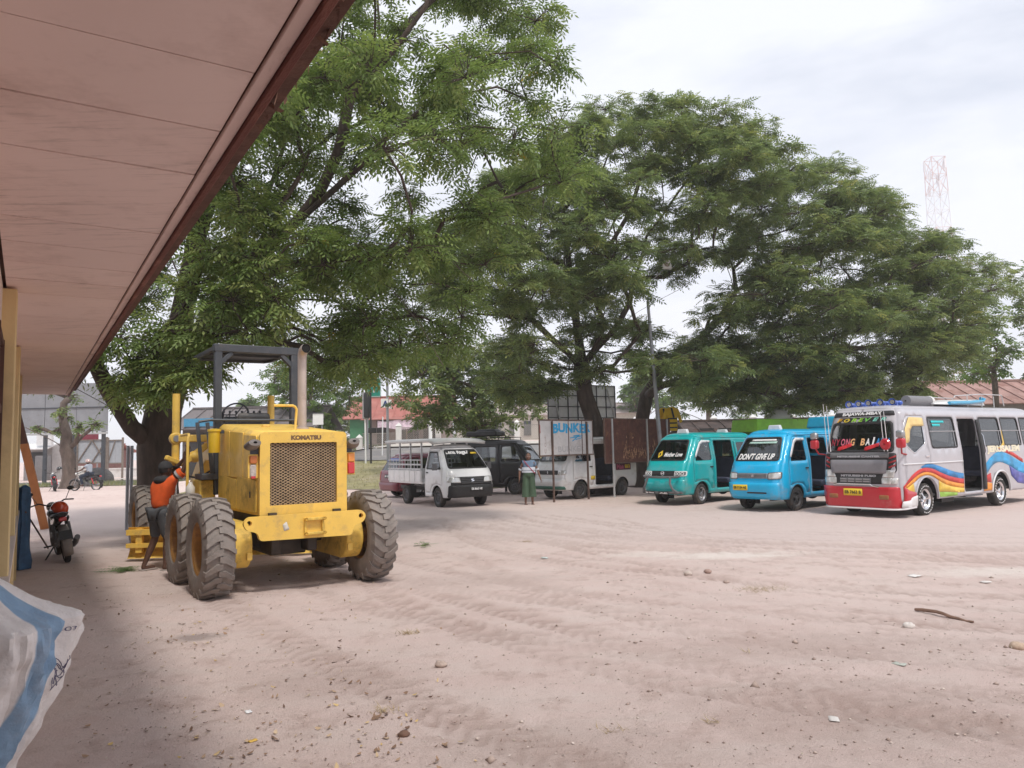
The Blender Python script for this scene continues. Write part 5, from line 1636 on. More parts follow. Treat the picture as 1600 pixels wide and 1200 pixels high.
# bumper: deep red with a white lip that turns round the corner
P_RED = paintmat('bumper_red', (.50, .012, .025), .10)
sheet_obj('bumper', [sheet_mesh(rpoly([(-.93, .22), (.93, .22), (.93, .70), (-.93, .70)], .04), [], FF(.05)),
                     sheet_mesh([(-.16, .22), (-.62, .24), (-.62, .56), (-.30, .62), (-.16, .70)], [], S.side(1, .045)),
                     sheet_mesh([(-.16, .22), (-.62, .24), (-.62, .56), (-.30, .62), (-.16, .70)], [], S.side(-1, .045))], P_RED, t, thick=.05)
P_WB = paintmat('bumper_white', (.74, .74, .74), .08)
lip = MB(); lip.tube([S.side(-1, .05)(-.6, .235), S.side(-1, .055)(-.2, .215)] + [FF(.06)(y, .205) for y in np.linspace(-.86, .86, 13)] + [S.side(1, .055)(-.2, .215), S.side(1, .05)(-.6, .235)], .022, 6)
lip.build('bumper_lip', P_WB, t, smooth=True)
sheet_obj('bumper_end', [sheet_mesh(rpoly([(-.10, .24), (-.64, .25), (-.64, .50), (-.40, .46), (-.34, .40), (-.10, .38)], .03), [], S.side(1, .062))], P_WB, t, thick=.02)
for sg in (-1, 1):
    sheet_obj('fog_lamp', [sheet_mesh(rpoly([(sg * .50, .42), (sg * .72, .42), (sg * .72, .52), (sg * .50, .52)], .03), [], FF(.058))], mat('dim_amber', (.30, .11, .03), .3, coat=.6), t, thick=.014)
plate(t, lambda u, v, w: FF(.062 + w)(u - .12, .57 + v), .46, .16, M_YEL, M_BLKP, 'EB 7663 B')
# painted swooshes: thin vinyl on the body sides
def band(name, top, bot, material, sg=1, off=.005):
    o = top + bot[::-1]
    sheet_obj(name, [sheet_mesh(o, [], S.side(sg, off), grid=.10, edge=.06)], material, t, thick=.003)
def crv(pts): return [(z_[1], z_[0]) for z_ in smooth_tbl([(p[1], p[0]) for p in pts], 2)]
c_bt = crv([(-.92, 1.12), (-1.3, 1.21), (-1.9, 1.09), (-2.4, .97), (-2.94, .90)])
c_r0 = crv([(-.17, .72), (-.5, .95), (-.95, 1.10), (-1.4, 1.09), (-1.9, .94), (-2.4, .83), (-2.94, .77)])
c_r1 = crv([(-.17, .68), (-.5, .84), (-.95, 1.00), (-1.4, .99), (-1.9, .82), (-2.4, .71), (-2.94, .65)])
c_o1 = crv([(-.17, .64), (-.5, .74), (-.95, .93), (-1.4, .92), (-1.9, .70), (-2.4, .60), (-2.94, .55)])
vb = mat('vinyl_blue', (.02, .22, .52), .35, var=.35, scale=1.5); vr = mat('vinyl_red', (.56, .025, .02), .35, var=.2, scale=2)
vo = mat('vinyl_orange', (.76, .28, .02), .35, var=.25, scale=3); vy = mat('vinyl_yellow', (.76, .50, .06), .35, var=.2, scale=3); vg = mat('vinyl_green', (.26, .46, .05), .35, var=.25, scale=3)
band('swoosh_blue', c_bt, [p for p in c_r0 if p[0] < -.92], vb)
band('swoosh_red', c_r0, c_r1, vr); band('swoosh_orange', c_r1, c_o1, vo)
band('swoosh_yellow', [p for p in c_o1 if p[0] > -.62], [(-.66, .40), (-.40, .38), (-.17, .40)][::-1], vy)
band('swoosh_yellow', [p for p in c_o1 if p[0] < -1.70], [(-1.70, .52), (-2.1, .50), (-2.6, .46), (-2.94, .45)], vy)
band('swoosh_green', [(-1.70, .515), (-2.1, .495), (-2.6, .455)], [(-1.70, .40), (-2.1, .39), (-2.6, .39)], vg)
c_u0 = crv([(-3.97, .98), (-4.3, 1.20), (-4.8, 1.40), (-5.3, 1.36), (-5.9, 1.16), (-6.5, 1.02), (-7.3, 1.0)])
c_u1 = crv([(-3.97, .76), (-4.2, .86), (-4.5, 1.06), (-4.9, 1.14), (-5.4, 1.04), (-5.9, .86), (-6.5, .74), (-7.3, .72)])
band('swoosh_blue', c_u0, c_u1, mat('vinyl_bright_blue', (.02, .30, .58), .35, var=.45, scale=2.2))
band('swoosh_violet', c_u1[-14:], [(-5.55, .75), (-5.9, .55), (-6.5, .48), (-7.3, .46)], mat('vinyl_violet', (.10, .11, .42), .35, var=.4, scale=3))
band('swoosh_red', [(-3.97, .74), (-4.2, .82), (-4.38, .86)], [(-3.97, .60), (-4.2, .64), (-4.40, .62)], vr)
band('swoosh_orange', [(-3.97, .59), (-4.2, .63), (-4.42, .60)], [(-3.97, .42), (-4.2, .42), (-4.44, .42)], vo)
band('flame', [(-4.75, 1.525), (-5.05, 1.50), (-5.24, 1.62), (-5.28, 1.95)], [(-5.0, 1.47), (-5.2, 1.46), (-5.32, 1.55), (-5.30, 1.95)], vy)
band('flame', [(-4.85, 1.475), (-5.3, 1.44), (-5.75, 1.35), (-6.3, 1.16)], [(-4.95, 1.455), (-5.3, 1.36), (-5.75, 1.25), (-6.3, 1.06)], vr)
sf = S.side(1, .010)
lettering('JERUSALEM', .26, mat('cream_print', (.80, .74, .55), .5), t, lambda u, v: sf(-5.22 - u, 1.44 + v * .8), bold=.016, width=1.9)
# visor on the cab door, cyan sticker on the glass
sheet_obj('rain_visor', [sheet_mesh(rpoly([(-.40, 1.66), (-.44, 1.98), (-.72, 2.27), (-1.32, 2.25), (-1.32, 2.06), (-.80, 2.06), (-.66, 1.96), (-.55, 1.70)], .05), [], S.side(1, .022), grid=.1)], mat('visor_yellow', (.74, .55, .22), .4, var=.15, scale=4, dirt=(.45, .2, .15), dirt_amt=.3), t, thick=.01)
for (a, b_, z0) in ((-1.72, -2.32, 2.13), (-1.74, -2.12, 2.05)):
    sheet_obj('sticker', [sheet_mesh([(a, z0), (b_, z0), (b_, z0 + .055), (a, z0 + .055)], [], S.side(1, .002), grid=0)], mat('print_cyan', (.02, .55, .58), .5), t, thick=.003)
MB().tube([S.side(1, .012)(x, 1.20) for x in np.linspace(-.20, -2.94, 20)], .014, 5).build('side_moulding', P_WB, t)
# interior
MB().box((-3.75, 0, .46), (7.1, 1.8, .05)).build('floor', M_FLOOR, t)
MB().box((-.62, 0, 1.38), (.4, 1.5, .18)).build('dashboard', M_GREYP, t, bevel=.05)
for y in (-.5, .5): seat(t, -1.35, y, .55, .85)
for x in (-2.4, -4.4, -5.2, -6.0, -6.8):
    seat(t, x, -.45, .8, .85)
    seat(t, x, .5, .7, .85)
sw = MB(); sw.tube([(0, .2 * math.cos(a), .2 * math.sin(a)) for a in np.linspace(0, 2 * math.pi, 17)], .015, 6)
sw.build('steering_wheel', M_BLK, t, smooth=True, loc=(-.92, -.45, 1.45), rot=(0, R(-55), 0))
# folded-back door leaf
dl = rpoly([(-3.90, .47), (-4.06, .47), (-4.06, 2.22), (-3.90, 2.22)], .03)
sheet_obj('folding_door', [sheet_mesh(dl, [], S.side(1, .05), grid=0)], M_BLK, t, thick=.03)
MB().tube([S.side(1, .08)(-3.96, 1.35), S.side(1, .11)(-3.96, 1.42), S.side(1, .11)(-3.96, 1.80), S.side(1, .08)(-3.96, 1.87)], .014, 6).build('grab_handle', M_CHROME, t, smooth=True)
MB().box((-3.45, .80, .34), (.9, .32, .03)).build('step', M_GREYP, t)
# wheels
tm_, rm_ = wheel_meshes(.375, .21, .235, 'spoke3', M_CHROME)
for x in (FX, RX):
    for sg in (-1, 1): add_wheel(t, (tm_, rm_), x, sg * .83, .375)
for x in (FX,):
    ring = MB()
    for k in range(26):
        a = 2 * math.pi * k / 26
        if (k % 13) < 9: ring.box((.305 * math.cos(a), .112, .305 * math.sin(a)), (.018, .004, .04), Matrix.Rotation(-a, 3, 'Y'))
    for xx in (FX, RX): ring.build('tyre_lettering', M_WHT, t, loc=(xx, .83, .375))
ub = MB()
for sg in (-1, 1): ub.box((-3.4, sg * .42, .42), (5.8, .08, .16))
ub.box((FX, 0, .38), (.12, 1.5, .12)); ub.box((RX, 0, .38), (.14, 1.5, .14)); ub.ball((RX, 0, .38), (.2, .22, .2)); ub.box((-2.9, -.4, .38), (.9, .5, .3)); ub.box((-2.6, .55, .36), (.6, .35, .26))
ub.build('chassis', M_BLK, t)
for x in (FX, RX):
    for sg in (-1, 1):
        wl = MB()
        wl.lathe([(AR + .02, sg * .55), (AR + .02, sg * .93)], 18, 'y', (x, 0, .38), a0=.05, a1=math.pi - .05)
        wl.lathe([(.05, sg * .55), (AR + .02, sg * .55)], 18, 'y', (x, 0, .38), a0=.05, a1=math.pi - .05)
        wl.build('wheel_arch', M_BLK, t)
for x in (FX, RX):
    MB().tube([S.side(1, .014)(x + (AR + .03) * math.cos(a), .37 + (AR + .03) * math.sin(a)) for a in np.linspace(.02, math.pi - .02, 19)], .022, 6).build('arch_trim', P_WB if x == RX else P_SIL, t, smooth=True)
# mirrors on stalks
for sg in (-1, 1):
    m = MB(); m.tube([S.side(sg, .0)(-.35, 1.42), (-.06, sg * 1.02, 1.45), (.02, sg * 1.06, 1.62)], .02, 6)
    st = m.build('mirror_arm', mat('flash_red', (.38, .015, .02), .4), t, smooth=True)
    MB().box((.02, sg * 1.06, 1.68), (.14, .20, .22)).build('mirror_shell', P_RED, st, bevel=.05)
    MB().box((.02, sg * 1.06, 1.88), (.13, .19, .17)).build('mirror', M_RIM, st, bevel=.05)
MB().lathe([(.02, .0), (.10, .01), (.13, .05), (.10, .09), (.02, .10)], 16, 'x').build('round_mirror', P_RED, t, smooth=True, loc=(.0, .72, 1.66))
# aerials
for (y, h) in ((-.80, 1.15), (.70, .9), (.62, .9), (-.70, 1.1)):
    a = MB().tube([FF(.03)(y, 1.5), Vector(FF(.10)(y, 1.5)) + Vector((0, 0, h))], [.012, .006], 5)
    a.build('aerial', P_WB, t)
# blue horns along the roof edge
hb = mat('horn_blue', (.03, .11, .50), .3, coat=.6)
for k in range(5):
    y = -.56 + .27 * k
    hm = MB().lathe([(.03, -.30), (.035, -.12), (.05, -.02), (.085, .07), (.088, .085), (.07, .07), (.02, -.02)], 14, 'x', (0, 0, .09))
    hm.box((-.1, 0, .03), (.06, .06, .08))
    hm.ball((-.26, 0, .07), (.07, .07, .06), 10, 6)
    ho = hm.build('roof_horn', hb, t, smooth=40, loc=(-.72 - .10 * abs(k - 2) * .4, y, 2.545))
    MB().disc(.055, .075, 14, 'x', (0, 0, .09)).build('horn_mouth', M_CHROME, ho)
for y in (-.7, -.25, .2, .62):
    MB().ball((-.60, y, 2.50), (.07, .05, .03), 10, 6).build('marker_lamp', M_REDL if y > -.3 else M_WHT, t, smooth=True)
# roof load: grey roll, and a white and blue air scoop with rails
MB().lathe([(.02, -.02), (.125, .0), (.13, .02), (.13, 1.0), (.125, 1.02), (.02, 1.03)], 18, 'x').build('roof_roll', mat('roll_grey', (.20, .20, .21), .6, var=.1), t, smooth=40, loc=(-2.55, .42, 2.68))
MB().lathe([(.02, 0), (.135, 0), (.14, .02), (.14, .09), (.135, .11), (.02, .11)], 18, 'x').build('roll_cap', mat('cap_white', (.62, .62, .60), .4), t, smooth=40, loc=(-2.68, .42, 2.68))
sc = MB()
prof = [(-2.5, .04), (-3.2, .10), (-4.0, .16), (-4.9, .19), (-5.15, .16)]
for x, h in prof:
    for y, k in ((-.62, .0), (-.58, .8), (0, 1.0), (.58, .8), (.62, .0)):
        sc.v.append((x, y, 2.585 + h * k + .02))
for i in range(len(prof) - 1):
    for j in range(4):
        a = i * 5 + j; sc.f.append((a, a + 1, a + 6, a + 5))
sc.f += [(0, 1, 2, 3, 4), tuple(range(24, 19, -1)), (0, 4, 24, 20)]
sco = sc.build('air_scoop', mat('scoop_white', (.68, .68, .67), .4, var=.05), t, smooth=50)
MB().tube([(-3.2, .635, 2.64), (-4.3, .645, 2.67), (-5.0, .65, 2.72), (-5.16, .63, 2.76), (-5.0, .6, 2.79)], .045, 8).build('scoop_edge', mat('edge_blue', (.03, .36, .60), .35, coat=.5), sco, smooth=True)
rl = MB()
for y in (-.66, .62):
    rl.tube([(-3.5, y, 2.78), (-3.55, y, 2.83), (-5.0, y, 2.90), (-6.2, y, 2.90), (-6.3, y, 2.6)], .014, 6)
    for x in (-4.2, -5.0, -5.7): rl.tube([(x, y, 2.86), (x, y, 2.56)], .012, 6)
rl.build('roof_rail', mat('rail_white', (.6, .6, .6), .4, metal=.3), t, smooth=True)
set_vehicle(t, (1445, 805), (FX, .88), heading(55.0), 1.0)
bus = t
# ================================================================== maroon car behind the pickup
t = thing('hatchback_car', 'maroon people carrier with a blue rear window strip behind the pickup', 'car')
S = Shell([(0.22, -0.06), (0.45, 0.0), (0.62, -.03), (.82, -.22), (.95, -1.0), (1.02, -1.15), (1.50, -1.85), (1.56, -2.05)],
          [(0.22, -4.08), (0.55, -4.14), (0.95, -4.08), (1.02, -4.05), (1.5, -3.78), (1.56, -3.6)],
          [(0.22, .76), (.5, .82), (.95, .82), (1.05, .79), (1.5, .64), (1.56, .58)], r=.4, rr=.3)
PM = paintmat('maroon_paint', (.16, .012, .03), .1)
so = S.side_outline(.26, 1.56, [(-.80, .34, .30), (-3.3, .34, .30)])
wd = [rpoly([(-1.30, 1.0), (-2.15, 1.0), (-2.15, 1.46), (-1.88, 1.46)], .04), rpoly([(-2.22, 1.0), (-3.05, 1.0), (-3.05, 1.46), (-2.22, 1.46)], .04), rpoly([(-3.12, 1.0), (-3.80, 1.02), (-3.65, 1.42), (-3.12, 1.46)], .04)]
rw = rpoly([(-.58, 1.02), (.58, 1.02), (.5, 1.44), (-.5, 1.44)], .06)
fw = rpoly([(-.6, 1.06), (.6, 1.06), (.52, 1.48), (-.52, 1.48)], .06)
sheet_obj('body', [sheet_mesh(so, wd, S.side(1)), sheet_mesh(so, wd, S.side(-1)), sheet_mesh(S.front_outline(.26, 1.56), [fw], S.frontf(), grid=.08), sheet_mesh(S.rear_outline(.26, 1.56), [rw], S.rearf()), S.roof(1.56, 1.65, .3, .4)], PM, t, thick=.02)
for sg in (1, -1):
    for w_ in wd: sheet_obj('window', [sheet_mesh(shrink(w_, -.004), [], S.side(sg, -.01))], G_DARK, t, thick=0)
sheet_obj('rear_window', [sheet_mesh(shrink(rw, -.004), [], S.rearf(-.01))], G_MID, t, thick=0)
sheet_obj('window_strip', [sheet_mesh(rpoly([(-.5, 1.36), (.5, 1.36), (.48, 1.46), (-.48, 1.46)], .02), [], S.rearf(.006))], mat('strip_blue', (.05, .12, .45), .4), t, thick=.006)
sheet_obj('windscreen', [sheet_mesh(shrink(fw, -.004), [], S.frontf(-.01), grid=.08)], G_DARK, t, thick=0)
sheet_obj('rear_bumper', [sheet_mesh(rpoly([(-.72, .28), (.72, .28), (.74, .56), (-.74, .56)], .06), [], S.rearf(.05))], PM, t, thick=.06)
for sg in (-1, 1): sheet_obj('tail_light', [sheet_mesh(rpoly([(sg * .56, .66), (sg * .76, .66), (sg * .74, 1.0), (sg * .60, .98)], .04), [], S.rearf(.012))], M_REDL, t, thick=.02)
plate(t, lambda u, v, w: S.rearf(.015 + w)(-u, .80 + v), .40, .13, M_BLKP, M_WHT, 'EB 1207')
wm = wheel_meshes(.30, .18, .20, 'spoke5')
for x in (-.80, -3.3):
    for sg in (-1, 1): add_wheel(t, wm, x, sg * .70, .30)
wl = MB()
for x in (-.80, -3.3):
    for sg in (-1, 1): wl.lathe([(.36, sg * .4), (.36, sg * .76)], 14, 'y', (x, 0, .3), a0=.05, a1=math.pi - .05)
wl.box((-2.1, 0, .28), (3.2, 1.3, .1)); wl.build('underbody', M_BLK, t)
seat(t, -2.3, 0, 1.2, .55); seat(t, -3.2, 0, 1.2, .55)
g = P(604, 700, 28.6)
rz = heading(233)
c, sn = math.cos(rz), math.sin(rz)
t.location = (g.x + .12 - (-4.0 * c), g.y - (-4.0 * sn), 0); t.rotation_euler = (0, 0, rz)
# ================================================================== motor grader
grd = thing('motor_grader', 'yellow motor grader seen from its radiator end, parked under the tree', 'grader')
M_GY = mat('grader_yellow', (.82, .53, .10), .5, var=.10, scale=2.5, coat=.08, dirt=(.42, .28, .14), dirt_amt=.34, dirt_scale=4.5, bump=.08, bscale=14)
M_GY2 = mat('grader_yellow_worn', (.76, .50, .09), .55, var=.16, scale=3, dirt=(.10, .065, .04), dirt_amt=.42, dirt_scale=3.2, bump=.15, bscale=20)
M_GRIM = mat('grader_rim', (.42, .21, .05), .7, var=.25, scale=5, dirt=(.16, .09, .05), dirt_amt=.55, dirt_scale=4, bump=.2)
M_GDK = mat('grader_dark', (.050, .056, .066), .5, var=.15, scale=5, dirt=(.16, .14, .13), dirt_amt=.25)
M_GTY = mat('grader_tyre', (.23, .20, .18), .92, var=.16, scale=7, dirt=(.30, .245, .205), dirt_amt=.45, dirt_scale=5, bump=.35, bscale=45)
M_GREASE = mat('greasy_iron', (.045, .034, .026), .6, var=.4, scale=5, dirt=(.22, .15, .08), dirt_amt=.3)
TR, TW = .625, .36
def grader_tyre():
    m = MB(); h = TW / 2; rr = .32
    m.lathe([(rr, -h * .72), (rr + .02, -h * .92), (rr + .12, -h * 1.06), (TR - .10, -h * 1.0), (TR - .045, -h * .86), (TR - .032, -h * .5), (TR - .028, 0),
             (TR - .032, h * .5), (TR - .045, h * .86), (TR - .10, h * 1.0), (rr + .12, h * 1.06), (rr + .02, h * .92), (rr, h * .72)], 56, 'y')
    n = 22
    for sg in (-1, 1):
        for k in range(n):
            a0 = 2 * math.pi * (k + (.5 if sg > 0 else 0)) / n
            # stepped chevron bar: broad block at the centre line running out to the shoulder
            pts = [(-.02, .038, TR), (.055, .040, TR), (.115, .034, TR - .004), (.172, .030, TR - .016), (.186, .028, TR - .085)]
            vs = []
            for i, (yy, half, r_) in enumerate(pts):
                sh = [.0, .01, .055, .10, .115][i]
                for sd in (-1, 1):
                    a = a0 + (sh + sd * half) / TR
                    vs.append((r_ * math.cos(a), sg * yy, r_ * math.sin(a)))
                    ri = r_ - .055
                    vs.append((ri * math.cos(a), sg * min(yy, .165), ri * math.sin(a)))
            fs = []
            for i in range(len(pts) - 1):
                b = i * 4
                fs += [(b, b + 2, b + 6, b + 4), (b, b + 4, b + 5, b + 1), (b + 2, b + 3, b + 7, b + 6)]
            fs += [(0, 1, 3, 2), (16, 18, 19, 17)]
            m.add(vs, fs)
    return m.mesh('tyre', M_GTY, smooth=28)
def grader_rim():
    m = MB(); h = TW / 2
    m.lathe([(.335, -h * .80), (.30, -h * .74), (.285, -h * .5), (.285, h * .55), (.30, h * .70), (.335, h * .80), (.322, h * .84), (.29, h * .76), (.272, h * .5), (.265, h * .1),
             (.20, h * .02), (.17, -h * .02), (.16, h * .10), (.10, h * .16), (.09, h * .32), (.004, h * .34)], 40, 'y')
    for k in range(10):
        a = 2 * math.pi * k / 10
        m.lathe([(.016, h * .0), (.016, h * .2), (.004, h * .21)], 6, 'y', (.215 * math.cos(a), 0, .215 * math.sin(a)))
    return m.mesh('rim', M_GRIM, smooth=35)
gt, gr_ = grader_tyre(), grader_rim()
HT = 1.06
for x, hy in ((0, HT), (1.48, HT), (5.66, 1.0)):
    for sg in (1, -1):
        add_wheel(grd, (gt, gr_), x, sg * hy, TR - .01, z=TR - .012)
# tandem cases: long rounded boxes between the wheel pairs
for sg in (1, -1):
    pts = []
    for k in range(13):
        a = math.pi / 2 + math.pi * k / 12
        pts.append((-.02 + .29 * math.cos(a), .62 + .29 * math.sin(a)))
    for k in range(13):
        a = -math.pi / 2 + math.pi * k / 12
        pts.append((1.5 + .29 * math.cos(a), .62 + .29 * math.sin(a)))
    m = MB().prism(pts, (.62, .86), lambda u, v, w: (u, sg * w, v))
    c = m.build('tandem_case', M_GY2, grd, bevel=.02)
    for x in (0, 1.48): MB().lathe([(.17, .85), (.17, .93), (.11, .95), (.10, 1.02)], 20, 'y').build('hub', M_GRIM, c, loc=(x, 0, .62)) if sg > 0 else MB().lathe([(.17, -.85), (.17, -.93), (.11, -.95), (.10, -1.02)], 20, 'y').build('hub', M_GRIM, c, loc=(x, 0, .62))
    MB().box((-.30, sg * .66, .50), (.05, .07, .10)).build('drain_plug', M_GY, c, bevel=.01)
ax = MB(); ax.lathe([(.16, -.64), (.17, -.3), (.26, -.12), (.26, .12), (.17, .3), (.16, .64)], 20, 'y', (.74, 0, .66)); ax.box((.9, 0, .62), (1.3, .5, .42)); ax.box((.2, .25, .60), (.5, .14, .3)); ax.box((.2, -.25, .60), (.4, .14, .28))
ax.build('rear_axle', M_GREASE, grd, bevel=.02)
# rear cross plate with lifting ears
ears = rpoly([(-.60, .68), (.60, .70), (.62, .80), (.76, .84), (.80, .93), (.74, 1.0), (.60, 1.0), (-.60, 1.0), (-.74, 1.0), (-.80, .93), (-.76, .84), (-.62, .80)], .05)
XB = -.50
def ring2(cx, cz, r, n=14): return [(cx + r * math.cos(2 * math.pi * k / n), cz + r * math.sin(2 * math.pi * k / n)) for k in range(n)]
vs, fs = sheet_mesh(ears, [ring2(.725, .925, .032), ring2(-.725, .925, .032)], lambda y, z: (XB, y, z), grid=0, edge=.2)
bp = sheet_obj('rear_plate', [(vs, fs)], M_GY, grd, thick=.07, smooth=0)
bp.modifiers['solid'].offset = 0
hb = MB(); hb.box((XB - .05, -.08, .93), (.10, .26, .035)); hb.box((XB - .05, -.08, .75), (.10, .26, .035)); hb.box((XB - .04, -.195, .84), (.06, .03, .16)); hb.box((XB - .04, .035, .84), (.06, .03, .16))
for y in (-.20, .04):
    for z in (.93, .75): hb.lathe([(.024, -.11), (.024, -.08)], 8, 'x', (XB, y, z))
hb.build('tow_hitch', M_GY2, bp, bevel=.008)
sheet_obj('paint_chip', [sheet_mesh(rpoly([(.23, .82), (.30, .80), (.32, .88), (.27, .92), (.25, .86)], .015), [], lambda y, z: (XB - .038, y, z), grid=0)], mat('chip_white', (.62, .58, .50), .7), bp, thick=.002)
fr_ = MB()
for sg in (-1, 1): fr_.box((.75, sg * .42, .92), (2.45, .10, .22))
fr_.build('main_frame', M_GREASE, grd)
# engine housing
XR, XE = -.40, 1.72          # rear face, front end
HW = .56
zr, zf, zlo = 2.03, 2.215, 1.0
def htop(x): return zr + (zf - zr) * (x - XR) / (XE - XR)
m = MB()
ch = .05
def sect(x):
    zt_ = htop(x)
    return [(x, -HW, zlo), (x, -HW, zt_ - ch), (x, -HW + ch, zt_), (x, HW - ch, zt_), (x, HW, zt_ - ch), (x, HW, zlo)]
secs = [sect(x) for x in (XR + .03, .3, 1.0, XE)]
for s_ in secs: m.v += s_
for i in range(3):
    for j in range(5): a = i * 6 + j; m.f.append((a, a + 1, a + 7, a + 6))
m.f.append((18, 19, 20, 21, 22, 23))
hood = m.build('engine_hood', M_GY, grd, bevel=.012)
md = hood.modifiers.new('s', 'SOLIDIFY'); md.thickness = .02; md.offset = 0
# rear frame around the grille
outer = rpoly([(-HW - .012, zlo - .01), (HW + .012, zlo - .01), (HW + .012, zr - .02), (HW - .03, zr + .012), (-HW + .03, zr + .012), (-HW - .012, zr - .02)], .02)
GL0, GL1, GZ0, GZ1 = -.435, .445, 1.115, 1.905
inner = rpoly([(GL0, GZ0), (GL1, GZ0), (GL1, GZ1), (GL0, GZ1)], .012, 2)
vs, fs = sheet_mesh(outer, [inner], lambda y, z: (XR, y, z), grid=0, edge=.3)
rf = sheet_obj('grille_frame', [(vs, fs)], M_GY, grd, thick=.05, smooth=0)
rf.modifiers['solid'].offset = 0
b = rf.modifiers.new('b', 'BEVEL'); b.width = .008; b.segments = 2; b.limit_method = 'ANGLE'
gm = MB()
pw, ph = .066, .0365
yc_, zc_ = (GL0 + GL1) / 2, (GZ0 + GZ1) / 2
W2, H2 = (GL1 - GL0) / 2 + .01, (GZ1 - GZ0) / 2 + .01
for sgn in (1, -1):
    # lines z = sgn*(ph/pw)*y + c clipped to the opening
    kslope = sgn * ph / pw
    cmax = H2 + abs(kslope) * W2
    c = -cmax
    while c < cmax:
        ya, yb = -W2, W2
        pts = []
        y0 = max(-W2, min((-H2 - c) / kslope, (H2 - c) / kslope)); y1 = min(W2, max((-H2 - c) / kslope, (H2 - c) / kslope))
        if y1 - y0 > .01:
            gm.bar((XR + .012 + sgn * .0015, yc_ + y0, zc_ + kslope * y0 + c), (XR + .012 + sgn * .0015, yc_ + y1, zc_ + kslope * y1 + c), .006, .0085)
        c += ph
gm.build('grille_mesh', mat('grille_wire', (.40, .285, .17), .75, var=.25, scale=6), rf)
MB().box((XR + .13, yc_, zc_), (.10, GL1 - GL0 + .04, GZ1 - GZ0 + .04)).build('radiator_core', mat('radiator_core', (.040, .028, .022), .8, var=.3, scale=12), rf)
lettering('KOMATSU', .085, mat('faded_brown_print', (.17, .095, .045), .7), rf, lambda u, v: (XR - .027, -.02 - u, 1.968 + v * .85), bold=.006, width=.40)
# side doors of the housing, seams real gaps
for sg in (1, -1):
    for (x0, x1, z0, z1) in ((-.30, .30, 1.46, 2.0), (.33, 1.02, 1.46, 2.06), (1.05, 1.66, 1.46, 2.1), (-.30, .62, 1.03, 1.43), (.65, 1.66, 1.03, 1.43)):
        pts = rpoly([(x0, z0), (x1, z0), (x1, z1 + .05 * (x1 - x0)), (x0, z1)], .02)
        o = MB().prism(pts, (HW + .011, HW + .026), lambda u, v, w: (u, sg * w, v)).build('side_panel', M_GY2 if z0 < 1.2 else M_GY, hood, bevel=.004)
    MB().box((-.05, sg * (HW + .03), 1.25), (.02, .014, .08)).build('latch', M_GDK, hood)
# work lamps and tail lamps
for sg in (1, -1):
    lm = MB().lathe([(.02, -.10), (.062, -.09), (.075, .0), (.075, .055), (.06, .075), (.01, .08)], 16, 'x')
    o = lm.build('work_lamp', mat('lamp_grey', (.16, .14, .13), .6, var=.2, dirt=(.3, .25, .2), dirt_amt=.4), grd, smooth=40, loc=(XR - .01, sg * (HW + .10), 1.88), rot=(0, R(20), R(6) * sg))
    o.scale = (1, 1.25, .72)
    MB().box((XR + .05, sg * (HW + .06), 1.79), (.03, .10, .10)).build('lamp_bracket', M_GDK, grd)
    bk = MB().box((XR + .035, sg * (HW + .085), 1.615), (.03, .125, .30)).build('tail_lamp', M_GY, grd, bevel=.006)
    if sg < 0:
        MB().box((XR + .008, sg * (HW + .085), 1.695), (.045, .095, .12)).build('lens', M_AMBER, bk, bevel=.012)
        MB().box((XR + .008, sg * (HW + .085), 1.555), (.045, .095, .15)).build('lens', M_REDL, bk, bevel=.012)
    else:
        MB().box((XR + .008, sg * (HW + .085), 1.70), (.045, .09, .10)).build('lens', mat('dull_amber', (.50, .15, .04), .5), bk, bevel=.012)
        MB().box((XR + .012, sg * (HW + .085), 1.56), (.03, .08, .16)).build('lens', mat('broken_lens', (.48, .42, .38), .35, var=.3, scale=30), bk, bevel=.02)
        MB().box((XR + .012, sg * (HW + .085), 1.48), (.035, .05, .03)).build('lens_stub', M_REDL, bk)
# exhaust stack with its mouth turned back
ex = MB().tube([(.45, -.26, 2.08), (.45, -.26, 3.08), (.44, -.26, 3.16), (.40, -.26, 3.215), (.34, -.26, 3.235), (.27, -.26, 3.235)], [.062, .062, .064, .066, .066, .066], 18, cap=False)
ex.lathe([(.10, 0), (.10, .02), (.065, .03)], 18, 'z', (.45, -.26, htop(.45) + .002))
eo = ex.build('exhaust_stack', mat('stack_pale', (.50, .42, .38), .45, metal=.35, var=.12, scale=4, dirt=(.22, .12, .08), dirt_amt=.25), grd, smooth=40)
MB().disc(.062, .285, 18, 'x', (0, -.26, 3.235)).build('exhaust_mouth', mat('hollow_black', (.008, .008, .008), .9), eo)  # flat black disc stands in for the dark hollow of the pipe
hr = MB().tube([(.02, .02, 2.065), (.02, -.02, 2.08), (.05, -.04, 2.22), (.05, -.05, 2.36), (.05, -.03, 2.395), (.05, .0, 2.41), (.05, .26, 2.41)], .018, 8); hr.box((.02, .08, 2.063), (.04, .22, .015))
hr.build('hand_rail', M_GY, grd, smooth=40)
MB().box((.9, .12, htop(.9) + .02), (.10, .10, .05)).build('filler_cap', M_GY, grd, bevel=.015)
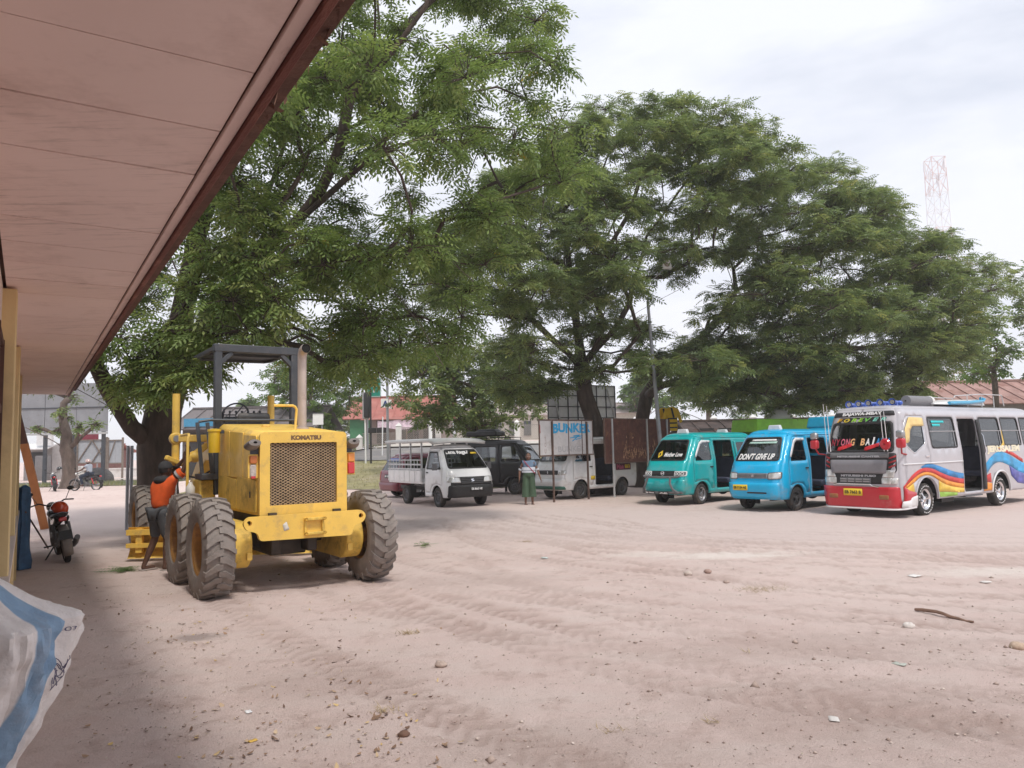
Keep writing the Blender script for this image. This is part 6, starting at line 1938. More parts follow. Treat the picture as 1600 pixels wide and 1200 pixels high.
# cab frame (roll-over bar) with flat roof
XP, HP, ZT = 1.80, .575, 3.38
rp = MB()
for sg in (1, -1):
    rp.box((XP, sg * HP, 2.26), (.12, .105, 2.16))
    rp.bar((XP, sg * (HP - .02), ZT - .24), (XP, sg * (HP - .20), ZT - .06), .09, .07)
rp.box((XP, 0, ZT), (.13, HP * 2 + .14, .12))
rops = rp.build('roll_over_frame', M_GDK, grd, bevel=.012)
rr_ = MB(); rr_.box((2.55, 0, ZT + .02), (1.4, 1.26, .03))
for sg in (1, -1): rr_.tube([(1.80, sg * .60, ZT), (3.0, sg * .60, ZT - .01), (3.22, sg * .52, ZT - .01), (3.26, 0, ZT - .01)], .03, 8)
rr_.box((2.4, 0, ZT - .02), (.05, 1.2, .04))
rr_.build('cab_roof', M_GDK, rops)
# operator station
MB().box((2.3, 0, 1.42), (1.3, 1.1, .06)).build('cab_floor', M_GDK, grd)
st = MB(); st.box((2.2, 0, 1.86), (.5, .5, .14)); st.box((1.97, 0, 2.15), (.13, .50, .52), Matrix.Rotation(-.12, 3, 'Y')); st.box((2.2, 0, 1.62), (.3, .3, .36))
st.build('seat', mat('seat_black', (.03, .03, .032), .55, var=.2, dirt=(.2, .18, .16), dirt_amt=.3), grd, bevel=.06, seg=3)
sw = MB(); sw.tube([(0, .21 * math.cos(a), .21 * math.sin(a)) for a in np.linspace(0, 2 * math.pi, 25)], .015, 6)
for a in (0, 2.1, 4.2): sw.tube([(0, 0, 0), (0, .2 * math.cos(a), .2 * math.sin(a))], .010, 5)
sw.build('steering_wheel', M_GDK, grd, smooth=True, loc=(2.85, 0.05, 2.42), rot=(0, R(-28), 0))
cs = MB(); cs.box((2.98, 0, 1.92), (.24, .42, .95)); 
for k in range(8):
    y = -.34 + .097 * k
    cs.tube([(2.9, y, 2.15), (2.82, y, 2.46)], .009, 5); cs.ball((2.82, y, 2.47), .022, 8, 6)
cs.build('control_console', M_GDK, grd)
rl = MB(); rl.tube([(1.70, .86, 2.26), (1.70, .70, 2.285), (1.70, -.72, 2.285)], .022, 6)
for y0, y1 in ((.88, .80), (.74, .66)): rl.bar((1.70, y0, 2.25), (1.72, y1, 1.50), .05, .035)
rl.build('rear_rail', M_GDK, grd)
fl = MB().lathe([(.01, .0), (.078, .0), (.082, .02), (.082, .30), (.095, .305), (.095, .335), (.05, .345), (.01, .345)], 20, 'z')
fl.build('fuel_filter', mat('filter_yellow', (.72, .47, .03), .35, var=.06, coat=.3), grd, smooth=35, loc=(1.35, HW + .16, 1.80))
MB().box((1.35, HW + .08, 2.10), (.06, .10, .05)).build('filter_bracket', M_GDK, grd)
MB().box((1.92, .66, 1.45), (.50, .30, .085)).build('step_plate', M_GDK, grd, bevel=.01)
MB().box((2.05, .70, 1.18), (.5, .22, .44)).build('battery_box', M_GY2, grd, bevel=.015)
MB().lathe([(.01, 0), (.06, 0), (.065, .02), (.065, .12), (.03, .17), (.02, .20), (.005, .2)], 14, 'z').build('oil_can', mat('can_white', (.66, .63, .58), .6), grd, smooth=40, loc=(1.92, .92, 1.18))
yr = MB().tube([(2.45, .86, 1.2), (2.45, .86, 2.02), (2.47, .84, 2.08), (2.60, .82, 2.10), (3.3, .80, 2.10)], .022, 8)
yr.build('ladder_rail', M_GY, grd, smooth=True)
# long front frame, arched, down to the front axle
gx_ = [(2.3, 1.30, .34, .50), (2.9, 1.55, .32, .46), (3.4, 1.80, .30, .34), (4.6, 1.82, .28, .30), (5.4, 1.45, .28, .30), (5.95, 1.05, .30, .34)]
m = MB()
for x, z, w, h in gx_: m.v += [(x, -w / 2, z - h / 2), (x, w / 2, z - h / 2), (x, w / 2, z + h / 2), (x, -w / 2, z + h / 2)]
for i in range(len(gx_) - 1):
    for j in range(4): a = i * 4 + j; a2 = i * 4 + (j + 1) % 4; m.f.append((a, a2, a2 + 4, a + 4))
m.f += [(3, 2, 1, 0), (20, 21, 22, 23)]
m.build('front_frame', M_GY, grd, bevel=.02)
fa = MB(); fa.box((5.66, 0, .62), (.22, 1.7, .22)); fa.box((5.66, 0, .85), (.3, .35, .4)); fa.bar((5.50, -.8, .70), (5.50, .8, .70), .05, .05)
fa.build('front_axle', M_GY2, grd, bevel=.02)
# saddle and blade lift gear
sd = MB(); sd.box((3.75, 0, 1.98), (.34, .62, .18)); sd.box((3.75, .50, 2.06), (.20, .55, .12)); sd.box((3.75, -.50, 2.06), (.20, .55, .12))
sd.bar((3.70, .30, 1.95), (3.65, .72, 1.62), .10, .10); sd.bar((3.70, .70, 1.62), (3.60, .98, 1.75), .08, .08); sd.ball((3.70, .50, 1.75), (.12, .12, .10), 12, 8)
for sg in (1, -1): sd.lathe([(.01, -.07), (.10, -.07), (.11, .0), (.10, .07), (.01, .07)], 18, 'x', (3.75, sg * .80, 2.06))
sdl = sd.build('lift_saddle', M_GY, grd, bevel=.015)
for sg in (1, -1):
    MB().disc(.055, .0, 16, 'x', (3.66, sg * .80, 2.06)).build('pivot_cap', M_RIM, sdl)
    MB().tube([(3.75, sg * .80, 1.55), (3.75, sg * .80, 2.82)], .062, 14).build('lift_cylinder', M_GY, grd, smooth=40)
    MB().tube([(3.75, sg * .80, .75), (3.75, sg * .80, 1.6)], .030, 10).build('piston_rod', M_CHROME, grd, smooth=40)
    hs = MB().tube([(3.68, sg * .8, 1.62), (3.50, sg * .78, 1.45), (3.2, sg * .55, 1.40), (2.9, sg * .35, 1.55)], .016, 6)
    hs.build('hose', M_BLK, grd, smooth=True)
dbm = MB(); dbm.bar((5.5, 0, .78), (3.9, .5, .72), .14, .14); dbm.bar((5.5, 0, .78), (3.9, -.5, .72), .14, .14)
dbm.lathe([(.52, .62), (.62, .62), (.62, .74), (.52, .74)], 32, 'z', (3.45, 0, 0), close=True)
dbm.build('draw_bar', M_GY2, grd)
# moldboard: curved plate set at an angle
mo = MB(); npf = 9
A = Vector((4.30, 1.42, 0)); B = Vector((2.65, -1.42, 0)); dv = (B - A).normalized(); nv = Vector((-dv.y, dv.x, 0))
for e in (A, B):
    for th in (0, .03):
        for k in range(npf):
            t_ = k / (npf - 1); a = R(-52 + 100 * t_)
            off = .34 * math.cos(a) - .24 + th
            mo.v.append(tuple(e + nv * (off) + Vector((0, 0, .06 + .52 * t_))))
for k in range(npf - 1):
    mo.f += [(k, k + 1, 2 * npf + k + 1, 2 * npf + k), (npf + k, 3 * npf + k, 3 * npf + k + 1, npf + k + 1), (k, npf + k, npf + k + 1, k + 1), (2 * npf + k, 2 * npf + k + 1, 3 * npf + k + 1, 3 * npf + k)]
mo.f += [(0, 2 * npf, 3 * npf, npf), (npf - 1, 2 * npf - 1, 4 * npf - 1, 3 * npf - 1)]
mb_ = mo.build('moldboard', M_GY2, grd, smooth=50)
bk = MB()
for t_ in (.06, .35, .65, .94):
    p = A + (B - A) * t_ - nv * .02
    bk.box((p.x, p.y, .36), (.10, .10, .40), Matrix.Rotation(math.atan2(dv.y, dv.x), 3, 'Z'))
bk.bar(A + Vector((0, 0, .50)) - nv * .05, A + (B - A) * .3 + Vector((0, 0, .50)) - nv * .05, .09, .09); bk.bar(A + Vector((0, 0, .28)) - nv * .05, A + (B - A) * .3 + Vector((0, 0, .28)) - nv * .05, .09, .07)
bk.bar(A + (B - A) * .3 + Vector((0, 0, .45)), Vector((3.45, 0, .66)), .12, .12); bk.bar(A + (B - A) * .7 + Vector((0, 0, .45)), Vector((3.45, 0, .66)), .12, .12)
bk.box((3.45, 0, .58), (.8, .8, .1)); bk.bar(A + Vector((0, 0, .5)) - nv * .02, A + (B - A) * .98 + Vector((0, 0, .5)) - nv * .02, .06, .06); bk.build('blade_bracket', M_GY, mb_)
ga = G(325, 932); gb_ = G(578, 901)
gc = (ga + gb_) / 2
fwd = Vector((-(gb_ - ga).y, (gb_ - ga).x, 0)).normalized()
grd.location = (gc.x, gc.y, gz(gc.x, gc.y) - .012)
grd.rotation_euler = (0, 0, math.atan2(fwd.y, fwd.x))
# ================================================================== people
SKIN_D = mat('skin_dark', (.105, .052, .034), .55, var=.08)
SKIN_M = mat('skin_brown', (.20, .10, .065), .55, var=.08)
HAIR = mat('hair_black', (.012, .011, .011), .6, var=.2)
def skin_mesh(verts, edges, rad, root, sub=2):
    me = bpy.data.meshes.new('s')
    me.from_pydata([tuple(v) for v in verts], edges, [])
    o = bpy.data.objects.new('s', me); COL.objects.link(o)
    m = o.modifiers.new('skin', 'SKIN'); m.use_smooth_shade = True
    for i, r in enumerate(rad):
        me.skin_vertices[0].data[i].radius = r if isinstance(r, tuple) else (r, r)
        me.skin_vertices[0].data[i].use_root = (i == root)
    s = o.modifiers.new('sub', 'SUBSURF'); s.levels = sub; s.render_levels = sub
    dg = bpy.context.evaluated_depsgraph_get(); dg.update()
    out = bpy.data.meshes.new_from_object(o.evaluated_get(dg))
    bpy.data.objects.remove(o)
    V = [tuple(v.co) for v in out.vertices]; Fc = [tuple(p.vertices) for p in out.polygons]
    bpy.data.meshes.remove(out)
    return V, Fc
HAND = [((.0, .035), .055, .0085), ((.0, .014), .085, .0088), ((.0, -.006), .092, .009), ((.0, -.026), .085, .0086), ((.0, -.044), .066, .0078)]
def person(name, label, J, skin, clothes, loc, rz, face=True, hair=HAIR, hands='relaxed', scale=1.0, extra=None):
    """J: joints in local metres (x = the way the person faces, y = left, z up)"""
    t = thing(name, label, 'person', loc, rz)
    t.scale = (scale,) * 3
    vs = []; ed = []; rd = []; ix = {}
    def a(k, p, r, par=None):
        ix[k] = len(vs); vs.append(Vector(p)); rd.append(r)
        if par is not None: ed.append((ix[par], ix[k]))
    a('pel', J['pel'], (.135, .11))
    a('waist', (Vector(J['pel']) + Vector(J['chest'])) / 2, (.125, .095), 'pel'); a('chest', J['chest'], (.145, .105), 'waist')
    nk = Vector(J['neck']); hd = Vector(J['head'])
    a('neck0', nk - Vector((0, 0, .03)), .075, 'chest'); a('neck', nk + Vector((0, 0, .03)), .052, 'neck0'); a('skull', hd - Vector((0, 0, .03)), .062, 'neck')
    for s, sg in (('l', 1), ('r', -1)):
        sh, el, wr = Vector(J['sh' + s]), Vector(J['el' + s]), Vector(J['wr' + s])
        a('sh' + s, sh, .058, 'chest'); a('up' + s, (sh + el) / 2, .047, 'sh' + s); a('el' + s, el, .038, 'up' + s); a('fa' + s, el * .6 + wr * .4, .037, 'el' + s); a('wr' + s, wr, .025, 'fa' + s)
        d = (wr - el).normalized(); hdv = Vector(J.get('hd' + s, d)).normalized()
        side = Vector(J.get('palm' + s, (1, 0, 0))); side = (side - hdv * side.dot(hdv)).normalized(); nrm = hdv.cross(side)
        pm = wr + hdv * .055
        a('palm' + s, pm, (.036, .018), 'wr' + s); a('kn' + s, wr + hdv * .092, (.038, .014), 'palm' + s)
        hp, kn, an = Vector(J['hip' + s]), Vector(J['kn_' + s]), Vector(J['an' + s])
        a('hp' + s, hp, .088, 'pel'); a('th' + s, hp * .5 + kn * .5, .078, 'hp' + s); a('knee' + s, kn, .054, 'th' + s); a('cf' + s, kn * .65 + an * .35, .053, 'knee' + s); a('an' + s, an, .034, 'cf' + s)
        tv = Vector(J.get('toe' + s, (1, 0, 0))).normalized()
        a('heel' + s, an + Vector((0, 0, -.045)) - tv * .02, .036, 'an' + s); a('ball' + s, an + tv * .12 + Vector((0, 0, -.055)), (.040, .024), 'heel' + s); a('toe' + s, an + tv * .185 + Vector((0, 0, -.062)), (.034, .016), 'ball' + s)
    V, Fc = skin_mesh(vs, ed, rd, 0)
    mb = MB(); mb.add(V, Fc)
    # fingers: separate tapered chains rooted in the palm, gently curled
    for s in 'lr':
        wr = Vector(J['wr' + s]); d = (wr - Vector(J['el' + s])).normalized(); hdv = Vector(J.get('hd' + s, d)).normalized()
        side = Vector(J.get('palm' + s, (1, 0, 0))); side = (side - hdv * side.dot(hdv)).normalized(); nrm = hdv.cross(side)
        curl = .35 if hands == 'relaxed' else .9
        for k in range(4):
            o = wr + hdv * .085 + side * (.030 - .020 * k); L_ = (.072, .080, .075, .060)[k]
            pts = [o]; ang = 0.0; dd = hdv
            for j in range(3):
                ang += curl * .5
                dd = (hdv * math.cos(ang) + nrm * math.sin(ang)).normalized()
                pts.append(pts[-1] + dd * L_ * (.42, .32, .26)[j])
            mb.tube(pts, [.0095, .009, .0082, .006], 6)
        o = wr + hdv * .030 + side * .030
        mb.tube([o, o + (side * .8 + hdv * .7).normalized() * .034, o + (side * .55 + hdv * .85).normalized() * .062, o + (side * .35 + hdv).normalized() * .082], [.013, .011, .010, .007], 6)
    # head with brow, nose, chin, ears
    n, m_ = 20, 16
    yaw = J.get('yaw', 0.0); pit = J.get('pitch', 0.0)
    Rh = Matrix.Rotation(yaw, 3, 'Z') @ Matrix.Rotation(pit, 3, 'Y')
    hv = []
    for j in range(m_ + 1):
        th = math.pi * j / m_
        for k in range(n):
            ph = 2 * math.pi * k / n
            x, y, z = math.sin(th) * math.cos(ph), math.sin(th) * math.sin(ph), math.cos(th)
            X = .098 * x; Y = .076 * y * (1 - .22 * max(0, -z)); Z = .118 * z
            if x > 0 and z < -.2: X *= 1.0 + .05 * (-z) ; 
            fr = max(0, x) ** 3
            if abs(y) < .45 and -.45 < z < .15: X += .020 * fr * (1 - abs(y) / .45) * (1 - abs(z + .18) / .34 if abs(z + .18) < .34 else 0)
            if .05 < abs(y) < .75 and -.02 < z < .22: X -= .007 * fr
            hv.append(Rh @ Vector((X, Y, Z)) + hd)
    k0 = len(mb.v); mb.v += [tuple(p) for p in hv]
    for j in range(m_):
        for k in range(n):
            k2 = (k + 1) % n; mb.f.append((k0 + j * n + k, k0 + (j + 1) * n + k, k0 + (j + 1) * n + k2, k0 + j * n + k2))
    for sg in (1, -1): mb.ball(Rh @ Vector((-.005, sg * .078, -.005)) + hd, (.018, .010, .030), 8, 6)
    me = mb.mesh('body', skin, smooth=180)
    link('body', me, t)
    if face:
        for sg in (1, -1):
            e = MB().ball(Rh @ Vector((.086, sg * .030, .012)) + hd, (.008, .013, .008), 8, 6)
            e.build('eye', M_WHT, t, smooth=True)
            MB().ball(Rh @ Vector((.093, sg * .030, .012)) + hd, (.004, .006, .006), 8, 6).build('pupil', HAIR, t)
            MB().bar(Rh @ Vector((.091, sg * .014, .033)) + hd, Rh @ Vector((.084, sg * .046, .035)) + hd, .008, .007).build('eyebrow', HAIR, t)
        MB().ball(Rh @ Vector((.090, 0, -.058)) + hd, (.008, .024, .007), 10, 6).build('mouth', mat('lips', (.16, .06, .05), .5), t, smooth=True)
    if hair:
        hm = MB()
        for j in range(9):
            th = math.pi * j / 16 * 1.15
            for k in range(n):
                ph = 2 * math.pi * k / n
                x, y, z = math.sin(th) * math.cos(ph), math.sin(th) * math.sin(ph), math.cos(th)
                lim = 1.0 if x < .25 else 1.0
                zz = .122 * z * 1.03
                if x > .15: zz = max(zz, .060 + .02 * (1 - abs(y)))
                hm.v.append(tuple(Rh @ Vector((.104 * x - .003, .083 * y, zz)) + hd))
        for j in range(8):
            for k in range(n):
                k2 = (k + 1) % n; hm.f.append((j * n + k, (j + 1) * n + k, (j + 1) * n + k2, j * n + k2))
        hm.build('hair', hair, t, smooth=60)
    # clothing follows the same skeleton, a little wider
    for (nm, keys, grow, mt, tweaks) in clothes:
        sv = []; sr = []; se = []; mp = {}
        for k in keys:
            mp[k] = len(sv); sv.append(vs[ix[k]]); r = rd[ix[k]]; r = r if isinstance(r, tuple) else (r, r)
            f = tweaks.get(k, 1.0)
            sr.append((r[0] * f + grow, r[1] * f + grow))
        inv = {v: k for k, v in ix.items()}
        for e0, e1 in ed:
            if inv[e0] in mp and inv[e1] in mp: se.append((mp[inv[e0]], mp[inv[e1]]))
        V2, F2 = skin_mesh(sv, se, sr, 0)
        c = MB(); c.add(V2, F2)
        c.build(nm, mt, t, smooth=180)
    return t
def standing(h=1.65):
    k = h / 1.65
    s = lambda x, y, z: (x * k, y * k, z * k)
    J = dict(pel=s(0, 0, .90), chest=s(0, 0, 1.22), neck=s(.0, 0, 1.40), head=s(.02, 0, 1.53))
    for q, sg in (('l', 1), ('r', -1)):
        J['sh' + q] = s(0, sg * .175, 1.335); J['el' + q] = s(-.02, sg * .25, 1.07); J['wr' + q] = s(.05, sg * .28, .84)
        J['hip' + q] = s(0, sg * .085, .86); J['kn_' + q] = s(.02, sg * .10, .48); J['an' + q] = s(-.02, sg * .11, .085)
        J['palm' + q] = (1, 0, 0)
    return J
SHIRT = ['pel', 'waist', 'chest', 'neck0', 'shl', 'upl', 'shr', 'upr']
SHORT = ['pel', 'hpl', 'thl', 'hpr', 'thr']
SHORT_LONG = ['pel', 'hpl', 'thl', 'kneel', 'hpr', 'thr', 'kneer']
PANTS = ['pel', 'hpl', 'thl', 'kneel', 'cfl', 'anl', 'hpr', 'thr', 'kneer', 'cfr', 'anr']
# --- man in orange at the grader, arms up on its lift gear
J = standing(1.62)
J.update(chest=(.04, 0, 1.18), neck=(.06, 0, 1.355), head=(.085, .0, 1.485), pel=(0, 0, .88))
J.update(shl=(.05, .165, 1.30), ell=(.27, .10, 1.42), wrl=(.33, -.10, 1.64), shr=(.05, -.18, 1.32), elr=(.14, -.33, 1.46), wrr=(.20, -.36, 1.71))
J.update(hdl=(.15, -.05, 1), hdr=(.15, .05, 1), palml=(.0, -1, 0), palmr=(0, 1, 0))
J.update(kn_l=(.03, .13, .47), anl=(-.10, .20, .085), kn_r=(.06, -.10, .47), anr=(.02, -.12, .085), pitch=-.25)
M_ORA = mat('orange_cloth', (.78, .115, .02), .8, var=.14, scale=7, bump=.35, bscale=14)
M_CHAR = mat('charcoal_cloth', (.035, .034, .036), .85, var=.2, bump=.3, bscale=16)
gm_ = G(250, 889)
man = person('person', 'man in orange shirt, dark cap and grey shorts reaching up to the grader', J, SKIN_D,
             [('shirt', SHIRT, .024, M_ORA, {'waist': 1.05, 'pel': .98}), ('shorts', SHORT_LONG, .020, mat('grey_short_cloth', (.085, .090, .098), .85, var=.2, scale=8, bump=.35, bscale=14), {'kneel': .95, 'kneer': .95, 'pel': .86})],
             (gm_.x - .02, gm_.y, gz(gm_.x, gm_.y) - .005), math.atan2(.88, .48), face=True, hands='grip', scale=1.05)
# dark yoke over the shoulders, reflective bands on the sleeves, cap, sandals
yk = MB().ball((.04, 0, 1.325), (.095, .175, .075), 18, 10); yk.build('yoke', M_CHAR, man, smooth=True)
for s in (1, -1):
    e = Vector(J['ell'] if s > 0 else J['elr']); sh = Vector(J['shl'] if s > 0 else J['shr'])
    MB().tube([sh * .45 + e * .55, sh * .30 + e * .70], .078, 14).build('reflective_band', mat('reflective_grey', (.45, .45, .46), .4), man, smooth=40)
    MB().tube([sh * .28 + e * .72, sh * .05 + e * .95], [.080, .072], 14).build('sleeve', M_ORA, man, smooth=40)
    an = Vector(J['anl'] if s > 0 else J['anr'])
    MB().box((an.x + .07, an.y, .012), (.27, .10, .024)).build('sandal', mat('sandal_pale', (.32, .27, .24), .8), man, bevel=.02)
hd = Vector(J['head'])
cp = MB()
for j in range(8):
    th = math.pi / 2 * j / 7
    for k in range(18):
        ph = 2 * math.pi * k / 18
        cp.v.append(tuple(hd + Vector((.112 * math.sin(th) * math.cos(ph), .094 * math.sin(th) * math.sin(ph), .02 + .115 * math.cos(th)))))
for j in range(7):
    for k in range(18): k2 = (k + 1) % 18; cp.f.append((j * 18 + k, (j + 1) * 18 + k, (j + 1) * 18 + k2, j * 18 + k2))
cp.box(hd + Vector((.15, 0, .035)), (.13, .15, .012), Matrix.Rotation(.2, 3, 'Y'))
cp.build('cap', M_CHAR, man, smooth=50)
# --- woman in green skirt standing before the parked vans
J = standing(1.60)
J.update(ell=(-.03, .30, 1.04), wrl=(.02, .36, .82), elr=(-.03, -.27, 1.04), wrr=(.02, -.29, .82))
gw = G(827, 788)
az = math.atan2(-gw.y, -gw.x)
M_STRIPE = mat('blue_grey_knit', (.15, .22, .32), .85, var=.1, scale=9, bump=.2)
wom = person('person', 'woman in striped blue and white top and long green trousers beside the vans', J, SKIN_M,
             [('top', SHIRT, .034, M_STRIPE, {'waist': 1.14, 'pel': 1.0, 'upl': 1.15, 'upr': 1.15})], (gw.x, gw.y, gz(gw.x, gw.y) - .004), az + .1, hair=None)
M_PALEK = mat('pale_knit', (.62, .66, .72), .85, var=.06, scale=9, bump=.2)
for z0, z1, r in ((.99, 1.045, .196), (1.06, 1.16, .200)):
    m = MB().lathe([(r, z0), (r + .005, (z0 + z1) / 2), (r, z1)], 28, 'z'); o = m.build('stripe', M_PALEK, wom, smooth=60); o.scale = (.82, 1.06, 1)
for s in ('l', 'r'):
    e = Vector(J['el' + s]); sh = Vector(J['sh' + s])
    MB().tube([sh * .28 + e * .72, sh * .10 + e * .90], [.062, .056], 12).build('cuff', M_PALEK, wom, smooth=40)
M_GREEN = mat('green_cloth', (.060, .105, .062), .85, var=.3, scale=5, bump=.4, bscale=8, stretch=(3, 3, .4))
sk = MB()
for sg in (1, -1):
    prof = [(.92, .120, .06), (.80, .120, .075), (.60, .115, .09), (.40, .118, .10), (.24, .125, .105)]
    k0 = len(sk.v)
    for z, r, yo in prof:
        for k in range(24):
            a = 2 * math.pi * k / 24
            rr = r * (1 + .07 * math.sin(5 * a + z * 3) * (1 - z))
            sk.v.append((rr * math.cos(a) * .95, sg * yo + rr * math.sin(a), z))
    for i in range(len(prof) - 1):
        for k in range(24): k2 = (k + 1) % 24; sk.f.append((k0 + i * 24 + k, k0 + i * 24 + k2, k0 + (i + 1) * 24 + k2, k0 + (i + 1) * 24 + k))
sk.lathe([(.145, .86), (.165, .90), (.17, .97), (.15, 1.0)], 24, 'z')
sk.build('trousers', M_GREEN, wom, smooth=60)
wb = MB().tube([(.13, -.15, 1.36), (.155, -.04, 1.22), (.165, .08, 1.08), (.10, .19, .97)], .014, 6); wb.build('bag_strap', mat('pink_strap', (.42, .06, .10), .6), wom, smooth=True)
hh = Vector(J['head'])
hm = MB().ball(hh + Vector((-.022, 0, .035)), (.094, .088, .098), 18, 12); hm.ball(hh + Vector((-.10, 0, .05)), (.045, .05, .045), 10, 8)
hm.build('hair', HAIR, wom, smooth=True)
for s in ('l', 'r'):
    an = Vector(J['an' + s]); MB().box((an.x + .07, an.y, .010), (.25, .095, .02)).build('sandal', mat('sandal_brown', (.10, .05, .035), .8), wom, bevel=.02)
# --- drivers seated in the pickup and the black van, only head and shoulders show
def seated(h=1.62):
    J = standing(h)
    J.update(pel=(0, 0, .72), chest=(-.05, 0, 1.02), neck=(-.06, 0, 1.20), head=(-.03, 0, 1.33))
    for q, sg in (('l', 1), ('r', -1)):
        J['sh' + q] = (-.05, sg * .175, 1.14); J['el' + q] = (.10, sg * .22, .92); J['wr' + q] = (.32, sg * .14, 1.02); J['palm' + q] = (0, -sg, 0)
        J['hip' + q] = (0, sg * .09, .70); J['kn_' + q] = (.40, sg * .11, .74); J['an' + q] = (.42, sg * .11, .36)
    return J
for veh, lx, ly, lab, col in ((pickup, -1.12, -.38, 'driver in a dark shirt seated behind the pickup windscreen', (.10, .05, .04)),
                              (bv, -1.10, .36, 'driver in a brown shirt seated in the black minibus', (.07, .05, .045))):
    J = seated()
    p = veh.matrix_basis @ Vector((lx, ly, .0))
    person('person', lab, J, SKIN_M, [('shirt', SHIRT, .022, mat('shirt_' + str(col[0]), col, .85), {}), ('trousers', PANTS, .02, M_CHAR, {})], (p.x, p.y, p.z + .03), veh.rotation_euler[2], scale=.98)
# --- person by the far fence
pf = P(651, 690, 60.0)
J = standing(1.70)
person('person', 'person in a dark blue shirt standing at the far fence by the stall', J, SKIN_D, [('shirt', SHIRT, .03, mat('navy_cloth', (.02, .035, .075), .85), {}), ('trousers', PANTS, .025, M_CHAR, {})],
       (pf.x, pf.y, float(terrain(np.array([pf.x]), np.array([60.0]))[0]) + .06), 1.2)
# ================================================================== motorbikes
def motorbike(label, body_col, loc, rz, lean=0.0, group=None, old=False):
    t = thing('motorbike', label, 'motorbike', loc, rz, group)
    t.rotation_euler = (lean, 0, rz)
    t.rotation_mode = 'XYZ'
    pb = paintmat('bike_' + '_'.join(str(round(c, 2)) for c in body_col), body_col)
    r = .295
    ty = MB().lathe([(r - .055, -.035), (r - .03, -.046), (r - .008, -.036), (r, 0), (r - .008, .036), (r - .03, .046), (r - .055, .035)], 32, 'y').mesh('tyre', M_RUB, smooth=50)
    rm = MB().lathe([(r - .055, -.03), (r - .07, -.018), (r - .07, .018), (r - .055, .03)], 32, 'y'); rm.lathe([(.055, -.05), (.06, 0), (.055, .05)], 12, 'y')
    for k in range(14):
        a = 2 * math.pi * k / 14; rm.tube([(.05 * math.cos(a + .3), .03 * (-1) ** k, .05 * math.sin(a + .3)), ((r - .065) * math.cos(a), 0, (r - .065) * math.sin(a))], .0035, 3)
    rmm = rm.mesh('rim', M_RIM, smooth=40)
    for x in (-.62, .64): add_wheel(t, (ty, rmm), x, 0.0001, r)
    MB().tube([(-.62, .10, r), (-.05, .10, .36)], .022, 6).build('swing_arm', M_GREYP, t); MB().tube([(-.62, -.10, r), (-.05, -.10, .36)], .022, 6).build('swing_arm', M_GREYP, t)
    for sg in (1, -1):
        MB().tube([(.64, sg * .075, r), (.46, sg * .075, .80)], [.024, .019], 8).build('fork', M_RIM, t, smooth=40)
        MB().tube([(-.55, sg * .12, .36), (-.42, sg * .12, .66)], .026, 8).build('shock_absorber', M_REDL if not old else M_GREYP, t, smooth=40)
    def fender(x, a0, a1, w, m_, nm):
        m = MB(); n = 12
        for k in range(n + 1):
            a = a0 + (a1 - a0) * k / n
            for y, dr in ((-w, -.02), (-w * .6, .01), (0, .02), (w * .6, .01), (w, -.02)): m.v.append((x + (r + .045 + dr) * math.cos(a), y, r + (r + .045 + dr) * math.sin(a)))
        for k in range(n):
            for j in range(4): q = k * 5 + j; m.f.append((q, q + 1, q + 6, q + 5))
        o = m.build(nm, m_, t, smooth=60); md = o.modifiers.new('s', 'SOLIDIFY'); md.thickness = .006
        return o
    fender(.64, R(10), R(150), .065, pb, 'front_fender')
    rf = fender(-.62, R(60), R(205), .08, M_BLK if not old else mat('dusty_fender', (.20, .18, .17), .7, dirt=(.3, .25, .2), dirt_amt=.5), 'rear_fender')
    MB().box((-.95, 0, .50), (.012, .19, .15), Matrix.Rotation(.3, 3, 'Y')).build('number_plate', M_BLKP, rf)
    e = MB(); e.box((.05, 0, .36), (.36, .24, .24)); e.lathe([(.08, -.15), (.085, 0), (.08, .15)], 14, 'y', (-.06, 0, .34)); e.bar((.15, 0, .40), (.36, 0, .46), .14, .15)
    for k in range(5): e.box((.24 + .03 * k, 0, .43 + .01 * k), (.01, .19, .17))
    e.build('engine', mat('engine_alloy', (.22, .22, .22), .5, metal=.5, dirt=(.1, .08, .06), dirt_amt=.4), t, bevel=.015)
    fr = MB().tube([(.44, 0, .82), (.15, 0, .62), (-.35, 0, .68), (-.80, 0, .74)], .026, 8); fr.tube([(.42, 0, .76), (.22, 0, .50), (.0, 0, .30)], .022, 8); fr.tube([(-.05, 0, .36), (-.15, 0, .66)], .024, 8)
    fr.build('frame', M_BLK, t, smooth=True)
    tk = MB(); prof = [(.38, .78, .05), (.30, .85, .12), (.15, .88, .135), (.0, .84, .12), (-.12, .78, .09)]
    for x, z, w in prof:
        for k in range(10):
            a = 2 * math.pi * k / 10; tk.v.append((x, w * math.cos(a), z - .06 + (.085 if math.sin(a) > 0 else .11) * math.sin(a)))
    for i in range(len(prof) - 1):
        for k in range(10): k2 = (k + 1) % 10; tk.f.append((i * 10 + k, i * 10 + k2, (i + 1) * 10 + k2, (i + 1) * 10 + k))
    tk.f += [tuple(range(9, -1, -1)), tuple(range(40, 50))]
    tk.build('tank', pb, t, smooth=60)
    st = MB(); prof = [(-.06, .76, .09, .04), (-.2, .78, .13, .05), (-.5, .80, .13, .05), (-.74, .83, .10, .045), (-.82, .84, .07, .03)]
    for x, z, w, h in prof:
        for k in range(10):
            a = 2 * math.pi * k / 10; st.v.append((x, w * math.cos(a), z + h * math.sin(a)))
    for i in range(len(prof) - 1):
        for k in range(10): k2 = (k + 1) % 10; st.f.append((i * 10 + k, i * 10 + k2, (i + 1) * 10 + k2, (i + 1) * 10 + k))
    st.f += [tuple(range(9, -1, -1)), tuple(range(40, 50))]
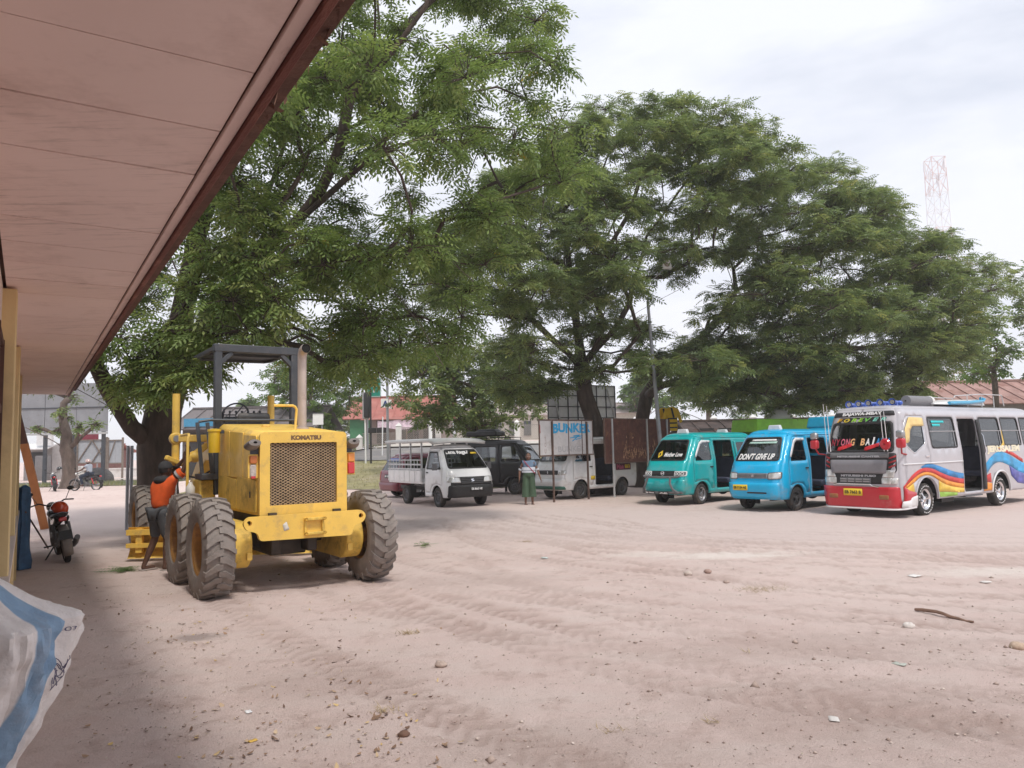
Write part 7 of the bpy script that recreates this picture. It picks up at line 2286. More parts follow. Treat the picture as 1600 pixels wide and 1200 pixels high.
    st.build('seat', M_BLK, t, smooth=60)
    for sg in (1, -1):
        MB().prism([(-.10, .56), (-.45, .66), (-.78, .76), (-.70, .80), (-.3, .72), (-.06, .70)], (.095, .115), lambda u, v, w: (u, sg * w, v)).build('side_cover', pb, t, bevel=.01)
    MB().tube([(.28, -.12, .38), (.20, -.16, .22), (-.2, -.17, .22), (-.5, -.17, .30), (-.88, -.17, .42)], [.02, .022, .035, .048, .044], 10).build('exhaust', M_CHROME if not old else M_GREYP, t, smooth=40)
    hb = MB().tube([(.36, .34, .98), (.42, .20, 1.0), (.46, .06, .93), (.46, -.06, .93), (.42, -.20, 1.0), (.36, -.34, .98)], .013, 8); hb.build('handlebar', M_BLK, t, smooth=True)
    for sg in (1, -1):
        m = MB().tube([(.42, sg * .22, 1.0), (.40, sg * .30, 1.16)], .006, 5); m.ball((.40, sg * .32, 1.19), (.015, .06, .04), 10, 6); m.build('mirror', M_BLK, t, smooth=True)
    MB().ball((.56, 0, .90), (.07, .09, .09), 14, 10).build('headlight', M_LAMP, t, smooth=True)
    MB().box((-.86, 0, .76), (.07, .12, .07)).build('tail_light', M_REDL, t, bevel=.02)
    MB().tube([(-.02, .10, .26), (-.10, .30, .02)], .012, 6).build('side_stand', M_BLK, t)
    for sg in (1, -1): MB().tube([(.02, sg * .1, .26), (.02, sg * .26, .26)], .015, 6).build('foot_peg', M_BLK, t)
    return t
def helmet(label, col, loc, rz, visor=False):
    h = thing('helmet', label, 'helmet', loc, rz)
    m = MB()
    n = 22
    for j in range(12):
        th = math.pi * .70 * j / 11
        for k in range(n):
            ph = 2 * math.pi * k / n
            x, y, z = math.sin(th) * math.cos(ph), math.sin(th) * math.sin(ph), math.cos(th)
            zz = z * .135
            if x > .3: zz = max(zz, -.01)
            m.v.append((.145 * x, .125 * y, .10 + zz))
    for j in range(11):
        for k in range(n): k2 = (k + 1) % n; m.f.append((j * n + k, (j + 1) * n + k, (j + 1) * n + k2, j * n + k2))
    o = m.build('shell', mat('helmet_' + str(col), col, .2, coat=.8, var=.08), h, smooth=60); md = o.modifiers.new('s', 'SOLIDIFY'); md.thickness = .018
    MB().tube([(.145 * math.cos(a) * .9, .125 * math.sin(a) * .92, .03) for a in np.linspace(1.2, 5.1, 14)], .014, 6).build('rim_trim', M_BLK, h, smooth=True)
    return h
gb2 = G(106, 877)
hz_ = math.atan2(.80, -.60)
c, s = math.cos(hz_), math.sin(hz_)
bk = motorbike('old dusty motorbike leaning on its stand beside the cream building', (.05, .045, .045), (gb2.x + .62 * c, gb2.y + .62 * s, gz(gb2.x, gb2.y) - .006), hz_, lean=-.16, old=True)
hl = bk.matrix_basis @ Vector((-.28, -.02, .80))
helmet('glossy red orange helmet resting on the dusty motorbike seat', (.70, .075, .02), (hl.x, hl.y, hl.z), hz_ + .8)
b1 = G(134, 765); b2 = G(84, 762)
b1 = P(134, 760, 40.5); b2 = P(86, 760, 41.0)
rider_bike = motorbike('dark motorbike carrying a seated rider beyond the building', (.03, .03, .035), (b1.x, b1.y, .0), math.atan2(.15, -1.0))
motorbike('dark blue motorbike parked in front of the rider beyond the building', (.02, .03, .06), (b2.x, b2.y, .0), math.atan2(.9, -.6), lean=-.12)
J = standing(1.62)
J.update(pel=(-.22, 0, .92), chest=(-.16, 0, 1.22), neck=(-.12, 0, 1.40), head=(-.09, 0, 1.53))
for q, sg in (('l', 1), ('r', -1)):
    J['sh' + q] = (-.14, sg * .17, 1.34); J['el' + q] = (.05, sg * .28, 1.12); J['wr' + q] = (.30, sg * .30, 1.02); J['palm' + q] = (0, -sg, 0)
    J['hip' + q] = (-.20, sg * .10, .88); J['kn_' + q] = (.18, sg * .20, .72); J['an' + q] = (.03, sg * .20, .34)
rider = person('person', 'rider in a pale grey shirt sitting on the dark motorbike', J, SKIN_D, [('shirt', SHIRT, .028, mat('pale_grey_cloth', (.36, .40, .46), .85, var=.1), {}), ('trousers', PANTS, .022, mat('dark_blue_cloth', (.02, .028, .05), .85), {})],
               rider_bike.location, rider_bike.rotation_euler[2], face=True)
hp = rider.matrix_basis @ Vector((-.09, 0, 1.46))
helmet('pale pinkish helmet worn by the rider on the dark motorbike', (.50, .36, .33), hp, rider.rotation_euler[2])
hp = P(93, 726, 41.0); 
o = helmet('black helmet hung on the mirror of the dark blue motorbike', (.015, .015, .016), (hp.x, hp.y, 1.08), .5)
# ================================================================== signs, poles, far buildings
def tz(x, y): return float(terrain(np.array([x]), np.array([float(y)]))[0])
def on_line(px, A, B):
    """ground point where the picture column px crosses the line A-B"""
    d = ray(px, 700); A = Vector(A[:2]); B = Vector(B[:2]); e = B - A
    # t*d = A + s*e
    det = d.x * (-e.y) + e.x * d.y
    t = (A.x * (-e.y) + e.x * A.y) / det
    return Vector((d.x * t, d.y * t, 0))
M_RUST = mat('rust_sheet', (.105, .040, .030), .85, var=.30, scale=3, dirt=(.33, .16, .08), dirt_amt=.30, dirt_scale=4, bump=.2, bscale=25)
M_RUSTP = mat('rust_post', (.12, .075, .06), .8, var=.3, scale=6)
M_SIGNW = mat('sign_white', (.55, .53, .53), .7, var=.08, scale=4, dirt=(.30, .24, .21), dirt_amt=.35, dirt_scale=3)
M_SPRAY = mat('spray_blue', (.02, .33, .62), .6, var=.15, scale=20)
A = G(862, 785); Bp = G(916, 780)
def board(px0, px1, z0, z1, A, B, th=.03):
    a = on_line(px0, A, B); b = on_line(px1, A, B)
    return a, b, (b - a).length
# white graffitied panel
a, b, L = board(843, 926, 0, 0, A, Bp)
rz = math.atan2((b - a).y, (b - a).x)
t = thing('graffiti_sign', 'white sign panel with blue BUNKER graffiti on rusty posts', 'sign', a, rz)
zb_, zt_ = 1.48, 2.62
cuts = [0, .38 * .55, L * .42, L * .70, L]
xs_ = [0, L * .235, L * .53, L * .79, L]
for k in range(4):
    MB().box(((xs_[k] + xs_[k + 1]) / 2, 0, (zb_ + zt_) / 2), (xs_[k + 1] - xs_[k] - .012, .02, zt_ - zb_ - .02)).build('panel', M_SIGNW, t)
fr = MB()
for z in (zb_, zt_): fr.box((L / 2, .0, z), (L + .06, .045, .045))
for x in xs_: fr.box((x, .0, (zb_ + zt_) / 2), (.03, .040, zt_ - zb_ - .046))
fr.build('frame', M_RUSTP, t)
for px in (862, 916):
    p = on_line(px, A, Bp); x = (p - a).length
    MB().box((x, -.045, zt_ / 2 - .1), (.055, .045, zt_ + .12)).build('post', M_RUSTP, t)
lettering('BUNKER', .40, M_SPRAY, t, lambda u, v: (u + L * .60, -.0135, 2.36 + v * 1.0 + .02 * math.sin(u * 9)), bold=.018, width=L * .72)
sc = MB()
def stroke(mb, pts, r, fn):
    for p, q in zip(pts, pts[1:]):
        d = Vector((q[0] - p[0], q[1] - p[1])); n = Vector((-d.y, d.x)).normalized() * r
        mb.add([fn(p[0] + n.x, p[1] + n.y), fn(p[0] - n.x, p[1] - n.y), fn(q[0] - n.x, q[1] - n.y), fn(q[0] + n.x, q[1] + n.y)], [(0, 1, 2, 3)])
fn = lambda u, v: (u, -.0145, v)
stroke(sc, [(L * .62, 2.10), (L * .74, 2.13), (L * .66, 2.02), (L * .60, 1.93)], .018, fn)
stroke(sc, [(L * .56, 2.04), (L * .64, 2.06), (L * .80, 2.11)], .016, fn)
stroke(sc, [(L * .66, 1.98), (L * .78, 2.04)], .013, fn)
sc.build('graffiti', M_SPRAY, t)
lettering('BUNKER', .26, mat('faint_grey_print', (.40, .39, .40), .7), t, lambda u, v: (u + L * .58, -.0132, 1.68 + v), bold=.002, width=L * .5)
lettering('Y', .20, mat('faint_brown_print', (.27, .16, .14), .7), t, lambda u, v: (u + L * .10, -.0132, 2.02 + v), width=.07)
lettering('O', .20, mat('faint_brown_print', (.27, .16, .14), .7), t, lambda u, v: (u + L * .10, -.0132, 1.83 + v), width=.07)
lettering('U', .20, mat('faint_brown_print', (.27, .16, .14), .7), t, lambda u, v: (u + L * .10, -.0132, 1.63 + v), width=.07)
sheet_obj('red_stain', [sheet_mesh([(.0, 2.2), (.05, 2.2), (.04, 2.46), (.0, 2.5)], [], lambda u, v: (u, -.0135, v), grid=0)], mat('stain_red', (.45, .06, .06), .7), t, thick=.001)
# rusty panel next to it
C = G(959, 777); D_ = C + (Bp - A).normalized() * 3
a, b, L = board(946, 1047, 0, 0, C, D_)
rz = math.atan2((b - a).y, (b - a).x)
t = thing('rusty_sign_panel', 'rusty brown sheet metal panel with peeled white streaks on posts', 'sign', a, rz)
zb_, zt_ = 1.18, 2.66
n = 3
for k in range(n):
    MB().box((L * (k + .5) / n, 0, (zb_ + zt_) / 2), (L / n - .014, .015, zt_ - zb_)).build('panel', M_RUST, t)
fr = MB()
for z in (zb_ - .02, zt_ + .02): fr.box((L / 2, .02, z), (L + .04, .05, .04))
fr.box((-.02, .02, (zb_ + zt_) / 2), (.04, .05, zt_ - zb_)); fr.box((L + .02, .02, (zb_ + zt_) / 2), (.04, .05, zt_ - zb_))
fr.build('frame', M_RUSTP, t)
for f_ in ((C - a).length, L * .62, L * .95):
    MB().box((f_, -.035, zt_ / 2), (.05, .045, zt_ + .05)).build('post', M_GALV, t)
# peeled paint streaks left as ragged pale flakes
rp_ = random.Random(3); pk = MB()
for k in range(240):
    x = rp_.uniform(.25, .98) * L; z = zb_ + .08 + abs(rp_.gauss(0, .28)); 
    if z > zt_ - .5: continue
    h = rp_.uniform(.03, .22); w = rp_.uniform(.006, .022); s = rp_.uniform(-.4, .4)
    pk.add([(x - w, -.0105, z), (x + w, -.0105, z), (x + s * h + w * .3, -.0105, z + h)], [(0, 1, 2)])
tag(pk.build('peeled_paint', mat('peeled_paint', (.42, .23, .13), .8, var=.25, scale=9), t), kind='stuff')
# large billboard skeleton behind
a = P(857, 660, 31); b = P(962, 656, 33)
rz = math.atan2((b - a).y, (b - a).x); L = (Vector((b.x, b.y)) - Vector((a.x, a.y))).length
t = thing('pale_billboard', 'pale billboard back with a dark square grid frame behind the signs', 'billboard', (a.x, a.y, 0), rz)
z0, z1 = 2.5, 4.35
nx, nz = 7, 4
for i in range(nx):
    for j in range(nz):
        MB().box((L * (i + .5) / nx, .03, z0 + (z1 - z0) * (j + .5) / nz), (L / nx - .01, .012, (z1 - z0) / nz - .01)).build('panel', mat('billboard_pale', (.78, .80, .83), .6, var=.08), t)
fr = MB()
for i in range(nx + 1): fr.box((L * i / nx, 0, (z0 + z1) / 2), (.035, .035, z1 - z0))
for j in range(nz + 1): fr.box((L / 2, -.002, z0 + (z1 - z0) * j / nz), (L, .03, .035))
fr.build('frame', M_GDK, t)
for x in (.1, L / 2, L - .1): MB().box((x, .08, z1 / 2), (.10, .08, z1)).build('post', M_RUSTP, t)
for x in (.15, L - .5): MB().bar((x, -.05, z1 - .1), (x + .55, -.10, z0 - .2), .05, .05).build('brace', M_GALV, t)
# --- lamp post
p = P(1030, 690, 26.2)
t = thing('lamp_post', 'leaning grey street lamp post with a square panel lamp', 'lamp post', (p.x, p.y, 0), 0)
top = P(1012, 470, 26.2); 
pb = Vector((p.x + .05, p.y, 0))
q = Vector((top.x, top.y, top.z)) - Vector((p.x, p.y, 0))
M_POLE = mat('pole_grey', (.30, .31, .33), .5, metal=.3, var=.12)
MB().tube([(0.12, 0, -.1), q * .5 + Vector((.06, 0, 0)), q], [.085, .07, .05], 12).build('pole', M_POLE, t, smooth=40)
lamp = P(1040, 411, 25.9) - Vector((p.x, p.y, 0))
MB().tube([q - Vector((0, 0, .3)), q + Vector((.02, -.1, .35)), q + Vector((.22, -.2, .75)), lamp + Vector((-.05, 0, -.2))], .022, 8).build('arm', M_POLE, t, smooth=True)
l = MB().box((0, 0, 0), (.36, .10, .50)).build('lamp_head', mat('lamp_white', (.62, .60, .58), .5), t, bevel=.02, loc=lamp, rot=(R(-25), 0, R(14)))
for dz in (.11, -.11): MB().lathe([(.01, -.062), (.085, -.062), (.10, -.055)], 16, 'y', (0, 0, dz)).build('lens', mat('lamp_lens', (.35, .27, .22), .3), l)
MB().tube([(0.38, 0.1, 0), (.30, .1, 2.6)], .03, 8).build('stay_pole', M_POLE, t)
# --- two steel posts by the tree
for k, px in enumerate((199, 205)):
    p = P(px, 760, 18.4 + .2 * k)
    o = MB().tube([(0, 0, -.1), (0, 0, 2.02)], .038, 10).build('steel_post', M_POLE, None, smooth=40, loc=(p.x, p.y, 0))
    tag(o, ('slim grey steel post beside the leaning tree trunk, on its building side' if k == 0 else 'slim grey steel post close against the leaning tree trunk'), 'post')
# --- telecom tower, lattice, far off
y = 150
ptop = P(1460, 248, y); p0 = Vector((ptop.x, ptop.y, 0))
t = thing('lattice_tower', 'tall washed-out red and white lattice telecom mast above the trees', 'tower', (p0.x, p0.y, 0))
Ht = ptop.z; M_TR = mat('mast_red_washed', (.66, .54, .53), .6); M_TW = mat('mast_white', (.74, .74, .76), .6)  # red washed towards white to stand for glare on the distant mast
nseg = 16
def half(z): return 1.9 - .5 * z / Ht
for k in range(nseg):
    za, zb_ = Ht * k / nseg, Ht * (k + 1) / nseg
    m = MB()
    cs = [(1, 1), (-1, 1), (-1, -1), (1, -1)]
    for i in range(4):
        c0, c1 = cs[i], cs[(i + 1) % 4]
        ha, hb = half(za), half(zb_)
        m.tube([(c0[0] * ha, c0[1] * ha, za), (c0[0] * hb, c0[1] * hb, zb_)], .08, 5)
        m.tube([(c0[0] * ha, c0[1] * ha, za), (c1[0] * hb, c1[1] * hb, zb_)], .06, 4)
        m.tube([(c1[0] * ha, c1[1] * ha, za), (c0[0] * hb, c0[1] * hb, zb_)], .06, 4)
        m.tube([(c0[0] * hb, c0[1] * hb, zb_), (c1[0] * hb, c1[1] * hb, zb_)], .06, 4)
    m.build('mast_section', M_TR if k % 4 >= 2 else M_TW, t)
for k in range(7):
    a_ = k * .9; h = half(Ht) + .5
    MB().box((h * math.cos(a_), h * math.sin(a_), Ht - 1.5 - (k % 3) * 2.4), (.35, .35, 2.0)).build('antenna', M_TW, t)
# --- traffic light, green direction sign, blue sign pole
p = P(574, 712, 46); zg = tz(p.x, 46)
t = thing('traffic_light', 'black three-lamp traffic light on a black pole seen from behind', 'traffic light', (p.x, p.y, zg))
hz = P(572, 633, 46).z - zg
MB().tube([(.22, 0, 0), (.22, 0, hz + 1.0)], .055, 10).build('pole', M_BLK, t, smooth=40)
MB().box((0, 0, hz), (.42, .3, 1.6)).build('signal_head', M_BLK, t, bevel=.15, seg=4)
MB().box((-.08, .06, hz - .02), (.42, .2, 1.66)).build('back_plate', mat('back_plate_grey', (.33, .33, .33), .6), t, bevel=.06)
for k in range(3): MB().lathe([(.13, .15), (.14, .36)], 14, 'y', (0, 0, hz + .46 * (1 - k))).build('lamp_hood', M_BLK, t)
MB().box((.32, 0, hz - 1.55), (.5, .2, .32)).build('counter_box', M_BLK, t, bevel=.04)
MB().tube([(-.12, .1, 0), (-.14, .1, hz - .85)], .05, 8).build('white_post', M_WHT, t)
p = P(585, 700, 54); zg = tz(p.x, 54)
t = thing('direction_sign', 'green road direction sign half hidden by leaves', 'road sign', (p.x, p.y, zg))
hz = P(584, 606, 54).z - zg
MB().box((0, 0, hz), (1.0, .05, 1.35)).build('sign_face', mat('road_green', (.01, .26, .19), .5), t)
bd = MB()
for x in (-.46, .46): bd.box((x, -.03, hz), (.03, .012, 1.28))
for z in (-.62, .62): bd.box((0, -.03, hz + z), (.95, .012, .03))
bd.bar((0, -.034, hz - .35), (0, -.034, hz + .3), .08, .012, up=(0, 1, 0)); bd.bar((-.2, -.034, hz + .1), (0, -.034, hz + .35), .07, .012, up=(0, 1, 0)); bd.bar((.2, -.034, hz + .1), (0, -.034, hz + .35), .07, .012, up=(0, 1, 0))
bd.build('sign_print', M_WHT, t)
MB().tube([(-.5, .08, 0), (-.5, .08, hz + 1.4)], .07, 8).build('pole', M_POLE, t)
p = P(606, 706, 44); zg = tz(p.x, 44)
t = thing('sign_pole', 'grey pole carrying a small white sign with a blue letter', 'sign', (p.x, p.y, zg))
hz = P(603, 630, 44).z - zg
MB().tube([(0, 0, 0), (0, 0, 7.2)], .075, 10).build('pole', M_POLE, t, smooth=40)
MB().box((-.15, -.1, hz), (.42, .03, .52)).build('sign_face', M_WHT, t)
lettering('A', .5, mat('blue_print', (.02, .05, .22), .5), t, lambda u, v: (u - .10, -.118, hz - .05 + v), bold=.02)
MB().box((.18, -.1, hz - .06), (.14, .03, .52)).build('side_plate', M_WHT, t)
p = P(597, 700, 50); zg = tz(p.x, 50)
o = MB().tube([(0, 0, -.1), (.06, 0, 2.6)], .04, 8).build('white_stake', M_WHT, None, loc=(p.x, p.y, zg)); tag(o, 'thin white stake leaning on the verge beside the sign pole', 'stake')
# --- house with red roof and banner
def house(name, label, pxl, pxr, y, base_z, wall_h, roof_h, wallm, roofm, depth=6.0, over=.6, rows=10):
    a = P(pxl, 700, y); b = P(pxr, 700, y); L = b.x - a.x
    t = thing(name, label, 'house', ((a.x + b.x) / 2, y, base_z))
    MB().box((0, depth / 2, wall_h / 2), (L, depth, wall_h)).build('wall', wallm, t)
    ro = MB()
    e = over
    ro.add([(-L / 2 - e, -e, wall_h - .25), (L / 2 + e, -e, wall_h - .25), (L / 2 + e, depth / 2, wall_h + roof_h), (-L / 2 - e, depth / 2, wall_h + roof_h), (-L / 2 - e, depth + e, wall_h - .25), (L / 2 + e, depth + e, wall_h - .25)],
           [(0, 1, 2, 3), (3, 2, 5, 4)])
    r = ro.build('roof', roofm, t); md = r.modifiers.new('s', 'SOLIDIFY'); md.thickness = .08
    ln = math.hypot(depth / 2 + e, roof_h + .25); sl_ = math.atan2(roof_h + .25, depth / 2 + e)
    nb = max(4, int(L / .8))
    rb = MB().box((0, 0, 0), (.05, ln, .05)).mesh('roof_rib', roofm)
    for k in range(nb + 1):
        x = -L / 2 - e + (L + 2 * e) * k / nb
        link('roof_rib', rb, r, (x, (-e + depth / 2) / 2, (wall_h - .25 + wall_h + roof_h) / 2 + .05), (sl_, 0, 0))
    MB().box((0, depth / 2, wall_h + roof_h + .05), (L + 2 * e, .3, .12)).build('ridge', roofm, r)
    return t, L
M_RROOF = mat('red_roof', (.36, .12, .095), .7, var=.2, scale=1.2, dirt=(.42, .22, .18), dirt_amt=.4, dirt_scale=.8)
M_GWALL = mat('green_wall', (.05, .19, .09), .8, var=.15)
zg = 2.42
h1, L = house('red_roof_house', 'green walled house with a red sheet roof behind the fence', 548, 700, 70, zg, 2.6, 1.9, mat('house_wall', (.30, .25, .23), .85, var=.15), M_RROOF)
MB().box((-L / 2 + .9, -.05, 1.3), (1.9, .12, 2.6)).build('green_wall', M_GWALL, h1)
for x in (-1.5, .8, 2.8):
    MB().box((x, -.03, 1.1), (1.1, .1, 2.1)).build('door' if x < 0 else 'window', M_BLK, h1)
MB().box((.6, -1.3, 2.28), (7.4, 2.2, .06), Matrix.Rotation(.12, 3, 'X')).build('awning', M_RROOF, h1)
for x in (-2.6, 1.0, 4.0): MB().box((x, -2.2, 1.05), (.1, .1, 2.1)).build('awning_post', mat('post_brown', (.2, .12, .09), .8), h1)
bn = MB(); nb = 16
for i in range(nb + 1):
    x = -1.6 + 4.6 * i / nb
    for z in (2.05 - .1 * math.sin(i * .6), 1.32 + .12 * math.sin(i * .5 + 1) + (.5 * max(0, i / nb - .6))): bn.v.append((x, -2.28 + .03 * math.sin(i), z))
for i in range(nb): bn.f.append((2 * i, 2 * i + 2, 2 * i + 3, 2 * i + 1))
bo = bn.build('banner', mat('banner_print', (.62, .50, .56), .7, var=.45, scale=2.2), h1, smooth=True)
h2, L2 = house('brown_house', 'low house with a rusty red roof behind the bus', 1478, 1660, 50, 1.6, 2.6, 1.5, mat('house_wall2', (.25, .22, .20), .85), mat('rusty_roof', (.34, .20, .17), .7, var=.2, scale=1.5, dirt=(.16, .06, .04), dirt_amt=.5, dirt_scale=.9), depth=7)
h3, L3 = house('shop_house', 'dark fronted shop with a blue sign strip behind the tree', 285, 485, 48, .25, 3.4, 1.2, mat('shop_wall', (.14, .115, .10), .85), mat('shop_roof', (.16, .14, .14), .8))
MB().box((-L3 / 2 + 1.4, -.5, 3.55), (2.2, .08, .5)).build('shop_sign', mat('sign_blue', (.05, .25, .42), .5), h3)
for k in range(6): MB().box((-L3 / 2 + .9 + k * 1.25, -.04, 1.6), (1.05, .1, 2.6)).build('dark_bay', mat('interior_dark', (.035, .032, .032), .6), h3)  # near-black boxes stand in for the unlit open shop interior
h4, L4 = house('stall_row', 'row of low brown stalls under rusty sheets behind the second row of vans', 1085, 1330, 47, .9, 1.75, .55, mat('stall_wall', (.15, .09, .07), .85, var=.4), mat('stall_roof', (.055, .036, .030), .9, var=.6, scale=1.5), depth=4)
for k in range(8): MB().box((-L4 / 2 + .8 + k * 1.2, -.05, .95), (.9, .12, 1.7)).build('stall_opening', M_BLK, h4)
h5, L5 = house('pale_hall', 'long pale building beyond the lattice fence and street trees', 715, 1010, 84, 2.4, 3.2, 1.0, mat('pale_wall', (.55, .52, .46), .85, var=.12), mat('pale_roof', (.36, .30, .28), .8))
for k in range(12): MB().box((-L5 / 2 + 1.2 + k * 1.65, -.05, 1.5), (.8, .12, 1.6)).build('window', mat('window_dark', (.06, .07, .08), .3), h5)
# --- fence with white posts and lattice panels
ft = thing('lattice_fence', 'fence of white capped posts and lattice panels along the far pavement', 'fence', (0, 59.5, 0))
pm = MB(); pm.box((0, 0, .75), (.42, .42, 1.5)); pm.add([(-.25, -.25, 1.5), (.25, -.25, 1.5), (.25, .25, 1.5), (-.25, .25, 1.5), (0, 0, 1.78)], [(0, 1, 4), (1, 2, 4), (2, 3, 4), (3, 0, 4), (3, 2, 1, 0)])
pme = pm.mesh('post', mat('post_white', (.70, .69, .66), .75, var=.06))
lm = MB()
for k in range(-6, 30):
    for sgn in (1, -1):
        x0 = k * .14; pts = []
        za, zb_ = .25, 1.25
        xa = x0; xb = x0 + sgn * 1.0
        # clip to 0..2.6
        def cl(xa, xb):
            t0, t1 = 0.0, 1.0; dx = xb - xa
            for lim, s in ((0, 1), (2.55, -1)):
                v0 = (xa - lim) * s; 
                if dx * s > 0: t0 = max(t0, -v0 / (dx * s)) if v0 < 0 else t0
                elif v0 + dx * s < 0: t1 = min(t1, v0 / (-dx * s))
            return t0, t1
        t0, t1 = cl(xa, xb)
        if t1 > t0 + .02: lm.bar((xa + (xb - xa) * t0, .01 * sgn, za + t0), (xa + (xb - xa) * t1, .01 * sgn, za + t1), .02, .025)
for z in (.2, 1.3): lm.box((1.28, 0, z), (2.6, .05, .06))
lme = lm.mesh('lattice_panel', mat('lattice_grey', (.30, .27, .24), .8, var=.15))
xf0 = P(500, 700, 59.5).x
for k in range(17):
    x = xf0 + 3.1 * k
    link('post', pme, ft, (x, 0, tz(x, 59.5)))
    if k < 16: link('lattice_panel', lme, ft, (x + .27, 0, tz(x + 1.5, 59.5)))
# --- orange roofed stall sign
p = P(681, 700, 58); zg = tz(p.x, 58)
t = thing('stall_stand', 'white post carrying a flat orange board beside the far fence', 'stand', (p.x, p.y, zg))
hz = P(681, 648, 58).z - zg
MB().tube([(-.4, 0, 0), (-.4, 0, hz)], .14, 10).build('post', M_WHT, t)
MB().box((.1, 0, hz + .1), (2.4, .8, .2)).build('board', mat('board_orange', (.62, .13, .03), .6), t, bevel=.03)
# --- left background
t = thing('billboard', 'big grey billboard of riveted sheets on dark posts beyond the building', 'billboard', P(20, 700, 52).xy.to_3d(), 0)
wp = (P(168, 700, 52).x - P(-30, 700, 52).x)
z0, z1 = P(60, 677, 52).z, P(60, 600, 52).z
t.location = (P(-30, 700, 52).x, 52, 0)
M_ZINC = mat('zinc_grey', (.26, .265, .28), .55, metal=.25, var=.12, scale=1.2, dirt=(.2, .17, .15), dirt_amt=.25)
for k in range(4):
    for j in range(2):
        MB().box((wp * (k + .5) / 4, 0, z0 + (z1 - z0) * (j + .5) / 2 ), (wp / 4 - .04, .06, (z1 - z0) / 2 - .04)).build('panel', M_ZINC, t)
MB().box((wp / 2, -.06, z0 - .08), (wp, .12, .14)).build('bottom_rail', mat('rail_pale', (.42, .42, .42), .6), t)
for f_ in (.05, .28, .5, .73, .96): MB().box((wp * f_, .12, z1 / 2), (.22, .16, z1)).build('post', M_GDK, t)
MB().box((wp / 2, -.06, (z0 + z1) / 2), (wp, .06, .08)).build('middle_rail', M_GDK, t)
for kk, (pa, pb2, yy, lab) in enumerate(((121, 167, 56, 'zinc sheet hoarding with crossed braces beside the forked tree'), (169, 192, 58, 'narrow zinc hoarding behind the leaning tree trunk'))):
    a = P(pa, 700, yy); b = P(pb2, 700, yy); L = b.x - a.x
    t = thing('hoarding', lab, 'hoarding', (a.x, yy, 0))
    z0, z1 = P(pa, 724, yy).z, P(pa, 688, yy).z
    n = 4 if kk == 0 else 2
    for k in range(n): MB().box((L * (k + .5) / n, .03, (z0 + z1) / 2), (L / n - .015, .02, z1 - z0)).build('panel', mat('zinc_light', (.50, .52, .55), .5, metal=.2, var=.08), t)
    fr = MB(); 
    for x in (0, L): fr.box((x, -.02, z1 / 2 + .1), (.13, .1, z1 + .2))
    for z in (z0, z1): fr.box((L / 2, -.03, z), (L, .06, .08))
    fr.bar((0, -.04, z0), (L / 2, -.04, z1), .07, .05, up=(0, 1, 0)); fr.bar((L, -.05, z0), (L / 2, -.05, z1), .07, .05, up=(0, 1, 0)) if kk == 0 else None
    if kk == 0: fr.bar((L / 2, -.06, z0), (L, -.06, z1), .07, .05, up=(0, 1, 0))
    fr.build('frame', mat('hoarding_timber', (.24, .19, .16), .8, var=.2), t)
a = P(38, 700, 62); b = P(82, 700, 62); L = b.x - a.x
t = thing('kiosk', 'small kiosk with a white awning and dark opening beyond the building', 'kiosk', ((a.x + b.x) / 2, 62, 0))
MB().box((0, 1.5, 1.5), (L, 3, 3.0)).build('wall', mat('kiosk_wall', (.36, .34, .33), .85, var=.15), t)
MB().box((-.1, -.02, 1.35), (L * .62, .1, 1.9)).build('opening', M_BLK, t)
MB().box((.2, -.6, 2.75), (L * 1.15, 1.6, .1), Matrix.Rotation(.3, 3, 'X')).build('awning', mat('awning_white', (.68, .68, .68), .7), t)
MB().lathe([(.01, 0), (.55, 0), (.57, .1), (.55, 1.9), (.5, 2.0), (.01, 2.0)], 18, 'z', (L * .42, -.9, 0)).build('water_drum', mat('drum_grey', (.16, .15, .15), .7), t, smooth=40)
MB().box((L * .5, -1.0, 3.3), (1.2, .3, 1.0)).build('sign_board', mat('awning_white', (.68, .68, .68), .7), t)
for (pa, pb2, yy, hh, lab, colr) in ((40, 128, 66, 1.05, 'low whitewashed wall behind the kiosk and motorbikes', (.70, .70, .68)), (128, 215, 66, .8, 'low chalky wall running behind the hoardings', (.66, .65, .63))):
    a = P(pa, 700, yy); b = P(pb2, 700, yy)
    m = MB(); L = b.x - a.x; nb = int(L / .6)
    t = thing('low_wall', lab, 'wall', (a.x, yy, 0))
    MB().box((L / 2, .15, hh / 2 - .06), (L - .01, .3, hh - .12)).build('wall_body', mat('whitewash' + str(pa), colr, .85, var=.08, dirt=(.4, .36, .32), dirt_amt=.3, dirt_scale=1.0), t)
    MB().box((L / 2, .15, hh - .06), (L, .40, .12)).build('coping', mat('whitewash' + str(pa), colr, .85), t)
h6, L6 = house('red_brown_house', 'red brown house wall showing behind the forked tree', 55, 165, 74, 0, 2.5, .5, mat('maroon_wall', (.22, .10, .085), .85, var=.2), M_RROOF, depth=5)
a = P(132, 683, 60)
o = MB().box((0, 0, 0), (2.2, .08, .75)).build('maroon_banner', mat('maroon_board', (.20, .02, .04), .6), None, loc=(a.x, 60, a.z)); 
t = thing('banner_frame', 'maroon and orange banner on poles above the zinc hoarding', 'banner', (a.x, 60, 0)); o.parent = t; o.location = (0, 0, a.z)
MB().box((-1.45, 0, a.z), (.75, .06, .62)).build('orange_board', mat('orange_board', (.45, .10, .03), .6), t)
for x in (-1.0, 1.0): MB().tube([(x, .1, 0), (x, .1, a.z + .3)], .05, 8).build('post', M_POLE, t)
gp = P(153, 735, 54)
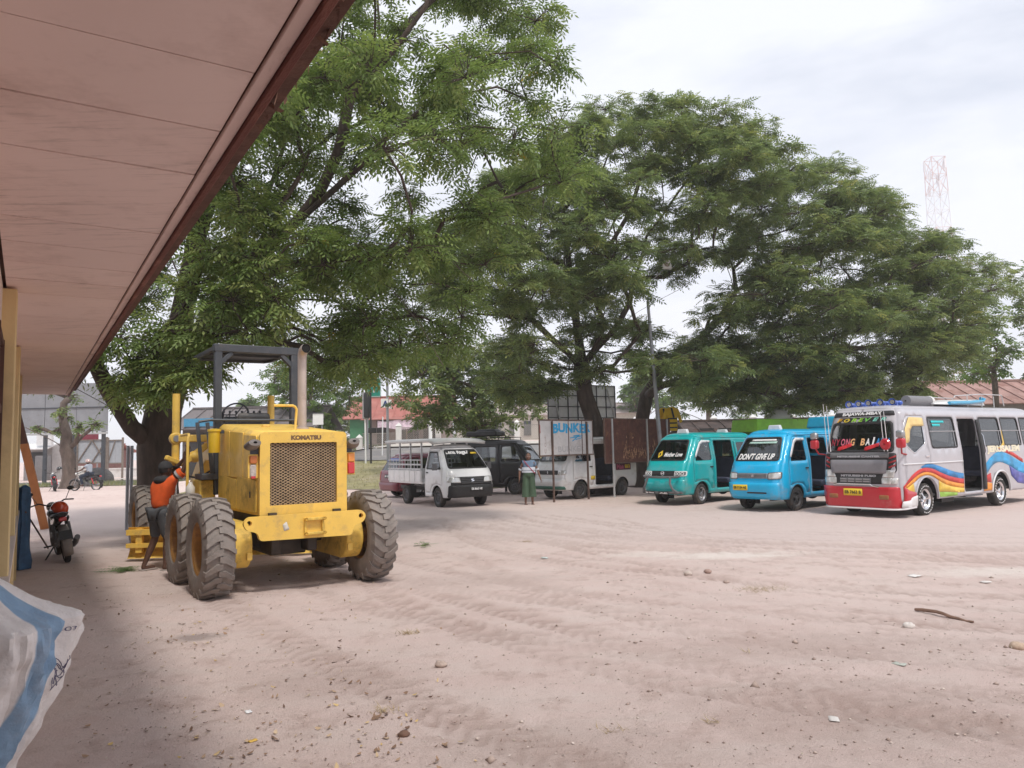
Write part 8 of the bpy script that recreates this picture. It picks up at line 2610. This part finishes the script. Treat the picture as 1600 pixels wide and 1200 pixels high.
mm = MB().ball((0, 0, .2), (1.1, .8, .85), 16, 10); o = mm.build('gravel_heap', mat('gravel_dark', (.12, .11, .105), .9, var=.4, scale=10, bump=1.0, bscale=14), None, smooth=60, loc=(gp.x, 54, 0)); tag(o, 'dark gravel heap on the ground behind the rider', 'heap')
# --- wooden planks, blue tarp and broom at the building wall
A_ = P(22, 610, 11.0); 
def bw_(a_, b_, z): 
    c_, s_ = math.cos(BTH), math.sin(BTH); return Vector((a_ * c_ - b_ * s_, a_ * s_ + b_ * c_, z))
ptop = P(20, 622, 17.2); pbot = G(70, 826, .03)
d_ = (pbot - ptop)
def long_board(nm, lab, p, q, w, h, m_):
    c_ = (p + q) / 2; o = MB().bar(p - c_, q - c_, w, h, up=(.8, .5, .2)).build(nm, m_, None, bevel=.004, loc=c_); return tag(o, lab, 'plank')
M_PLANK = mat('orange_plank', (.42, .17, .06), .65, var=.18, scale=4, stretch=(1, 1, .2))
tt = Vector((ptop.x, ptop.y, ptop.z)); bb_ = pbot
gpl = bb_ + d_.normalized() * .05
pl = thing('leaning_plank', 'long plank, dark above and orange brown below, leaning on the building wall', 'plank', (0, 0, 0))
# extend the plank down to the earth along its own direction
tlen = 0.0
foot = bb_ + d_.normalized() * tlen
mid = tt + d_ * .33
c_ = (tt + foot) / 2
pl.location = foot
MB().bar(tt - foot, mid - foot, .17, .05, up=(.3, -.9, .1)).build('dark_part', M_DARKW, pl)
MB().bar(mid - foot, Vector((0, 0, 0)), .18, .055, up=(.3, -.9, .1)).build('bare_part', M_PLANK, pl)
# blue tarpaulin bundle standing at the wall
gp = bw_(-.02, 14.6, 0)
tp = MB(); n = 20
prof = [(.0, .10), (.15, .11), (.5, .085), (.9, .075), (1.25, .08), (1.5, .07), (1.55, .02)]
for z, r in prof:
    for k in range(n):
        a_ = 2 * math.pi * k / n; rr = r * (1 + .22 * math.sin(4 * a_ + z * 5) + .1 * math.sin(9 * a_))
        tp.v.append((rr * math.cos(a_), rr * math.sin(a_) * 1.2, z * .86))
for i in range(len(prof) - 1):
    for k in range(n): k2 = (k + 1) % n; tp.f.append((i * n + k, i * n + k2, (i + 1) * n + k2, (i + 1) * n + k))
tp.f.append(tuple(len(tp.v) - n + k for k in range(n)))
o = tp.build('blue_tarpaulin', mat('tarp_blue', (.035, .10, .20), .5, var=.35, scale=6, bump=.3), None, smooth=50, loc=gp); tag(o, 'rolled blue tarpaulin standing against the building wall', 'tarpaulin')
p0 = P(40, 800, 12.2); p1 = G(75, 858)
st_ = MB().tube([p0 - p1, Vector((0, 0, .02))], [.014, .018], 6).build('broom_stick', mat('stick_brown', (.14, .08, .055), .8), None, loc=p1); tag(st_, 'brown stick leaning behind the dusty motorbike', 'stick')
# --- hanging yellow jackets on the tree behind the teal minibus
M_JY = mat('jacket_yellow', (.78, .50, .01), .6, var=.08)
for k, (px, py, lab) in enumerate(((1037, 652, 'yellow work jacket hanging beside the lamp post'), (1050, 655, 'yellow work jacket with black stripes hanging behind the teal minibus'))):
    p = P(px, py, 30 - .2 * k)
    t = thing('hanging_jacket', lab, 'jacket', (p.x, p.y, p.z))
    s = .85 + .25 * k
    pts = [(-.22, -.42), (.22, -.42), (.24, .1), (.36, -.15), (.46, -.08), (.30, .36), (.10, .44), (-.10, .44), (-.30, .36), (-.46, -.08), (-.36, -.15), (-.24, .1)]
    m = MB().prism([(u * s * .8, v * s) for u, v in pts], (-.05, .05), lambda u, v, w: (u, w, v)); m.build('cloth', M_JY, t, bevel=.03)
    for z in (-.30, -.14, .02)[: 1 + 2 * k]: MB().box((0, 0, z * s), (.40 * s * .82, .125, .05 * s)).build('stripe', M_BLK, t)
    MB().bar((-.02, -.07, .40 * s), (.06, -.07, .05 * s), .07, .012, up=(0, 1, 0)).build('strap', M_BLK, t)
    MB().tube([(0, 0, .42 * s), (0, 0, .9), (0, .3, 1.2)], .01, 5).build('hook', M_BLK, t)
# --- white board behind the grader hood
p = P(497, 655, 45); zg = tz(p.x, 45)
t = thing('notice_board', 'small white notice board on posts behind the grader', 'notice board', (p.x, p.y, zg))
MB().box((0, 0, p.z - zg), (.62, .06, .66)).build('face', M_WHT, t); MB().box((0, 0, p.z - zg + .36), (.7, .12, .06)).build('cap', M_GDK, t)
for x in (-.22, .22): MB().box((x, .06, (p.z - zg) / 2), (.06, .06, p.z - zg)).build('post', M_POLE, t)
# ================================================================== foreground sack and litter on the ground
def sack():
    m = MB()
    n, rows = 220, 110
    A0 = P(-118, 900, 2.25)       # axis of the covered stack, left of the frame
    H = 1.50
    # silhouette radius by height, taken from the folds: (z, radius towards +x)
    top_z = P(18, 880, 2.2).z
    prof = [(0.0, .24), (.5, .20), (.75, .21), (.85, .245), (.94, .305), (1.11, .358), (1.24, .378), (1.272, .374), (1.295, .31), (1.34, .24), (1.38, .19), (1.42, .13), (1.45, .06), (1.462, .003)]
    prof = smooth_tbl(prof, 1)
    cx, cy = A0.x, A0.y
    def vn(u, v, sd): return float(vnoise(np.array([u]), np.array([v]), sd)[0])
    def fold(a, z):
        k = min(1, (1.47 - z) * 5)
        w = .07 * (.6 - abs(math.sin(4.5 * a + .8 * z + 2.2 * vn(a * 2, z * 2, 61)))) + .045 * (.6 - abs(math.sin(11 * a - 1.1 * z + 3 * vn(a * 3, z * 3, 62))))
        w += .07 * vn(a * 8, z * 10, 63) + .055 * vn(a * 19, z * 20, 64) + .03 * vn(a * 40, z * 42, 65) + .10 * math.exp(-((a - .62) / .3) ** 2) * max(0, z - .9)
        return 1 + w * k
    for j in range(rows + 1):
        z = 1.462 * j / rows
        r0 = interp(prof, z)
        for k in range(n):
            a = 2 * math.pi * k / n
            f = fold(a, z)
            m.v.append((r0 * f * math.cos(a), r0 * f * math.sin(a), z))
    for j in range(rows):
        for k in range(n):
            k2 = (k + 1) % n; m.f.append((j * n + k, j * n + k2, (j + 1) * n + k2, (j + 1) * n + k))
    m.f.append(tuple(rows * n + k for k in range(n)))
    mt, nt, b = new_mat('woven_sack_cloth')
    L = nt.links.new
    tc = N(nt, 'ShaderNodeTexCoord'); sp = N(nt, 'ShaderNodeSeparateXYZ'); L(tc.outputs['Object'], sp.inputs[0])
    at = N(nt, 'ShaderNodeMath', operation='ARCTAN2'); L(sp.outputs[1], at.inputs[0]); L(sp.outputs[0], at.inputs[1])
    wob = N(nt, 'ShaderNodeTexNoise', Scale=3.0, Detail=3.0); L(tc.outputs['Object'], wob.inputs['Vector'])
    ad = N(nt, 'ShaderNodeMath', operation='MULTIPLY_ADD'); L(wob.outputs['Fac'], ad.inputs[0]); ad.inputs[1].default_value = .25; L(at.outputs[0], ad.inputs[2])
    lean = N(nt, 'ShaderNodeMath', operation='MULTIPLY_ADD'); L(sp.outputs[2], lean.inputs[0]); lean.inputs[1].default_value = -.53; L(ad.outputs[0], lean.inputs[2])
    sub = N(nt, 'ShaderNodeMath', operation='ADD'); L(lean.outputs[0], sub.inputs[0]); sub.inputs[1].default_value = .52
    ab = N(nt, 'ShaderNodeMath', operation='ABSOLUTE'); L(sub.outputs[0], ab.inputs[0])
    rp = N(nt, 'ShaderNodeMapRange'); rp.inputs[1].default_value = .165; rp.inputs[2].default_value = .185; rp.inputs[3].default_value = 1; rp.inputs[4].default_value = 0; L(ab.outputs[0], rp.inputs[0])
    mx = N(nt, 'ShaderNodeMix', data_type='RGBA'); L(rp.outputs[0], mx.inputs[0]); mx.inputs[6].default_value = (.70, .655, .63, 1); mx.inputs[7].default_value = (.22, .34, .48, 1)
    no = N(nt, 'ShaderNodeTexNoise', Scale=5.0, Detail=9.0, Roughness=.7); L(tc.outputs['Object'], no.inputs['Vector'])
    r2 = N(nt, 'ShaderNodeMapRange'); r2.inputs[1].default_value = .52; r2.inputs[2].default_value = .75; r2.inputs[4].default_value = .55; L(no.outputs['Fac'], r2.inputs[0])
    m2 = N(nt, 'ShaderNodeMix', data_type='RGBA'); L(r2.outputs[0], m2.inputs[0]); L(mx.outputs[2], m2.inputs[6]); m2.inputs[7].default_value = (.33, .28, .26, 1)
    L(m2.outputs[2], b.inputs['Base Color']); b.inputs['Roughness'].default_value = .6
    # woven tape relief
    w1 = N(nt, 'ShaderNodeTexWave', Scale=110.0); w1.bands_direction = 'Z'; L(tc.outputs['Object'], w1.inputs['Vector'])
    w2 = N(nt, 'ShaderNodeTexNoise', Scale=14.0, Detail=6.0); L(tc.outputs['Object'], w2.inputs['Vector'])
    b1 = N(nt, 'ShaderNodeBump', Strength=.15, Distance=.002); L(w1.outputs['Fac'], b1.inputs['Height'])
    b2 = N(nt, 'ShaderNodeBump', Strength=.7, Distance=.02); L(w2.outputs['Fac'], b2.inputs['Height']); L(b1.outputs[0], b2.inputs['Normal']); L(b2.outputs[0], b.inputs['Normal'])
    t = thing('woven_sack', 'white woven plastic sheet with a broad blue stripe draped over a stack', 'sack', (cx, cy, 0))
    link('cloth', m.mesh('cloth', mt, smooth=30), t)
    # stamped marks on the cloth near its corner
    mk = mat('stamp_ink', (.13, .12, .19), .8)
    def onc(a, z, lift=.006):
        r0 = interp(prof, z)
        f = fold(a, z)
        return ((r0 * f + lift) * math.cos(a), (r0 * f + lift) * math.sin(a), z)
    lettering('6F-03', .018, mk, t, lambda u, v: onc(.27 + u / .36, 1.232 + v - .15 * u, .004), width=.052)
    s_ = MB(); rr = random.Random(5)
    for k in range(9):
        a_ = .22 + rr.uniform(-.05, .05); z_ = 1.10 + rr.uniform(-.035, .035)
        pts = [onc(a_ + .012 * q, z_ + .018 * math.sin(q * .7 + k), .003) for q in range(9)]
        s_.tube(pts, .0013, 3, cap=False)
    s_.build('ink_mark', mk, t)
    return t
sack()
# leaf litter, pebbles: too many to count
def scatter(n, region, seed):
    r = np.random.default_rng(seed); out = []
    while len(out) < n:
        px, py = region(r)
        d = ray(px, py)
        if d.z >= -.01: continue
        t_ = -CAMH / d.z; x, y = d.x * t_, d.y * t_
        if y > 24 or y < .8: continue
        out.append((x, y))
    return np.array(out)
def litter(name, label, n, region, size, material, seed, flat=True):
    xy = scatter(n, region, seed); r = np.random.default_rng(seed + 1)
    z = ground_h(xy[:, 0], xy[:, 1])
    s = size * r.uniform(.4, 1.4, n)
    a = r.uniform(0, 2 * np.pi, n)
    ux = np.stack([np.cos(a), np.sin(a), r.normal(0, .25, n)], 1); uy = np.stack([-np.sin(a), np.cos(a), r.normal(0, .35, n)], 1)
    c = np.stack([xy[:, 0], xy[:, 1], z + .006 + .15 * s], 1)
    asp = r.uniform(.3, .6, n)
    V = np.zeros((n, 6, 3)); 
    V[:, 0] = c - ux * s[:, None]; V[:, 3] = c + ux * s[:, None]
    V[:, 1] = c - ux * (s * .35)[:, None] - uy * (s * asp)[:, None]; V[:, 2] = c + ux * (s * .4)[:, None] - uy * (s * asp * .8)[:, None]
    V[:, 5] = c - ux * (s * .35)[:, None] + uy * (s * asp)[:, None]; V[:, 4] = c + ux * (s * .4)[:, None] + uy * (s * asp * .8)[:, None]
    V[:, 0, 2] += .3 * s; V[:, 3, 2] += .25 * s
    k = np.arange(n)[:, None] * 6
    Q = np.concatenate([k + np.array([[0, 1, 2, 5]]), k + np.array([[5, 2, 3, 4]])], 1).reshape(-1, 4)
    o = link(name, raw_mesh(name, V.reshape(-1, 3), Q, material, {'rnd': np.repeat(r.uniform(0, 1, n), 6)}))
    return tag(o, label, name.replace('_', ' '), kind='stuff')
def ramp_attr(name, stops):
    m, nt, b = new_mat(name)
    at = N(nt, 'ShaderNodeAttribute'); at.attribute_name = 'rnd'
    cr = N(nt, 'ShaderNodeValToRGB'); el = cr.color_ramp.elements
    el[0].position = stops[0][0]; el[0].color = stops[0][1] + (1,); el[1].position = stops[-1][0]; el[1].color = stops[-1][1] + (1,)
    for p, c in stops[1:-1]: e = el.new(p); e.color = c + (1,)
    nt.links.new(at.outputs['Fac'], cr.inputs[0]); nt.links.new(cr.outputs[0], b.inputs['Base Color'])
    b.inputs['Roughness'].default_value = .8
    return m
M_DRYL = ramp_attr('dry_leaf', [(0, (.12, .065, .04)), (.5, (.30, .19, .12)), (.85, (.48, .36, .24)), (1, (.50, .34, .10))])
def reg_left(r):
    cl = [(520, 1000, 60, 70), (470, 1080, 80, 60), (380, 1040, 90, 90), (340, 930, 60, 40), (230, 960, 70, 60), (430, 1160, 110, 40), (640, 1150, 40, 40), (300, 1000, 40, 20)]
    if r.random() < .62:
        c = cl[r.integers(len(cl))]; return r.normal(c[0], c[2]), r.normal(c[1], c[3])
    return r.uniform(100, 800), r.uniform(850, 1200)
litter('leaf_litter', 'dry brown leaves scattered over the sand near the building', 520, reg_left, .019, M_DRYL, 101)
def reg_all(r): 
    t = r.random() ** .7
    return r.uniform(120, 1600), 810 + 390 * t
litter('ground_chips', 'small dry chips and crumbs of earth strewn over the yard', 1500, reg_all, .0075, ramp_attr('chips', [(0, (.16, .10, .08)), (.5, (.34, .25, .20)), (.8, (.55, .47, .42)), (1, (.30, .26, .17))]), 103)
# pebbles: little lumps joined as stuff
def pebbles(n, region, size, seed, label):
    xy = scatter(n, region, seed); r = np.random.default_rng(seed)
    ico = np.array([(1, 0, 0), (-1, 0, 0), (0, 1, 0), (0, -1, 0), (0, 0, 1), (0, 0, -.6)], float)
    tri = np.array([(0, 2, 4), (2, 1, 4), (1, 3, 4), (3, 0, 4), (2, 0, 5), (1, 2, 5), (3, 1, 5), (0, 3, 5)])
    z = ground_h(xy[:, 0], xy[:, 1])
    V = ico[None] * (size * r.lognormal(0, .5, n))[:, None, None] * r.uniform(.6, 1.2, (n, 6, 1)) * np.array([1, 1, .65])
    a = r.uniform(0, 6.28, n); ca, sa = np.cos(a), np.sin(a)
    X = V[:, :, 0] * ca[:, None] - V[:, :, 1] * sa[:, None]; Y = V[:, :, 0] * sa[:, None] + V[:, :, 1] * ca[:, None]
    V = np.stack([X + xy[:, 0:1], Y + xy[:, 1:2], V[:, :, 2] + z[:, None] + size * .25], 2)
    Q = (np.arange(n)[:, None, None] * 6 + tri[None]).reshape(-1, 3)
    o = link('pebbles', raw_mesh('pebbles', V.reshape(-1, 3), Q, ramp_attr('pebble_col' + str(seed), [(0, (.26, .19, .155)), (.6, (.44, .34, .29)), (1, (.60, .52, .46))]), {'rnd': np.repeat(r.uniform(0, 1, n), 6)}))
    return tag(o, label, 'pebbles', kind='stuff')
pebbles(1300, reg_all, .0065, 111, 'small pinkish pebbles sprinkled over the yard')
def reg_right(r): return r.uniform(900, 1600), 880 + 200 * r.random()
pebbles(260, reg_right, .011, 113, 'crumbled lumps of earth along the wheel tracks')
# stones and scraps one can pick out
def stone(px, py, w, label, col, seed, name='stone'):
    g = G(px, py); d = g.length; s = w * g.y / FPX / 2
    m = MB(); m.ball((0, 0, s * .35), (s, s * .75, s * .6), 12, 8)
    r = random.Random(seed)
    o = m.build(name, mat('stone_' + str(seed), col, .9, var=.2, scale=20, bump=.4, bscale=30), None, smooth=30, loc=(g.x, g.y, gz(g.x, g.y)))
    for v in o.data.vertices:
        k = 1 + .25 * (r.random() - .5); v.co = Vector((v.co.x * k, v.co.y * k, v.co.z * k))
    return tag(o, label, name)
stone(689, 1041, 20, 'pale angular stone lying alone in the sand', (.42, .33, .28), 1)
stone(631, 1146, 18, 'dark brown clod among dry leaves', (.15, .085, .06), 2)
stone(1420, 980, 18, 'flat whitish stone close to the dry stick', (.62, .57, .53), 3)
stone(1590, 1012, 24, 'tan stone at the end of a wheel track', (.48, .36, .27), 4)
stone(1075, 898, 14, 'small pale stone beside the dry grass tuft', (.50, .42, .37), 5)
stone(1106, 897, 12, 'smaller reddish stone next to the pale one', (.36, .25, .21), 6)
stone(1135, 910, 10, 'little rounded stone before the dry grass tuft', (.40, .31, .27), 7)
def scrap(px, py, w, label, col, seed):
    g = G(px, py); s = w * g.y / FPX / 2; r = random.Random(seed)
    m = MB(); n = 6; k0 = []
    for j in range(4):
        for i in range(n):
            m.v.append(((i / (n - 1) - .5) * 2 * s * (1 - .15 * (j == 0)), (j / 3 - .5) * 1.3 * s, .002 + s * .14 * r.random()))
    for j in range(3):
        for i in range(n - 1): a = j * n + i; m.f.append((a, a + 1, a + n + 1, a + n))
    o = m.build('paper_scrap', mat('scrap_' + str(seed), col, .7, var=.1), None, smooth=True, loc=(g.x, g.y, gz(g.x, g.y) + .004), rot=(0, 0, r.uniform(0, 6)))
    md = o.modifiers.new('s', 'SOLIDIFY'); md.thickness = .002
    return tag(o, label, 'scrap')
scrap(1303, 1126, 22, 'crumpled white paper scrap on the open sand', (.56, .53, .50), 1)
scrap(1405, 1040, 20, 'faded green plastic scrap pressed into a wheel track', (.40, .42, .37), 2)
scrap(851, 871, 14, 'pale blue plastic shred near the packed lane', (.50, .54, .52), 3)
scrap(388, 1108, 14, 'white shiny wrapper among the dry leaves', (.72, .72, .72), 4)
scrap(1430, 901, 22, 'flat white litter piece on the packed lane', (.70, .67, .64), 5)
scrap(1540, 909, 18, 'second pale litter piece beyond the dry stick', (.66, .61, .57), 6)
scrap(395, 1156, 14, 'yellow curled leaf beside brown litter', (.60, .38, .08), 7)
# dry stick
a = G(1430, 953); b = G(1521, 971)
c_ = (a + b) / 2
pts = []
for i in range(9):
    t_ = i / 8; p = a + (b - a) * t_
    pts.append((p.x - c_.x, p.y - c_.y, gz(p.x, p.y) + .018 + .012 * math.sin(t_ * 5)))
o = MB().tube(pts, [.014, .017, .018, .017, .016, .016, .014, .012, .010], 7).build('dry_stick', mat('dry_stick', (.20, .12, .085), .85, var=.25, scale=12, bump=.3), None, smooth=40, loc=(c_.x, c_.y, 0)); tag(o, 'long dry stick lying across the sand', 'stick')
# fallen green sprigs
def sprig(px, py, w, label, seed, n=26, lm=None):
    g = G(px, py); s = w * g.y / FPX / 2
    r = np.random.default_rng(seed); F_ = frond(5, .26, .07, .024, .05, 55)
    K = F_.shape[0]; tv = F_.reshape(-1, 3)
    th = r.uniform(0, 6.28, n); V = []
    for k in range(n):
        c, sn = math.cos(th[k]), math.sin(th[k]); o_ = np.array([r.normal(0, s * .45), r.normal(0, s * .35), .02 + .05 * r.random()])
        M_ = np.array([[c, -sn, 0], [sn, c, 0], [0, 0, 1]]); q = tv @ M_.T * r.uniform(.6, 1.1); q[:, 2] = np.maximum(q[:, 2], -.01); V.append(q + o_)
    V = np.concatenate(V); V[:, 2] = np.maximum(V[:, 2], .008)
    t = thing('fallen_sprig', label, 'sprig', (g.x, g.y, gz(g.x, g.y)))
    link('leaves', raw_mesh('leaves', V, np.arange(len(V)).reshape(-1, 4), lm or M_LEAF_C, {'rnd': np.repeat(r.uniform(.1, .7, n), K * 4)}), t)
    m = MB()
    for k in range(5): a_ = r.uniform(0, 6.28); m.tube([(0, 0, .012), (s * .7 * math.cos(a_), s * .7 * math.sin(a_), .02)], .004, 5)
    m.build('twig', M_BARK, t)
sprig(191, 891, 46, 'heap of freshly fallen green leaves in front of the man', 1, 34)
sprig(658, 853, 38, 'thin fallen leafy sprig on the sand past the grader', 2, 10)
# dry grass tufts
def tuft(px, py, w, h, n, label, seed):
    g = G(px, py); s = w * g.y / FPX / 2; r = random.Random(seed); m = MB()
    for k in range(n):
        x, y = r.gauss(0, s * .45), r.gauss(0, s * .25); a_ = r.uniform(0, 6.28); L_ = h * r.uniform(.4, 1.2); ww = .0028
        tx, ty, tz_ = x + L_ * .9 * math.cos(a_), y + L_ * .9 * math.sin(a_), L_ * r.uniform(.1, .6)
        m.add([(x - ww, y, 0), (x + ww, y + ww, 0), (tx, ty, tz_)], [(0, 1, 2)])
    o = m.build('dry_grass_tuft', mat('dry_straw', (.36, .27, .15), .9, var=.3, scale=30), None, loc=(g.x, g.y, gz(g.x, g.y))); return tag(o, label, 'grass tuft')
tuft(1185, 920, 90, .12, 170, 'broad tuft of flattened dry straw beside small stones', 1)
tuft(640, 990, 40, .09, 70, 'wispy dry straw near the sand ridge past the grader wheel', 2)
tuft(1110, 1130, 26, .08, 26, 'few thin straws sticking out of the open sand', 3)
tuft(1170, 1020, 20, .10, 16, 'single sparse straw tuft in the wheel tracks', 4)
tuft(600, 1110, 50, .08, 60, 'dry straw caught by the brown clod', 5)
tuft(960, 1140, 50, .07, 50, 'thin straw wisps pressed into the sand', 6)
tuft(820, 848, 26, .08, 60, 'small dry weed clump on the packed lane', 7)
# verge grass
def area_verge(r, n):
    x = r.uniform(-14.5, 44, n); y = r.uniform(34.5, 47, n); return np.stack([x, y], 1)
blades('verge_grass', 'short dry grass blades on the street verge', 16000, area_verge, .13, .012, ramp_attr('grass_blade', [(0, (.16, .17, .06)), (.6, (.33, .29, .13)), (1, (.45, .38, .20))]), 71)
def area_patch(r, n):
    a = r.uniform(0, 6.28, n); q = r.uniform(0, 1, n) ** .5; return np.stack([-24 + 9.5 * q * np.cos(a), 49 + 3.0 * q * np.sin(a)], 1)
blades('patch_grass', 'green and dry grass blades under the forked tree', 6000, area_patch, .22, .014, ramp_attr('grass_blade2', [(0, (.10, .14, .04)), (.6, (.22, .24, .09)), (1, (.36, .31, .15))]), 72)

# ================================================================== haze added over the yard and street to lift the darks
hz_ob = MB().box((0, 0, 31), (824, 824, 66)).build('haze', None, None)
hm_ = bpy.data.materials.new('haze_air'); hm_.use_nodes = True
hn = hm_.node_tree
hn.nodes.remove(hn.nodes['Principled BSDF'])
pv = hn.nodes.new('ShaderNodeVolumePrincipled')
pv.inputs['Color'].default_value = (.985, .99, 1.0, 1); pv.inputs['Density'].default_value = .0010; pv.inputs['Anisotropy'].default_value = .2
hn.links.new(pv.outputs[0], hn.nodes['Material Output'].inputs['Volume'])
hz_ob.data.materials.append(hm_)
tag(hz_ob, 'thin pale haze added over yard and street to lift the darks', 'haze', kind='stuff')
